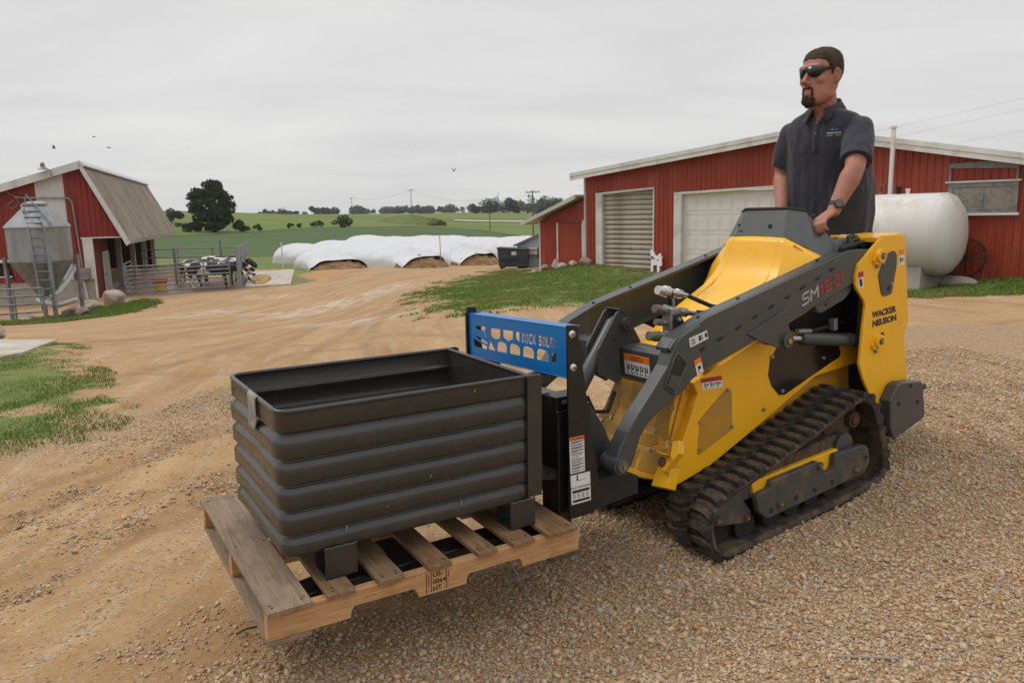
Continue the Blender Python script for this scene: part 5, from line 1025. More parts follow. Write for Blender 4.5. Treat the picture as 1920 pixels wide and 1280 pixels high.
# generic decal: a thin plate with a header band and small print
def decal(parent, name, c00, c10, c11, c01, nrm, header=.3, hcol=None, marks=(), texts=(), th=.0012, m_=None):
    """corners: bottom left, bottom right, top right, top left as seen"""
    c00, c10, c11, c01 = map(Vector, (c00, c10, c11, c01)); nv = Vector(nrm).normalized()
    def at(u, v, h=0): return (c00*(1-u)*(1-v)+c10*u*(1-v)+c11*u*v+c01*(1-u)*v)+nv*h
    def plate(u0, u1, v0, v1, h0, h1, mb=None):
        mb = mb or MB(); q = [(u0, v0), (u1, v0), (u1, v1), (u0, v1)]
        return mb.add([at(u, v, h0) for u, v in q]+[at(u, v, h1) for u, v in q], [(3, 2, 1, 0), (4, 5, 6, 7), (0, 1, 5, 4), (1, 2, 6, 5), (2, 3, 7, 6), (3, 0, 4, 7)])
    d_ = obj(name, plate(0, 1, 0, 1, .0003, th), m_ or M_dwhite, parent)
    if header: obj('header', plate(0.0, 1.0, 1-header, 1.0, th, th+.0005), hcol or M_dorange, d_)
    if marks:
        mb = MB()
        for q in marks: plate(*q, th+.0003, th+.0008, mb)
        obj('print', mb, M_dblack, d_)
    for tx, u, v, sz, mt in texts:
        me = curve_mesh('lettering', text=tx, size=1, extrude=.0001, offset=.02, align='CENTER'); ex = (c10-c00).normalized(); ey = (c01-c00); ey = (ey-ex*ey.dot(ex)).normalized()
        me.transform(axes(at(u, v, th+.0009), ex*sz, ey*sz, nv*sz)); wrap(me, 'lettering', mt or M_dblack, d_)
    return d_
def figs(u0, u1, v0, v1, n, seed):
    """pictogram strokes"""
    rr = random.Random(seed); out = []
    for i in range(n):
        a = u0+(u1-u0)*(i+.15)/n; w = (u1-u0)/n*.7; h = v1-v0
        out += [(a, a+w*.35, v0+h*.55, v0+h*.92), (a+w*.2, a+w*.95, v0+h*.40, v0+h*.55), (a, a+w*.14, v0, v0+h*.5), (a+w*.14, a+w*.6, v0, v0+h*.10), (a+w*.72, a+w, v0+h*.55, v0+h*.9)]
    return out
YN = (0, 1, 0)
decal(ar, 'arm_decal', (.173, .4245, 1.020), (.061, .4245, 1.037), (.067, .4245, 1.076), (.178, .4245, 1.062), YN, 0, None, [(.08, .3, .55, .62), (.08, .28, .70, .78), (.08, .3, .2, .3), (.08, .32, .38, .45), (.5, .62, .2, .8), (.66, .7, .2, .8), (.84, .97, .25, .75)])
decal(ar, 'arm_decal', (.142, .4245, .886), (.102, .4245, .894), (.116, .4245, .965), (.155, .4245, .958), YN, .33, M_dorange, figs(.2, .85, .1, .6, 1, 2)+[(.3, .7, .3, .5)])
# boxed cross tube with its big decal
ct_ = obj('cross_tube', MB().prism([(.245, .842), (.245, .985), (.215, 1.0), (.13, .985), (.11, .85), (.14, .82), (.22, .82)], -.35, .35), M_gry, LD, bevel=.008)
decal(ct_, 'warning_decal', (.2455, .065, .862), (.2455, .237, .862), (.2455, .285, .962) if False else (.2455, .237, .962), (.2455, .065, .962), (1, 0, 0), .34, M_dorange, figs(.06, .96, .08, .55, 5, 4)+[(.25, .75, .72, .755), (.25, .75, .80, .83), (.35, .65, .88, .92)])
# tilt cylinder between two bracket plates
bpz = [(.236, 1.160), (.184, 1.112), (.120, .985), (.255, .985), (.260, .83), (.278, .812), (.396, .896), (.380, 1.008), (.255, 1.155)]
for s in (1, -1):
    tp = obj('tilt_bracket', MB().prism(bpz, s*.045-.006, s*.045+.006), M_gry, LD, bevel=.003)
    o = obj('pin_boss', MB().cyl((.212, s*.045, 1.095), (.212, s*.075, 1.095), .03, 20), M_gry, tp, smooth=40); obj('pin', MB().cyl((.212, s*.075, 1.095), (.212, s*.082, 1.095), .014, 14), M_rust, tp)
    for x, z in ((.285, 1.03), (.34, .95)): obj('hole', MB().cyl((x, s*.0512, z), (x, s*.053, z), .006, 10), M_blkm, tp)
obj('tilt_bracket_cap', MB().prism([(.238, 1.165), (.184, 1.116), (.180, 1.124), (.236, 1.172)], -.052, .052), M_gry, LD)
tcy = obj('tilt_cylinder', MB().tube([(.226, 0, 1.105), (.245, 0, 1.095), (.56, 0, .735), (.57, 0, .725)], [.028, .035, .035, .030], 20), M_gry, LD, smooth=40)
obj('piston_rod', MB().cyl((.57, 0, .725), (.70, 0, .585), .017, 14), M_chrome, tcy, smooth=40)
obj('cylinder_hose', MB().tube([(.30, .04, .78), (.36, .05, .70), (.44, .05, .72), (.47, .045, .80)], .011, 8), M_blkm, tcy, smooth=50)
# auxiliary hydraulic block
hy = obj('coupler_block', MB().prism([(.165, 1.185), (.105, 1.172), (.098, 1.112), (.115, 1.03), (.175, 1.04), (.172, 1.10)], .255, .315), M_zinc, LD, bevel=.008)
def fitting(a, b2, rs, m_=M_zinc):
    a = Vector(a); b2 = Vector(b2); pts = []; rad = []
    for f_, r in rs: pts.append(a.lerp(b2, f_)); rad.append(r)
    return MB().tube(pts, rad, 16)
fit = [(0, .017), (.12, .019), (.13, .024), (.34, .024), (.35, .017), (.48, .017), (.49, .021), (.7, .021), (.71, .012), (1, .011)]
obj('quick_coupler', fitting((.178, .25, 1.262), (.0, .25, 1.205), [(0, .020), (.2, .021), (.21, .026), (.36, .026), (.37, .018), (.62, .018), (.63, .023), (.8, .020), (.81, .011), (1, .010)]), M_chrome, hy, smooth=35)
obj('quick_coupler', fitting((.195, .27, 1.180), (-.035, .27, 1.112), fit), M_zinc, hy, smooth=35); obj('coupler_plug', fitting((.222, .27, 1.188), (.19, .27, 1.179), [(0, .019), (.9, .019), (1, .02)]), M_plug, hy, smooth=35)
obj('quick_coupler', fitting((.20, .285, 1.122), (.12, .285, 1.10), [(0, .014), (.5, .014), (.55, .018), (1, .018)]), M_zinc, hy, smooth=35); obj('coupler_plug', fitting((.235, .285, 1.132), (.20, .285, 1.122), [(0, .015), (1, .016)]), M_plug, hy, smooth=35)
obj('quick_coupler', fitting((.235, .30, 1.068), (.10, .30, 1.035), [(0, .021), (.3, .021), (.32, .027), (.7, .027), (.72, .02), (1, .02)]), M_zinc, hy, smooth=35); obj('coupler_plug', fitting((.295, .30, 1.083), (.235, .30, 1.068), [(0, .021), (.55, .021), (.6, .024), (1, .024)]), M_plug, hy, smooth=35)
br = obj('coupler_bracket', MB().prism([(.165, 1.070), (.155, 1.150), (.125, 1.155), (.085, 1.075), (.09, 1.055)], .318, .328).prism([(.145, 1.215), (.145, 1.15), (.10, 1.15), (.10, 1.25), (.125, 1.25)], .262, .270), M_blk, LD, bevel=.003)
for x, z in ((.135, 1.128), (.142, 1.08)): bolt(br, x, .328, z, 1, .8)
obj('fitting_stem', MB().box(.112, .122, .275, .285, 1.13, 1.215), M_zinc, hy)
obj('hydraulic_hose', MB().tube([(.0, .25, 1.205), (-.04, .27, 1.178), (-.10, .30, 1.14), (-.17, .335, 1.115), (-.25, .36, 1.12)], .010, 8), M_blkm, LD, smooth=50); obj('hydraulic_hose', MB().tube([(-.035, .27, 1.112), (-.09, .29, 1.10), (-.16, .33, 1.10), (-.24, .36, 1.11)], .019, 10), M_blkm, LD, smooth=50); obj('hydraulic_hose', MB().tube([(.09, .30, 1.04), (.02, .33, 1.05), (-.06, .36, 1.06)], .014, 8), M_blkm, LD, smooth=50)
# bundle of hoses running over the rear of the arm
for k in range(5): obj('hydraulic_hose', MB().tube([(-.94, .375+.004*k, 1.255+.006*k), (-1.02, .37+.006*k, 1.272+.004*k), (-1.12, .36-.012*k, 1.278+.008*k-.02*(k % 2)), (-1.24, .34-.02*k, 1.270+.008*k), (-1.34, .33-.03*k, 1.22)], .011, 8), M_blkm, LD, smooth=50)
# tower plates with bosses, covers, counterweights
tpoly = [(-1.237, 1.305), (-1.437, 1.283), (-1.467, .812), (-1.462, .79), (-1.432, .75), (-1.428, .735), (-1.437, .643), (-1.454, .478), (-1.40, .40), (-1.317, .288), (-1.262, .268), (-1.227, .303), (-1.190, .372), (-1.156, .432), (-1.102, .486), (-1.060, .56), (-1.021, .661), (-1.055, .85), (-1.079, .959), (-1.072, .990), (-1.008, 1.066), (-1.000, 1.085), (-1.000, 1.129), (-1.024, 1.188)]
M_lw = None
for s in (1, -1):
    tw = obj('tower_plate', MB().prism(tpoly, s*.416, s*.432), M_yel, LD, bevel=.003)
    cvp = obj('cover_plate', MB().prism([(-1.250, 1.198), (-1.300, 1.212), (-1.330, 1.212), (-1.354, 1.190), (-1.353, 1.135), (-1.309, .996), (-1.297, .985), (-1.243, .983), (-1.225, .990), (-1.212, 1.006), (-1.188, 1.106)], s*.432, s*.437), M_gry, tw, bevel=.002)
    obj('hole', MB().cyl((-1.273, s*.4372, 1.02), (-1.273, s*.438, 1.02), .014, 16), M_blkm, cvp)
    for x, z in ((-1.30, 1.04), (-1.222, 1.165)): bolt(cvp, x, s*.437, z, s, .7)
    for x, z in ((-1.189, 1.207), (-1.168, .759)):
        pb = obj('pivot_boss', MB().cyl((x, s*.43, z), (x, s*.462, z), .036, 26).prism([(x-.036, z+.012), (x+.036, z+.012), (x+.05, z-.015), (x+.04, z-.04), (x-.01, z-.05), (x-.036, z-.012)], s*.431, s*.446), M_yel, tw, smooth=40, bevel=.002)
        obj('pin', MB().cyl((x, s*.462, z), (x, s*.468, z), .017, 16), M_plug, pb); obj('grease_nipple', MB().cyl((x, s*.468, z), (x, s*.473, z), .007, 8), M_bolt, pb); bolt(tw, x+.012, s*.437, z-.055, s, .8)
    obj('slot_hole', MB().prism([(-1.205, .785), (-1.222, .795), (-1.238, .786), (-1.238, .765), (-1.218, .750), (-1.205, .760)], s*.4315, s*.4335), M_blkm, tw)
    tr = obj('tie_down_ring', MB().tube([(-1.190+.024*math.cos(a*math.pi/8), s*.434, .372+.03*math.sin(a*math.pi/8)) for a in range(17)], .010, 8, False), M_yel, tw, smooth=60); obj('ring_hole', MB().cyl((-1.19, s*.431, .372), (-1.19, s*.434, .372), .018, 12), M_blkm, tw)
    cwt = obj('counterweight', MB().prism([(-1.255, .500), (-1.30, .508), (-1.486, .470), (-1.500, .435), (-1.519, .262), (-1.500, .248), (-1.235, .205), (-1.215, .215), (-1.187, .271), (-1.186, .430)], s*.434, s*.50), M_gry, LD, bevel=.010)
    for x, z in ((-1.375, .470), (-1.262, .395), (-1.44, .36)): obj('hole', MB().cyl((x, s*.4995, z), (x, s*.502, z), .013, 14), M_blkm, cwt)
    if s > 0:
        decal(tw, 'tower_decal', (-1.020, .4325, 1.062), (-1.062, .4325, 1.064), (-1.062, .4325, 1.148), (-1.018, .4325, 1.148), YN, .33, M_dred, [(.3, .7, .1, .55), (.2, .45, .3, .6), (.5, .8, .2, .3)])
        decal(tw, 'tower_decal', (-1.380, .4325, 1.124), (-1.422, .4325, 1.122), (-1.422, .4325, 1.204), (-1.379, .4325, 1.208), YN, .33, M_dorange, [(.15, .4, .2, .5), (.55, .62, .2, .5), (.68, .85, .3, .45)])
        for tx, z0 in (('WACKER', .886), ('NEUSON', .838)):
            me = curve_mesh('lettering', text=tx, size=.062, extrude=.0005, offset=.0036, spacing=1.0); xsz = max(v.co.x for v in me.vertices); fct = .216/xsz
            me.transform(axes((-1.136, .4328, z0+.002), (-fct, 0, .03*-fct), (0, 0, .72), (0, 1, 0))); wrap(me, 'lettering', M_ldark, tw)
obj('rear_panel', MB().box(-1.44, -1.40, -.415, .415, .42, 1.27), M_yeld, LD); obj('tower_floor', MB().prism([(-1.24, .62), (-1.42, .62), (-1.42, .40), (-1.24, .40)], -.415, .415), M_blkm, LD)
obj('platform', MB().box(-1.88, -1.42, -.30, .30, .285, .32).box(-1.46, -1.42, -.3, .3, .30, .42), M_blk, LD, bevel=.006)
obj('side_decal', MB(), M_dwhite, LD) if False else decal(sides[0], 'side_decal', (-.027, .2855, .751), (-.162, .2855, .733), (-.157, .2855, .790), (-.017, .2855, .807), YN, .38, M_dred, figs(.08, .95, .12, .55, 3, 5))
br2 = obj('hose_bracket', MB().box(-.99, -.96, .30, .33, .845, .905), M_galv, LD)
# ------------------------------------------------------------------ tracks
edge = [(.05, .030), (.13, .034), (.175, .062), (.203, .12), (.214, .18), (.206, .235), (.178, .282), (.12, .318), (.03, .338), (-.10, .358), (-.25, .384), (-.40, .418), (-.55, .446), (-.70, .482), (-.82, .512), (-.90, .526), (-.955, .525), (-1.0, .505), (-1.040, .450), (-1.075, .365), (-1.105, .27), (-1.128, .17), (-1.128, .095), (-1.105, .045), (-1.06, .018), (-.99, .010), (-.70, .012), (-.40, .018), (-.15, .024)]
def resample(poly, n):
    P = [Vector((p[0], p[1])) for p in poly]; P.append(P[0]); Ls = [0]
    for a, b2 in zip(P[:-1], P[1:]): Ls.append(Ls[-1]+(b2-a).length)
    out = []
    for i in range(n):
        d = Ls[-1]*i/n; k = max(j for j in range(len(P)-1) if Ls[j] <= d+1e-9); f_ = (d-Ls[k])/(Ls[k+1]-Ls[k]); out.append(P[k].lerp(P[k+1], f_))
    return out, Ls[-1]
def smooth_loop(pts, it=2):
    for _ in range(it): pts = [(pts[i-1]+pts[i]*2+pts[(i+1) % len(pts)])*.25 for i in range(len(pts))]
    return pts
lp, per_ = resample(edge, 132); lp = smooth_loop(lp)
cen = Vector((-.45, .25))
def normal(i):
    d = lp[(i+1) % len(lp)]-lp[i-1]; nn = Vector((d.y, -d.x)).normalized()
    return nn if nn.dot(lp[i]-cen) > 0 or True else -nn
sgn = 1 if normal(0).y < 0 else -1
TW = .27; Y1 = .522; Y0 = Y1-TW
NL = 44
# one zig-zag lug across the belt: two rows, offset, with a bent shoulder
def lug_mesh():
    mb = MB(); h = .022
    def blk(y0, y1, x0, x1, bend):
        n_ = 5; vs = []; 
        for i in range(n_):
            f_ = i/(n_-1); y = y0+(y1-y0)*f_; xo = x0+(x1-x0)*f_+bend*math.sin(math.pi*f_)
            for dx, z in ((-.026, -.004), (.026, -.004), (.016, h), (-.016, h)): vs.append((xo+dx, y, z))
        mb.add(vs, [(0, 1, 2, 3), ((n_-1)*4+3, (n_-1)*4+2, (n_-1)*4+1, (n_-1)*4)]+[(i*4+k, (i+1)*4+k, (i+1)*4+(k+1) % 4, i*4+(k+1) % 4) for i in range(n_-1) for k in range(4)])
    blk(-TW/2+.002, .004, .014, -.014, .014); blk(.004, TW/2-.002, .016, .030, -.012)
    return mb.mesh('tread_lug')
LUG = lug_mesh(); LUG.materials.append(M_rub); LUG.shade_smooth(); LUG.set_sharp_from_angle(angle=R(40))
for s in (1, -1):
    y0, y1 = s*Y0, s*Y1
    rings = []
    for i, p in enumerate(lp):
        nn = normal(i)*sgn; q = p-nn*.026
        rings.append([(p.x, y0, p.y), (p.x, y1, p.y), (p.x-nn.x*.006, y1, p.y-nn.y*.006), (q.x, y1-s*.012, q.y), (q.x, y0+s*.012, q.y), (p.x-nn.x*.006, y0, p.y-nn.y*.006)])
    n_ = 6; m_ = len(rings); mb = MB(); mb.add([p for q in rings for p in q], [(i*n_+k, i*n_+(k+1) % n_, ((i+1) % m_)*n_+(k+1) % n_, ((i+1) % m_)*n_+k) for i in range(m_) for k in range(n_)])
    tr = obj('track', mb, M_belt, LD, smooth=35)
    for j in range(NL):
        i = j*3; p = lp[i]; nn = normal(i)*sgn; tg = Vector((nn.y, -nn.x))
        o = wrap(LUG, 'tread_lug', None, tr); Mx = Matrix(((tg.x, 0, nn.x, p.x), (0, 1, 0, (y0+y1)/2), (tg.y, 0, nn.y, p.y), (0, 0, 0, 1)))
        if Mx.determinant() < 0: Mx = Matrix(((tg.x, 0, nn.x, p.x), (0, -1, 0, (y0+y1)/2), (tg.y, 0, nn.y, p.y), (0, 0, 0, 1)))
        o.matrix_local = Mx
    gd = [(-.084, .255), (-.088, .271), (-.175, .274), (-.186, .280), (-.194, .304), (-.205, .308), (-.510, .298), (-.528, .300), (-.548, .292), (-.560, .280), (-.593, .218), (-.650, .221), (-.660, .235), (-.668, .285), (-.676, .292), (-.905, .275), (-.930, .262), (-.949, .237), (-.954, .18), (-.950, .160), (-.905, .122), (-.890, .119), (-.16, .131), (-.145, .136), (-.103, .177), (-.095, .19)]
    g_ = obj('roller_guard', MB().prism(gd, s*.495, s*.528), M_guard, LD, bevel=.006)
    for x, z in ((-.18, .165), (-.36, .168), (-.50, .163), (-.64, .158), (-.92, .205)): obj('hole', MB().cyl((x, s*.5275, z), (x, s*.530, z), .014, 14), M_blkm, g_)
    for x, z in ((-.245, .175), (-.548, .272), (-.835, .165)): obj('guard_boss', MB().cyl((x, s*.527, z), (x, s*.535, z), .022, 16), M_guard, g_, bevel=.002); obj('grease_nipple', MB().cyl((x, s*.535, z), (x, s*.541, z), .010, 8), M_brass, g_)
    rl_ = obj('track_frame', MB().prism([(-.098, .325), (-.19, .321), (-.6, .303), (-.735, .298), (-.753, .275), (-.70, .19), (-.104, .239)], s*.40, s*.494), M_yel, LD, bevel=.005)
    obj('caked_dirt', MB().prism([(-.02, .325), (-.2, .335), (-.4, .36), (-.6, .36), (-.75, .36), (-.80, .33), (-.72, .30), (-.2, .318)], s*.30, s*.47), M_mud, rl_)
    ib = obj('idler_bracket', MB().prism([(.178, .193), (.152, .24), (.10, .28), (.02, .309), (-.098, .327), (-.098, .243), (-.049, .243), (-.094, .178), (-.06, .128)], s*.44, s*.485), M_guard, LD, bevel=.005)
    obj('idler_wheel', MB().cyl((.085, s*.30, .175), (.085, s*.44, .175), .115, 28), M_blkm, ib, smooth=40)
    for x, z in ((.132, .208), (-.060, .156)): obj('axle_cap', MB().cyl((x, s*.485, z), (x, s*.492, z), .020, 14), M_rust, ib); obj('grease_nipple', MB().cyl((x, s*.492, z), (x, s*.499, z), .009, 8), M_brass, ib)
    for x in (-.06, -.25, -.40, -.55, -.70, -.86): obj('track_roller', MB().cyl((x, s*.30, .112), (x, s*.47, .112), .066, 20), M_blkm, LD, smooth=40)
    obj('upper_roller', MB().cyl((-.80, s*.38, .29), (-.80, s*.49, .29), .07, 22), M_gry, LD, smooth=40)
    spk = obj('sprocket', MB().prism([((-.925+(.115 if k % 2 else .085)*math.cos(k*math.pi/11)), .385+(.115 if k % 2 else .085)*math.sin(k*math.pi/11)) for k in range(22)], s*.33, s*.40), M_blkm, LD); obj('hub_cap', MB().cyl((-.925, s*.40, .392), (-.925, s*.465, .392), .042, 20).cyl((-.925, s*.465, .392), (-.925, s*.475, .392), .028, 14), M_rust, spk, smooth=40)
    obj('motor_bracket', MB().prism([(-.72, .38), (-.86, .46), (-.99, .44), (-.98, .36), (-.88, .30), (-.76, .30)], s*.36, s*.43), M_mud, LD, bevel=.006)
    obj('undercarriage', MB().prism([(.10, .10), (.10, .25), (-.6, .29), (-.95, .40), (-1.0, .2), (-.9, .09)], s*.235, s*.30), M_blkm, LD)

# ================================================================== pallet fork attachment
FM = Matrix(((-math.cos(HD), math.sin(HD), 0, MO.x), (-math.sin(HD), -math.cos(HD), 0, MO.y), (0, 0, 1, 0), (0, 0, 0, 1)))
FK = thing('pallet_fork', 'black pallet fork frame with a blue cut-out top panel', 'pallet fork', mat4=FM)
M_blue = pm('blue_powder_coat', (.004, .14, .40), .34, var=.06, scale=3, coat=.05, spec=.35)
side_p = [(.930, 1.157), (.874, 1.152), (.806, .70), (.782, .55), (.760, .475), (.766, .407), (.80, .375), (.933, .365), (.915, .413), (.925, .545)]
side_p = [(.922, 1.156), (.874, 1.152), (.806, .70), (.782, .55), (.760, .475), (.766, .40), (.80, .36), (.922, .36)]
for s in (1, -1):
    sp_ = obj('side_plate', MB().prism(side_p, s*.39, s*.402), M_blk, FK, bevel=.002)
    for x, z in ((.902, 1.118), (.898, .985)):
        bh = obj('bolt', MB().sph((x, s*.403, z), (.017, .010, .017), 14, 8), M_chrome, sp_, smooth=60)
        obj('bolt_socket', MB().cyl((x, s*.408, z), (x, s*.4135, z), .007, 6), M_plug, bh)
# blue panel: outline with the cut-outs punched through
holes = [[(-.191,1.077),(-.107,1.081),(-.109,1.046),(-.120,1.036),(-.147,1.031),(-.178,1.036),(-.190,1.044)], [(-.086,1.082),(-.002,1.085),(-.004,1.050),(-.043,1.035),(-.084,1.048)], [(.017,1.085),(.049,1.086),(.047,1.042),(.020,1.055)], [(-.199,1.022),(-.152,.977),(-.215,.976)],
 [(-.136,1.012),(-.125,1.022),(-.101,1.027),(-.070,1.024),(-.056,1.012),(-.056,.981),(-.138,.977)], [(-.032,1.017),(-.022,1.027),(.001,1.030),(.040,1.026),(.051,1.015),(.050,.985),(-.032,.981)], [(.072,1.018),(.082,1.029),(.103,1.033),(.145,1.029),(.157,1.016),(.156,.987),(.073,.984)], [(.177,1.022),(.187,1.032),(.207,1.036),(.252,1.032),(.264,1.018),(.263,.990),(.177,.987)], [(.283,1.024),(.295,1.035),(.315,1.038),(.315,.991),(.282,.992)],
 [(-.330,1.073),(-.235,1.078),(-.239,1.061),(-.248,1.056),(-.232,1.024),(-.241,1.026),(-.258,1.057),(-.275,1.060),(-.290,1.055),(-.318,1.058)], [(-.338,1.025),(-.302,1.025),(-.221,1.005),(-.226,.997),(-.309,1.012)], [(-.348,1.010),(-.328,1.008),(-.273,.996),(-.225,.988),(-.231,.974),(-.340,.972),(-.349,.981)]]
GL = {'R': [[(0,0),(.32,0),(.32,1),(0,1)],[(.40,.55),(.62,.55),(.75,.68),(.75,.86),(.62,1),(.40,1)],[(.40,.48),(.58,.48),(.85,0),(.55,0),(.40,.3)]], 'O': [[(.38,0),(.18,0),(0,.16),(0,.84),(.18,1),(.38,1),(.38,.84),(.26,.78),(.26,.22),(.38,.16)],[(.46,0),(.66,0),(.84,.16),(.84,.84),(.66,1),(.46,1),(.46,.84),(.58,.78),(.58,.22),(.46,.16)]],
 'C': [[(.8,0),(.2,0),(0,.16),(0,.84),(.2,1),(.8,1),(.8,.66),(.58,.66),(.54,.82),(.32,.82),(.28,.74),(.28,.26),(.32,.18),(.54,.18),(.58,.34),(.8,.34)]], 'K': [[(0,0),(.3,0),(.3,1),(0,1)],[(.36,.52),(.60,1),(.9,1),(.62,.5),(.9,0),(.60,0),(.36,.46)]], 'S': [[(0,0),(0,.36),(.24,.36),(.3,.18),(.52,.18),(.54,.36),(.2,.46),(0,.62),(0,.84),(.18,1),(.8,1),(.8,.66),(.56,.66),(.5,.82),(.28,.82),(.28,.68),(.62,.58),(.82,.42),(.82,.16),(.64,0)]],
 'L': [[(0,0),(.8,0),(.8,.36),(.6,.36),(.52,.18),(.32,.18),(.32,1),(0,1)]], 'I': [[(0,0),(.5,0),(.5,.16),(.4,.2),(.4,.8),(.5,.84),(.5,1),(0,1),(0,.84),(.1,.8),(.1,.2),(0,.16)]], 'D': [[(0,0),(.34,0),(.34,1),(0,1)],[(.42,0),(.62,0),(.84,.18),(.84,.82),(.62,1),(.42,1),(.42,.84),(.56,.76),(.56,.24),(.42,.16)]]}
def glyph_row(word, y0, y1, zb0, zb1, ht):
    tot = sum(max(p[0] for q in GL[c] for p in q)+.16 for c in word)-.16; k = (y1-y0)/tot; x = 0; out = []
    for c in word:
        for q in GL[c]:
            out.append([(y0+(x+p[0])*k, zb0+(zb1-zb0)*((x+p[0])*k/(y1-y0))+p[1]*ht) for p in q])
        x += max(p[0] for q in GL[c] for p in q)+.16
    return out
letters = glyph_row('ROCK', .064, .172, 1.043, 1.047, .043)+glyph_row('SOLID', .192, .313, 1.047, 1.051, .043)
pan_o = [(-.388, .928), (.388, .950), (.388, 1.140), (-.388, 1.118)]
pan_o = [(-.388, .926), (.388, .946), (.388, 1.142), (-.388, 1.120)]
def shr(p): return (p[0], p[1])
pm_ = curve_mesh('blue_panel', splines=[pan_o]+holes+letters, extrude=.0015)
pm_.transform(Matrix(((0, 0, 1, .915), (1, 0, 0, 0), (0, 1, 0, 0), (0, 0, 0, 1))))
bpn = wrap(pm_, 'blue_panel', M_blue, FK)
for zo, nm in ((0, 'top_lip'), (1, 'bottom_lip')):
    z0, z1 = ((1.120, 1.142) if zo == 0 else (.926, .946)); t_ = .006
    obj(nm, MB().add([(.918, -.388, z0-t_*zo), (.918, .388, z1-t_*zo), (.850, .388, z1-t_*zo), (.850, -.388, z0-t_*zo), (.918, -.388, z0+t_*(1-zo)), (.918, .388, z1+t_*(1-zo)), (.850, .388, z1+t_*(1-zo)), (.850, -.388, z0+t_*(1-zo))], [(0, 1, 2, 3), (7, 6, 5, 4), (0, 4, 5, 1), (1, 5, 6, 2), (2, 6, 7, 3), (3, 7, 4, 0)]), M_blue, bpn, bevel=.0025)
obj('end_shim', MB().box(.85, .93, -.401, -.388, .86, 1.13), M_blk, bpn)
obj('stiffener', MB().box(.83, .90, -.388, -.25, .87, .915), M_blk, FK, bevel=.003)
# lower carriage, fork shanks and tines
obj('upper_rail', MB().box(.80, .88, -.389, .389, .755, .83), M_blk, FK, bevel=.004); obj('lower_rail', MB().box(.80, .88, -.389, .389, .40, .47), M_blk, FK, bevel=.004); obj('back_plate', MB().box(.80, .815, -.389, -.05, .47, .755).box(.80, .815, .05, .389, .47, .755), M_blk, FK)
obj('rail_glove', MB().box(.84, .915, .25, .36, .832, .845), M_zinc, FK)
for s in (1, -1):
    fkk = obj('fork', MB().prism([(.945, .805), (.89, .805), (.88, .78), (.88, .31), (2.04, .320), (2.05, .335), (1.9, .352), (.945, .350)], s*.24, s*.36), M_blk, FK, bevel=.005)
    obj('hook', MB().prism([(.79, .86), (.945, .86), (.945, .80), (.885, .80), (.885, .835), (.80, .835)], s*.25, s*.35), M_blk, fkk, bevel=.004)
    obj('fork_step', MB().prism([(.945, .52), (1.03, .535), (1.03, .545), (.945, .56)], s*.235, s*.35), M_blk, fkk)
for s in (1, -1): obj('coupler_ear', MB().prism([(.80, .80), (.70, .78), (.62, .66), (.58, .56), (.62, .50), (.80, .42)], s*.20, s*.26), M_gry, FK, bevel=.004)
obj('coupler_tube', MB().cyl((.60, -.345, .545), (.60, .345, .545), .05, 18).box(.62, .80, -.33, .33, .40, .46), M_gry, FK, smooth=40)
obj('coupler_shelf', MB().prism([(.79, .46), (.60, .48), (.50, .44), (.50, .36), (.79, .34)], -.34, .34), M_blkm, FK)
obj('coupler_handle', MB().box(.86, .95, .14, .20, .875, .93), M_gry, FK, bevel=.012)
sp0 = [o for o in FK.children if o.name.startswith('side_plate')][0]
marks = []
rr = random.Random(5); v = .88
while v > .05:
    nl_ = rr.choice((1, 2, 3))
    for i in range(nl_): marks.append((.08, rr.uniform(.55, .93) if i == nl_-1 else .93, v-.011, v)); v -= .021
    v -= .026
decal(sp0, 'warning_label', (.917, .4022, .552), (.844, .4022, .552), (.847, .4022, .702), (.921, .4022, .702), YN, .10, M_dorange, marks, [('! WARNING', .5, .916, .0135, M_dblack)])
cells = [(.06, .94, .38, .47), (.06, .94, .06, .14)]
for r_ in range(4):
    for c_ in range(4): cells.append((.09+c_*.22, .22+c_*.22, .19+r_*.045, .205+r_*.045))
cells += [(.30, .36, .80, .98), (.27, .40, .80, .83), (.36, .72, .785, .795), (.32, .345, .95, .99)]
decal(sp0, 'rating_label', (.913, .4022, .42), (.814, .4022, .42), (.818, .4022, .544), (.917, .4022, .544), YN, 0, None, cells, [('PALLET FORK RATINGS', .5, .53, .0098, M_dblack)])
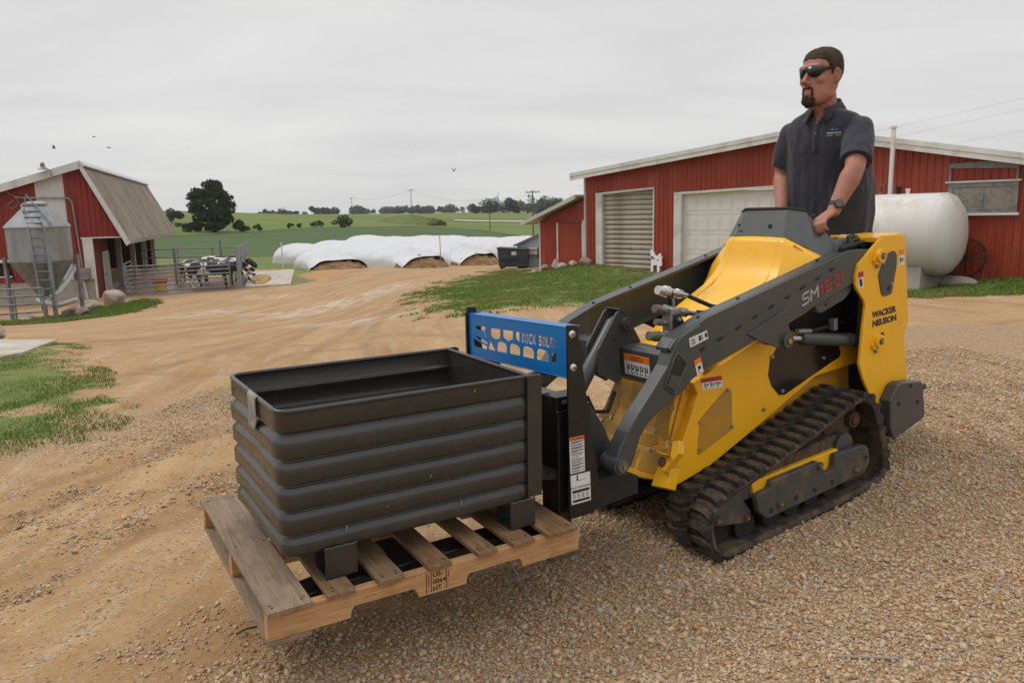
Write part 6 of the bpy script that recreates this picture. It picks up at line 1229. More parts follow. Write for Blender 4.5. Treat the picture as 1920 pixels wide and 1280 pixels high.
# ================================================================== pallet and steel bin on the forks
PFM = Matrix(((0.84963308, -0.5266063, 0.02845049, -0.79013957), (0.52731335, 0.84911781, -0.03065252, 2.24885072), (-0.008016, 0.04104572, 0.99912511, 0.36840009), (0, 0, 0, 1)))
def woodmat(name, lo, hi, dark, sc, grey=0.0):
    m, t, b = nmat(name); co = N(t, 'ShaderNodeTexCoord').outputs['Object']; rnd = N(t, 'ShaderNodeObjectInfo').outputs['Random']
    off = t.nodes.new('ShaderNodeVectorMath'); off.operation = 'ADD'; cmb = t.nodes.new('ShaderNodeCombineXYZ'); L(t, math_(t, 'MULTIPLY', rnd, 23.0), cmb.inputs[0]); L(t, math_(t, 'MULTIPLY', rnd, 41.0), cmb.inputs[2]); L(t, co, off.inputs[0]); L(t, cmb.outputs[0], off.inputs[1])
    g = mapv(t, off.outputs[0], sc); n1 = noise(t, g, 3.0, 8, .68, 1.2); n2 = noise(t, off.outputs[0], 5.5, 5, .65); n3 = noise(t, mapv(t, off.outputs[0], tuple(3*c for c in sc)), 4.0, 4, .6)
    c = mixc(t, ramp(t, n1, .32, .66), lo, hi); c = mixc(t, math_(t, 'MULTIPLY', ramp(t, n3, .50, .72), .5), c, dark); c = mixc(t, math_(t, 'MULTIPLY', ramp(t, n2, .52, .70), .6), c, dark)
    c = mixc(t, math_(t, 'MULTIPLY', rnd, grey), c, (.24, .20, .155)); L(t, c, b.inputs['Base Color']); b.inputs['Roughness'].default_value = .8; b.inputs['Specular IOR Level'].default_value = .25
    bump(t, b, n1, .35, .004); return m
M_str = woodmat('fresh_pallet_wood', (.38, .20, .085), (.56, .34, .17), (.26, .115, .04), (1.2, 10, 14))
M_deck = woodmat('worn_deck_board', (.15, .082, .036), (.31, .18, .085), (.06, .036, .02), (12, .9, 12), .22)
M_leadb = woodmat('grey_lead_board', (.16, .108, .066), (.31, .22, .14), (.075, .055, .038), (14, 1.0, 12), .3)
M_end = woodmat('dark_end_grain', (.05, .038, .03), (.12, .085, .055), (.03, .025, .02), (9, 9, 9))
pal = thing('wooden_pallet', 'wooden pallet with a worn grey lead board carried on the forks', 'pallet', mat4=PFM)
strp = [(0, 0), (0, -.094), (.274, -.094), (.279, -.066), (.29, -.055), (.50, -.056), (.513, -.063), (.526, -.094), (.713, -.096), (.718, -.070), (.728, -.058), (.935, -.056), (.949, -.064), (.957, -.094), (1.222, -.094), (1.222, 0)]
for y in (0, .49, .98):
    st = obj('stringer', MB().prism(strp, y, y+.036), M_str, pal, bevel=.0025)
    if y == 0:
        me = curve_mesh('stamp', text='US-\n0064\nHT', size=.026, extrude=.0002, offset=.0003); me.transform(axes((.578, -.0008, -.032), (1, 0, 0), (0, 0, 1), (0, -1, 0))); wrap(me, 'stamp', M_dblack, st)
        fr_ = MB()
        for a, b2 in (((.553, -.012), (.553, -.086)), ((.553, -.086), (.632, -.086)), ((.632, -.086), (.632, -.012)), ((.632, -.012), (.553, -.012)), ((.572, -.012), (.572, -.086)), ((.557, -.028), (.568, -.028)), ((.562, -.02), (.562, -.07)), ((.557, -.048), (.568, -.048)), ((.641, -.02), (.641, -.045))): fr_.bar((a[0], -.0006, a[1]), (b2[0], -.0006, b2[1]), .0008, .0022, (1, 0, .01))
        obj('stamp_frame', fr_, M_dblack, st)
rr = random.Random(3)
NAIL = MB().cyl((0, 0, 0), (0, 0, .0016), .0048, 8).mesh('nail'); NAIL.materials.append(M_end)
for i, (x0, x1) in enumerate(((-.003, .143), (.198, .293), (.372, .468), (.56, .650), (.753, .832), (.902, 1.0), (1.062, 1.202))):
    y0 = -.020+rr.uniform(-.004, .004); sk = rr.uniform(-.004, .004)
    bd = obj('deck_board', MB().add([(x0+sk, y0, .0005), (x1+sk, y0+rr.uniform(-.003, .003), .0005), (x1-sk, 1.036, .0005), (x0-sk, 1.036, .0005), (x0+sk, y0, .0165), (x1+sk, y0, .0165+rr.uniform(-.001, .002)), (x1-sk, 1.036, .0165), (x0-sk, 1.036, .0165)], [(0, 3, 2, 1), (4, 5, 6, 7), (0, 1, 5, 4), (1, 2, 6, 5), (2, 3, 7, 6), (3, 0, 4, 7)]), M_leadb if i in (0,) else M_deck, pal, bevel=.002)
    if i == 0: bd['label'] = 'wide grey weathered lead board'
    for y in (.012, .026, .505, .995):
        for x in (x0+.022, x1-.022): o = wrap(NAIL, 'nail', None, bd); o.location = (x+rr.uniform(-.006, .006), y+rr.uniform(-.004, .004), .0165)
for x0, x1 in ((0, .14), (.56, .66), (1.08, 1.22)): obj('bottom_board', MB().box(x0, x1, -.004, 1.02, -.1105, -.0945), M_end if x0 else M_leadb, pal, bevel=.002)

M_bin = pm('grey_brown_bin_paint', (.035, .0325, .0285), .25, var=.14, scale=2.2, dirt=(.07, .056, .044), dirt_amt=.10, dscale=9, bmp=.10, bscale=45)
BT = PFM @ Matrix.Translation((0, .1, .016)) @ Matrix.Rotation(R(-1.4), 4, 'X') @ Matrix.Translation((0, -.1, -.016))
bn_ = thing('steel_bin', 'dark grey ribbed open steel bin standing on the pallet', 'bin', mat4=BT)
zb_, zt_ = .118, .613
vp = [(zt_, .004), (zt_-.068, .006), (zt_-.074, -.009)]
for k in range(5):
    top = zt_-.078-k*.0865
    vp += [(top, -.009), (top-.004, -.009), (top-.024, .011)]
    if k < 4: vp += [(top-.0785, .011), (top-.0840, -.009)]
    else: vp += [(zb_+.014, .011), (zb_+.004, .006), (zb_, -.012)]
def chamfer(P, e=.0030):
    out = [P[0]]
    for a, b2, c in zip(P[:-2], P[1:-1], P[2:]):
        a, b2, c = Vector(a), Vector(b2), Vector(c); l0, l1 = (a-b2).length, (c-b2).length
        out += [tuple(b2+(a-b2)*min(.4, e/l0)), tuple(b2+(c-b2)*min(.4, e/l1))]
    return out+[P[-1]]
vp = chamfer(vp)
def upath(off):
    x0, y0, y1, x1, r = .10, .10, .765, 1.055, .046
    P = [((x1, y0), (0, -1))]
    for i in range(1, 13): P.append(((x1+(x0+r-x1)*i/12, y0), (0, -1)))
    for i in range(1, 7): a = -math.pi/2-i*math.pi/12; P.append(((x0+r+r*math.cos(a), y0+r+r*math.sin(a)), (math.cos(a), math.sin(a))))
    for i in range(1, 9): P.append(((x0, y0+r+(y1-y0-2*r)*i/8), (-1, 0)))
    for i in range(1, 7): a = math.pi-i*math.pi/12; P.append(((x0+r+r*math.cos(a), y1-r+r*math.sin(a)), (math.cos(a), math.sin(a))))
    for i in range(1, 13): P.append(((x0+r+(x1-x0-r)*i/12, y1), (0, 1)))
    return P
def binwall(off):
    mb = MB(); P = upath(0); rows = []
    rr = np.random.default_rng(2); wob = rr.normal(size=len(P))*.0015
    for z, d in vp:
        row = []
        for i, ((x, y), (nx_, ny_)) in enumerate(P):
            f_ = 1.0
            if i < 1 or i > len(P)-2: f_ = .25     # ribs die out at the end posts
            dent = -.010*math.exp(-((y-.42)/.10)**2-((z-.40)/.06)**2) if nx_ == -1 else 0
            dd = d*f_+off+wob[i]+dent; row.append((x+nx_*dd, y+ny_*dd, z))
        rows.append(row)
    n = len(P); mb.add([p for r_ in rows for p in r_], [(i*n+k, (i+1)*n+k, (i+1)*n+k+1, i*n+k+1) for i in range(len(rows)-1) for k in range(n-1)]); return mb
wl = obj('ribbed_wall', binwall(0), M_bin, bn_, smooth=75)
mb = binwall(-.005); mb.f = [f[::-1] for f in mb.f]; obj('inner_wall', mb, M_bin, wl, smooth=75)
P = upath(0); obj('rim', MB().tube([(p[0]+n_[0]*.001, p[1]+n_[1]*.001, zt_) for p, n_ in P], .0085, 8), M_bin, bn_, smooth=60)
obj('end_panel', MB().box(1.048, 1.056, .10, .765, zb_, zt_), M_bin, bn_); obj('end_rim', MB().tube([(1.052, .10, zt_), (1.052, .765, zt_)], .009, 8), M_bin, bn_, smooth=60)
obj('floor', MB().box(.11, 1.05, .11, .755, zb_, zb_+.012), M_bin, bn_)
for y, s in ((.10, -1), (.765, 1)): obj('corner_post', MB().prism([(1.035, y+s*.018), (1.10, y+s*.018), (1.10, y-s*.012), (1.092, y-s*.012), (1.092, y+s*.009), (1.035, y+s*.009)], .135, zt_+.006, 'z'), M_bin, bn_, bevel=.002)
for x in (.222, .955):
    for y, s, zl in ((.10, -1, .0165), (.765, 1, .034)):
        obj('foot', MB().prism([(y+s*.012, .128), (y+s*.020, .128), (y+s*.020, zl+.006), (y+s*.012, zl), (y-s*.10, zl), (y-s*.10, .122), (y-s*.092, .122), (y-s*.092, zl+.008), (y+s*.010, zl+.008)], x, x+.112, 'x'), M_bin, bn_, bevel=.002)
        obj('weld_bead', MB().tube([(x+.112*i/9, y+s*.0165, .128+.002*math.sin(i*2.3)) for i in range(10)], .0045, 6), M_bin, bn_, smooth=60)
tp = MB(); rows = []
M_tape = pm('grey_torn_label', (.27, .25, .225), .55, var=.2, scale=14, dirt=(.15, .135, .12), dirt_amt=.5, dscale=20)
pz = [(zt_+.010, .0), (zt_+.002, .010), (zt_-.03, .011), (zt_-.062, .010), (zt_-.080, .008), (zt_-.098, .014), (zt_-.115, .018)]
rows = [[(.10-d-.0025-.001*math.sin(7*y*9), y+(.006 if j > 3 else 0), z) for y in (.325, .355, .385, .41, .44-.004*j)] for j, (z, d) in enumerate(pz)]
tp.add([p for r_ in rows for p in r_], [(i*5+k, (i+1)*5+k, (i+1)*5+k+1, i*5+k+1) for i in range(len(rows)-1) for k in range(4)]); o = obj('torn_label', tp, M_tape, bn_, smooth=60); o.modifiers.new('s', 'SOLIDIFY').thickness = .0015
for k, (x, z, l) in enumerate(((.74, .168, .020), (.62, .30, .012), (.30, .175, .02), (.45, .225, .008), (.81, .585, .01))): obj('scratch', MB().bar((x, .10-.0140 if z < .5 else .0935, z), (x+.004, .10-.0140 if z < .5 else .0935, z+l), .001, .003), M_bolt, wl)
tw_ = obj('twig', MB().tube([(-1.10, 2.78, gz(-1.1, 2.78)+.012), (-1.07, 2.81, gz(-1.07, 2.81)+.018), (-1.01, 2.85, gz(-1.01, 2.85)+.012)], .004, 6), M_end); tag(tw_, 'short dark twig lying on the dirt left of the pallet', 'twig')
tw_ = obj('twig', MB().tube([(1.05, 2.48, gz(1.05, 2.48)+.018), (1.16, 2.45, gz(1.16, 2.45)+.022), (1.30, 2.44, gz(1.3, 2.44)+.016)], .005, 6), M_wood); tag(tw_, 'pale dry stalk lying on the gravel in front of the track', 'twig')
# ================================================================== the operator
HP = R(43); PO = (1.8121, 4.4829)
PTM = Matrix(((-math.cos(HP), math.sin(HP), 0, PO[0]), (-math.sin(HP), -math.cos(HP), 0, PO[1]), (0, 0, 1, 0), (0, 0, 0, 1)))
per = thing('person', 'man in a dark polo shirt and black sunglasses driving the loader', 'person', mat4=PTM)
def remesh(name, mb, voxel, m_, parent, smooth_it=4, smooth_f=.5, cut=None, disp=None):
    me = mb.mesh(name+'_src'); o = bpy.data.objects.new(name+'_src', me); COL.objects.link(o)
    q = o.modifiers.new('r', 'REMESH'); q.mode = 'VOXEL'; q.voxel_size = voxel; q.use_smooth_shade = True
    q = o.modifiers.new('s', 'SMOOTH'); q.iterations = smooth_it; q.factor = smooth_f
    dg = bpy.context.evaluated_depsgraph_get(); m2 = bpy.data.meshes.new_from_object(o.evaluated_get(dg)); bpy.data.objects.remove(o); bpy.data.meshes.remove(me); m2.name = name
    if disp is not None:
        n = len(m2.vertices); co = np.empty(n*3); m2.vertices.foreach_get('co', co); nr = np.empty(n*3); m2.vertices.foreach_get('normal', nr); co = co.reshape(-1, 3); nr = nr.reshape(-1, 3)
        co += nr*disp(co)[:, None]; m2.vertices.foreach_set('co', co.ravel()); m2.update()
    if cut is not None:
        bm = bmesh.new(); bm.from_mesh(m2); bmesh.ops.delete(bm, geom=[v for v in bm.verts if cut(v.co)], context='VERTS'); bm.to_mesh(m2); bm.free()
    m2.shade_smooth(); return wrap(m2, name, m_, parent)
def ell(c, rx, ry, z, n=28, p=2.3):
    out = []
    for k in range(n):
        a = 2*math.pi*k/n; ca, sa = math.cos(a), math.sin(a); out.append((c[0]+rx*abs(ca)**(2/p)*(1 if ca > 0 else -1), c[1]+ry*abs(sa)**(2/p)*(1 if sa > 0 else -1), z))
    return out
# skin
M_skin, t, b = nmat('sunburnt_skin'); co = N(t, 'ShaderNodeTexCoord').outputs['Object']
c = mixc(t, ramp(t, noise(t, co, 14, 5, .6), .3, .7), (.30, .128, .088), (.41, .188, .132)); c = mixc(t, math_(t, 'MULTIPLY', ramp(t, noise(t, co, 160, 3, .6), .5, .75), .35), c, (.22, .078, .047))
L(t, c, b.inputs['Base Color']); b.inputs['Roughness'].default_value = .52; b.inputs['Subsurface Weight'].default_value = .12; b.inputs['Subsurface Radius'].default_value = (.01, .004, .002); b.inputs['Specular IOR Level'].default_value = .35
bump(t, b, noise(t, co, 220, 3, .6), .12, .002)
M_shirt, t, b = nmat('dark_polo_cloth'); co = N(t, 'ShaderNodeTexCoord').outputs['Object']
L(t, mixc(t, ramp(t, noise(t, co, 9, 4, .6), .3, .7), (.026, .028, .040), (.037, .039, .054)), b.inputs['Base Color']); b.inputs['Roughness'].default_value = .78; b.inputs['Sheen Weight'].default_value = .12; b.inputs['Specular IOR Level'].default_value = .25
wr = math_(t, 'ADD', noise(t, mapv(t, co, (1.6, 1.6, .5), (0, .3, 0)), 5, 3, .5, 1.4), math_(t, 'MULTIPLY', noise(t, co, 900, 1), .02)); bump(t, b, wr, .55, .05)
M_jean = pm('dark_jeans', (.018, .026, .045), .85, var=.25, scale=20); M_hair = pm('short_brown_hair', (.058, .032, .018), .85, var=.4, scale=60, bmp=.8, bscale=240); M_beard = pm('dark_beard', (.068, .038, .025), .9, var=.5, scale=90, bmp=.9, bscale=300)
M_glass = pm('glossy_black_sunglasses', (.006, .006, .007), .12, var=.1); M_shoe = pm('dark_boot', (.03, .022, .016), .7)
# head frame: turned further to his right than the chest
HY = R(43-29)   # rotation about z inside the person frame (to his right is negative y)
HC = Vector((.128, .004, 2.272)); HS = 1.10
HMx = Matrix.Translation(HC) @ Matrix.Rotation(-HY, 4, 'Z') @ Matrix.Rotation(R(5), 4, 'Y') @ Matrix.Scale(HS, 4)
skull = [(-.128, .052, .030, .032), (-.120, .046, .050, .048), (-.105, .036, .066, .061), (-.085, .024, .079, .069), (-.055, .012, .089, .074), (-.02, .003, .096, .0765), (.02, -.002, .099, .078), (.055, -.005, .099, .079), (.085, -.009, .092, .074), (.106, -.012, .076, .061), (.120, -.014, .052, .043), (.128, -.014, .022, .018)]
hd = MB().loft([ell((c_, 0), rx, ry, z, 28, 2.15) for z, c_, rx, ry in skull])
hd.tube([(.090, 0, .040), (.101, 0, .016), (.120, 0, -.008), (.126, 0, -.022)], [.009, .010, .0125, .0135], 10); hd.sph((.109, .013, -.024), (.011, .009, .009)); hd.sph((.109, -.013, -.024), (.011, .009, .009))
hd.tube([(.080, .054, .050), (.097, .028, .055), (.100, 0, .050), (.097, -.028, .055), (.080, -.054, .050)], .0105, 8)
hd.tube([(.092, .026, -.060), (.103, .010, -.058), (.105, 0, -.059), (.103, -.010, -.058), (.092, -.026, -.060)], .0062, 8); hd.tube([(.091, .024, -.071), (.102, .010, -.073), (.104, 0, -.073), (.102, -.010, -.073), (.091, -.024, -.071)], .0068, 8)
for s in (1, -1):
    hd.sph((.062, .048*s, -.012), (.028, .022, .024)); hd.sph((.02, .058*s, -.075), (.045, .014, .028))
    hd.tube([(.006, .078*s, .022), (-.012, .091*s, .032), (-.024, .094*s, .012), (-.019, .090*s, -.016), (-.004, .082*s, -.034)], [.007, .008, .008, .008, .009], 8); hd.sph((-.006, .083*s, .0), (.014, .007, .026))
hd.xf(HMx)
# neck, trunk, arms, legs: one skin
def blob(mb, pts, rs, n=12):
    mb.tube(pts, rs, n)
    for p, r in ((pts[0], rs[0]), (pts[-1], rs[-1])): mb.sph(p, r, 12, 8)
    return mb
bd = MB(); bd.v += hd.v; bd.f += hd.f
blob(bd, [(.045, .0, 2.02), (.062, .0, 2.10), (.085, .003, 2.17), (.10, .004, 2.22)], [.082, .070, .066, .064], 16)
torso = [(1.30, -.065, .150, .185), (1.45, -.058, .155, .195), (1.60, -.050, .160, .205), (1.72, -.038, .158, .205), (1.85, -.008, .148, .200), (1.95, .016, .132, .205), (2.02, .032, .110, .195), (2.065, .042, .085, .150), (2.095, .048, .070, .095)]
bd.loft([ell((c_, 0), rx, ry, z) for z, c_, rx, ry in torso])
SHL, ELL_, WRL = (.065, .200, 1.985), (.245, .262, 1.775), (.375, .218, 1.558); SHR, ELR, WRR = (.030, -.200, 1.99), (-.005, -.268, 1.778), (.135, -.198, 1.56)
def limb(mb, a, e, w, s):
    a, e, w = Vector(a), Vector(e), Vector(w)
    blob(mb, [a, a.lerp(e, .3), a.lerp(e, .65), e], [.070, .066, .058, .050], 14); blob(mb, [e, e.lerp(w, .25), e.lerp(w, .6), w], [.049, .055, .044, .034], 14)
limb(bd, SHL, ELL_, WRL, 1); limb(bd, SHR, ELR, WRR, -1)
# left hand closed over the joystick: flat palm box, four fingers bent over, thumb from the palm's side
def hand(mb, W_, fwd_, side_, mirror=1):
    W_ = Vector(W_); f = Vector(fwd_).normalized(); s = Vector(side_); s = (s-f*s.dot(f)).normalized(); u = s.cross(f)*mirror
    if u.z < 0: u = -u
    def at(x, y, z): return W_+f*x+s*(y*mirror)+u*z
    mb.loft([[at(x, wy*math.cos(a)+cy, wz*math.sin(a)+cz) for a in [2*math.pi*k/14 for k in range(14)]] for x, wy, wz, cy, cz in ((-.02, .030, .026, 0, 0), (.015, .034, .022, 0, .002), (.05, .042, .0195, -.001, .004), (.085, .044, .018, -.002, .003), (.105, .041, .014, -.002, 0))])
    for y, l, r0 in ((.031, .94, .0102), (.0105, 1.05, .0106), (-.0105, 1.0, .0100), (-.031, .82, .0088)):
        p0 = at(.080, y*.95, .002); k1 = at(.103, y*1.03, .005); k2 = at(.103+.040*l, y*1.08, -.012); k3 = at(.103+.050*l, y*1.05, -.040*l-.006); k4 = at(.103+.030*l, y*1.0, -.060*l-.006)
        blob(mb, [p0, k1, k1.lerp(k2, .5), k2, k2.lerp(k3, .55), k3, k4], [r0*1.1, r0*1.22, r0*.98, r0*1.08, r0*.92, r0*.95, r0*.78], 10)
    t0 = at(.022, .030, -.006); t1 = at(.055, .052, -.024); t2 = at(.088, .048, -.040); t3 = at(.108, .030, -.050)
    blob(mb, [t0, t1, t1.lerp(t2, .5), t2, t3], [.017, .0145, .0118, .0122, .0095], 10)
FWL = (.86, -.14, -.36)
hand(bd, WRL, FWL, (.10, .98, .25), -1 if False else -1); hand(bd, WRR, (.75, .15, -.6), (.1, -.98, .1), -1)
for s in (1, -1): blob(bd, [(-.06, .105*s, 1.36), (-.05, .115*s, 1.15), (-.06, .12*s, .92), (-.10, .12*s, .58)], [.095, .09, .062, .045], 12)
body = remesh('body', bd, .0058, M_skin, per, 3, .45)
# shirt
sh_ = MB(); st_r = [(1.33, -.062, .165, .215), (1.42, -.058, .176, .228), (1.55, -.052, .184, .238), (1.68, -.042, .184, .238), (1.78, -.026, .178, .230), (1.88, -.002, .168, .222), (1.96, .018, .150, .222), (2.02, .034, .126, .222), (2.05, .041, .108, .205), (2.078, .047, .092, .168), (2.105, .052, .082, .105), (2.125, .054, .078, .088)]
sh_.loft([ell((c_, 0), rx, ry, z, 32, 2.35) for z, c_, rx, ry in st_r])
def slv(a, e, k): a, e = Vector(a), Vector(e); blob_ = sh_.tube([a+Vector((0, 0, .005)), a.lerp(e, .25), a.lerp(e, .55), a.lerp(e, k)], [.074, .079, .081, .081], 20); sh_.sph(a+Vector((0, 0, .0)), .074, 16, 10)
slv(SHL, ELL_, .82); slv(SHR, ELR, .80)
def fold(co):
    x, y, z = co.T; hang = np.clip((2.0-z)/.5, 0, 1)
    a = np.arctan2(y, x+.04)
    v = .0062*np.sin(a*9+z*2.5+1.3*np.sin(z*7))*hang+.0045*np.sin(a*17-z*6+2*np.sin(a*3))*hang
    v += .006*np.sin((y*1.4+z)*26+3*np.sin(x*9))*np.exp(-((z-1.55)/.10)**2)+.005*np.sin((z*.9-np.abs(y))*48+x*14)*np.exp(-((z-1.98)/.09)**2)*(np.abs(y) > .1)
    return v*.5
shirt = remesh('polo_shirt', sh_, .0085, M_shirt, per, 5, .5, cut=lambda p: p.z > 2.045 and p.x > .085 and abs(p.y-.004) < (p.z-2.045)*.75+.003, disp=fold)
from mathutils.bvhtree import BVHTree
bv = BVHTree.FromPolygons([v.co.copy() for v in shirt.data.vertices], [tuple(p.vertices) for p in shirt.data.polygons])
def front_at(y, z):
    h = bv.ray_cast(Vector((1, y, z)), Vector((-1, 0, 0))); return h[0], h[1]
# collar, placket, buttons, hem, cuffs
cl = MB(); n = 40; inner = []; outer = []; edge_ = []
for i in range(n+1):
    a = R(22)+(2*math.pi-R(44))*i/n; fr_ = math.cos(a)*.5+.5; c0 = Vector((.060, .003, 0)); 
    d = Vector((math.cos(a), math.sin(a)*.98, 0))
    zt = 2.172-.068*fr_**1.3; pt = max(0, 1-min(i, n-i)/5.0)
    inner.append(c0+d*(.072+.006*fr_)+Vector((.010*(1-fr_), 0, zt-.055))); outer.append(c0+d*(.077+.010*fr_)+Vector((0, 0, zt))); edge_.append(c0+d*(.104+.012*fr_+.014*pt)+Vector((.006*pt, 0, zt-.048-.024*pt-.006*fr_)))
cl.add(inner+outer+edge_, [f for i in range(n) for f in ((i, i+1, n+1+i+1, n+1+i), (n+1+i, n+1+i+1, 2*(n+1)+i+1, 2*(n+1)+i))]); o = obj('collar', cl, M_shirt, per, smooth=60); q = o.modifiers.new('s', 'SOLIDIFY'); q.thickness = .004; q.offset = 0
pk = []; 
for z in np.linspace(1.87, 2.045, 9):
    row = []
    for y in (-.012, .004, .020): h, nn_ = front_at(y, z); row.append(h+nn_*.0025)
    pk.append(row)
mb = MB(); mb.add([p for r_ in pk for p in r_], [(i*3+k, i*3+k+1, (i+1)*3+k+1, (i+1)*3+k) for i in range(8) for k in range(2)]); o = obj('placket', mb, M_shirt, per, smooth=60); o.modifiers.new('s', 'SOLIDIFY').thickness = .003
for z in (1.975, 2.03): h, nn_ = front_at(.004, z); o = obj('button', MB().cyl(h+nn_*.003, h+nn_*.007, .0062, 12), M_plug, per)
for A_, B_, k_ in ((SHL, ELL_, .82), (SHR, ELR, .80)):
    A_, B_ = Vector(A_), Vector(B_); e0, e1 = A_.lerp(B_, k_-.085), A_.lerp(B_, k_+.004); obj('sleeve_hem', MB().tube([e0, e0.lerp(e1, .1), e0.lerp(e1, .9), e1], [.0785, .0798, .0800, .0785], 24), M_shirt, per, smooth=50)
# chest emblem
def on_chest(me, y, z, sc):
    vs = []
    for v in me.vertices:
        h, nn_ = front_at(y-v.co.x*sc, z+v.co.y*sc); v.co = (h+nn_*(.0022+.0004)) if h else v.co
    me.update(); return me
me = curve_mesh('emblem_lettering', text='ROCK SOLID', size=1, extrude=0, offset=.02, align='CENTER'); wrap(on_chest(me, .100, 1.968, .0118), 'emblem_lettering', M_dwhite, per)
M_teal = pm('teal_emblem', (.02, .16, .24), .6)
me = curve_mesh('emblem', splines=[[(-.2, 0), (.15, .9), (.35, .55), (.5, .75), (.9, 0)], [(-1.3, 0), (-.9, .45), (-.4, .35), (-.3, 0)]], extrude=0); wrap(on_chest(me, .100, 1.985, .020), 'emblem', M_teal, per)
me = curve_mesh('emblem_line', splines=[[(-3, 0), (3, 0), (3, .22), (-3, .22)]], extrude=0); wrap(on_chest(me, .100, 1.957, .0118), 'emblem_line', M_lgrey, per)
# jeans, boots
jn = MB(); jn.loft([ell((c_, 0), rx, ry, z) for z, c_, rx, ry in ((1.22, -.065, .158, .198), (1.34, -.064, .160, .205), (1.43, -.060, .158, .205))])
for s in (1, -1): blob(jn, [(-.06, .105*s, 1.34), (-.05, .115*s, 1.12), (-.06, .12*s, .9), (-.10, .12*s, .62)], [.112, .10, .075, .07], 14)
remesh('jeans', jn, .014, M_jean, per, 4, .5)
for s in (1, -1): obj('boot', MB().loft([[(x, .12*s+.048*w_*math.cos(a), .495+h_*(.5+.5*math.sin(a))) for a in [2*math.pi*k/12 for k in range(12)]] for x, w_, h_ in ((-.19, .6, .05), (-.17, .9, .14), (-.10, 1, .16), (-.02, 1, .10), (.07, 1.05, .075), (.12, .7, .05))]), M_shoe, per, smooth=50)
obj('waist_cord', MB().tube([Vector((-.10, .225, 1.43)), Vector((-.16, .235, 1.40)), Vector((-.2, .22, 1.34))], .006, 6), M_blkm, per)
# hair: a shell over the skull with a hairline
hm = MB(); NZ, NA = 40, 72; hv = {}
zs = np.linspace(-.06, .131, NZ)
def skr(z):
    for (z0, c0, a0, b0), (z1, c1, a1, b1) in zip(skull[:-1], skull[1:]):
        if z0 <= z <= z1: f_ = (z-z0)/(z1-z0); return c0+(c1-c0)*f_, a0+(a1-a0)*f_, b0+(b1-b0)*f_
    return skull[-1][1], .012, .010
rr = np.random.default_rng(6)
pts = []
def hl_(p):
    return float(np.interp(abs(math.atan2(p.y, p.x)), [0, .45, .75, 1.0, 1.2, 1.38, 1.55, 1.8, 2.2, 3.2], [.088, .086, .080, .070, .040, -.010, .012, .022, -.02, -.045]))
for z in zs:
    c_, rx, ry = skr(min(z*.985, .127))
    if z > .128: rx, ry = .004, .004
    ring_ = ell((c_, 0), rx, ry, z, NA, 2.15); row = []
    for p in ring_:
        p = Vector(p); th = max(.0012, min(.013, (z-hl_(p))*.30)); d = Vector((p.x-c_, p.y, max(0, z-.03)*1.1)); d.normalize(); row.append(p+d*th+Vector(rr.normal(size=3))*.0010*min(1, th/.006))
    pts.append(row)
def hairline(p):
    return p.z > hl_(p)
    fx = p.x; az = abs(math.atan2(p.y, fx))
    lo = np.interp(az, [0, .45, .75, 1.05, 1.32, 1.55, 1.8, 2.2, 3.2], [.092, .090, .084, .074, .050, .020, .030, -.005, -.030]); return p.z > lo
idx = lambda i, k: i*NA+k % NA
fs = [(idx(i, k), idx(i, k+1), idx(i+1, k+1), idx(i+1, k)) for i in range(NZ-1) for k in range(NA) if all(hairline(pts[a][b_ % NA]) for a, b_ in ((i, k), (i, k+1), (i+1, k+1), (i+1, k)))]
hm.add([p for r_ in pts for p in r_], fs).xf(HMx); o = obj('hair', hm, M_hair, per, smooth=80); q = o.modifiers.new('s', 'SOLIDIFY'); q.thickness = .004; q.offset = -1
# single short hairs standing off the shell break its outline
def strands(name, me, n, ln_, w, m_, parent, comb):
    T_ = [p for p in me.polygons]; ar_ = np.array([p.area for p in T_]); pick = RNG.choice(len(T_), n, p=ar_/ar_.sum()); vs = []; fs = []
    for q_ in pick:
        p = T_[q_]; vv_ = [me.vertices[i].co for i in p.vertices]; a_, b_ = RNG.random(2)
        c0 = vv_[0].lerp(vv_[1], a_).lerp(vv_[-1].lerp(vv_[-2], a_), b_); d = (p.normal*.5+comb+Vector(RNG.normal(size=3))*.16).normalized(); s_ = d.cross(Vector(RNG.normal(size=3))).normalized()*w; l_ = ln_*RNG.uniform(.5, 1.2)
        k = len(vs); vs += [c0-s_-d*.002, c0+s_-d*.002, c0+d*l_]; fs.append((k, k+1, k+2))
    return obj(name, MB().add(vs, fs), m_, parent)
strands('hair_strands', o.data, 5200, .0065, .0008, M_hair, o, Vector((-.5, 0, .45)))
# goatee
NZb, NAb = 40, 64; bz_ = np.linspace(-.130, -.030, NZb); ba_ = np.linspace(-.85, .85, NAb); bp_ = []
def isb(a, z):
    a = abs(a); j_ = rr.normal()*.0022; z += j_; a += rr.normal()*.018; return (z < -.092-.03*max(0, a-.25) and a < .60) or (.30 < a < .40 and -.10 < z < -.052) or (-.053 < z < -.044-.05*max(0, a-.22) and .04 < a < .40) or (a < .09 and -.096 < z < -.084)
for z in bz_:
    c_, rx, ry = skr2(z) if False else (lambda q: q)(next(((c0+(c1-c0)*f_, a0+(a1-a0)*f_, b0+(b1-b0)*f_) for (z0, c0, a0, b0), (z1, c1, a1, b1) in zip(skull[:-1], skull[1:]) if z0 <= max(z, -.128) <= z1 for f_ in ((max(z, -.128)-z0)/(z1-z0),))))
    row = []
    for a in ba_:
        k_ = .0065 if z < -.09 else .0045; k_ += .005*max(0, min(1, (-.1-z)/.02)); ca, sa = math.cos(a), math.sin(a)
        row.append(Vector((c_+(rx+k_)*abs(ca)**(2/2.15), (ry+k_)*abs(sa)**(2/2.15)*(1 if sa > 0 else -1), z-(.008 if z < -.125 else 0)))+Vector(rr.normal(size=3))*.0012)
    bp_.append(row)
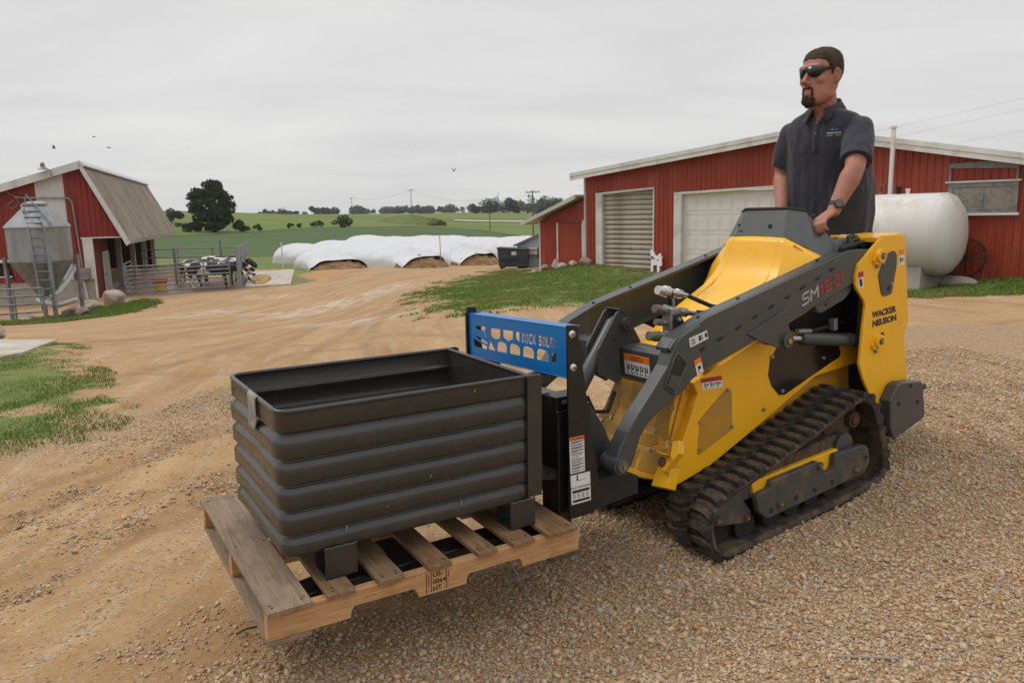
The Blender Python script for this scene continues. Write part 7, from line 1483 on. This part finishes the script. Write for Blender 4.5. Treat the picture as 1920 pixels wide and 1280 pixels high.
bm_ = MB(); bm_.add([p for r_ in bp_ for p in r_], [(i*NAb+k, i*NAb+k+1, (i+1)*NAb+k+1, (i+1)*NAb+k) for i in range(NZb-1) for k in range(NAb-1) if isb((ba_[k]+ba_[k+1])/2, (bz_[i]+bz_[i+1])/2)]).xf(HMx)
o = obj('beard', bm_, M_beard, per, smooth=80); q = o.modifiers.new('s', 'SOLIDIFY'); q.thickness = .006; q.offset = -1
strands('beard_strands', o.data, 1500, .0045, .0008, M_beard, o, Vector((.1, 0, -.7)))
# wraparound sunglasses
gl = MB(); NG = 44; top = []; bot = []
for i in range(NG+1):
    a = R(-74+148*i/NG); aa = abs(math.degrees(a)); x = .006+.106*math.cos(a)**.85; y = .083*math.sin(a)
    zt = np.interp(aa, [0, 8, 30, 55, 74], [.047, .050, .053, .049, .040]); zb = np.interp(aa, [0, 6, 14, 28, 42, 55, 62, 74], [.034, .030, .008, .000, .004, .018, .026, .030]); top.append((x, y, zt)); bot.append((x-.004, y*.985, zb))
gl.add(top+bot, [(i, NG+1+i, NG+1+i+1, i+1) for i in range(NG)]).xf(HMx); o = obj('sunglasses', gl, M_glass, per, smooth=60); q = o.modifiers.new('s', 'SOLIDIFY'); q.thickness = .005; q.offset = 0
for s in (1, -1): obj('temple_arm', MB().tube([(.040, .080*s, .037), (.0, .0835*s, .036), (-.022, .084*s, .030)], [.0065, .005, .004], 8).xf(HMx), M_glass, o, smooth=60)
# watch
Wv, Ev = Vector(WRL), Vector(ELL_); ax_ = (Ev-Wv).normalized(); wc = Wv+ax_*.030
obj('watch_band', MB().tube([wc-ax_*.011, wc-ax_*.010, wc+ax_*.010, wc+ax_*.011], [.036, .0395, .0405, .037], 24), pm('dark_red_band', (.05, .008, .008), .6), per, smooth=40)
nrm_ = (Vector((.35, .62, .62))-ax_*Vector((.35, .62, .62)).dot(ax_)).normalized(); w_ = obj('watch', MB().cyl(wc+nrm_*.034, wc+nrm_*.048, .0225, 24), M_blk, per, bevel=.002); obj('watch_face', MB().cyl(wc+nrm_*.0481, wc+nrm_*.0492, .0185, 24), pm('grey_watch_face', (.09, .09, .095), .3), w_)

# ================================================================== thin damp air over the fields
hm_, ht, hb_2 = nmat('damp_air'); ht.nodes.remove(hb_2); pv_ = N(ht, 'ShaderNodeVolumePrincipled'); pv_.inputs['Color'].default_value = (.92, .93, .95, 1); pv_.inputs['Density'].default_value = .00016; pv_.inputs['Anisotropy'].default_value = .2
L(ht, pv_.outputs[0], ht.nodes['Material Output'].inputs['Volume'])
hz_ = obj('haze', MB().box(-1600, 1600, -80, 3150, -14, 26), hm_); kind(hz_, 'stuff'); tag(hz_, 'thin pale damp air that softens the far fields and trees', 'haze')
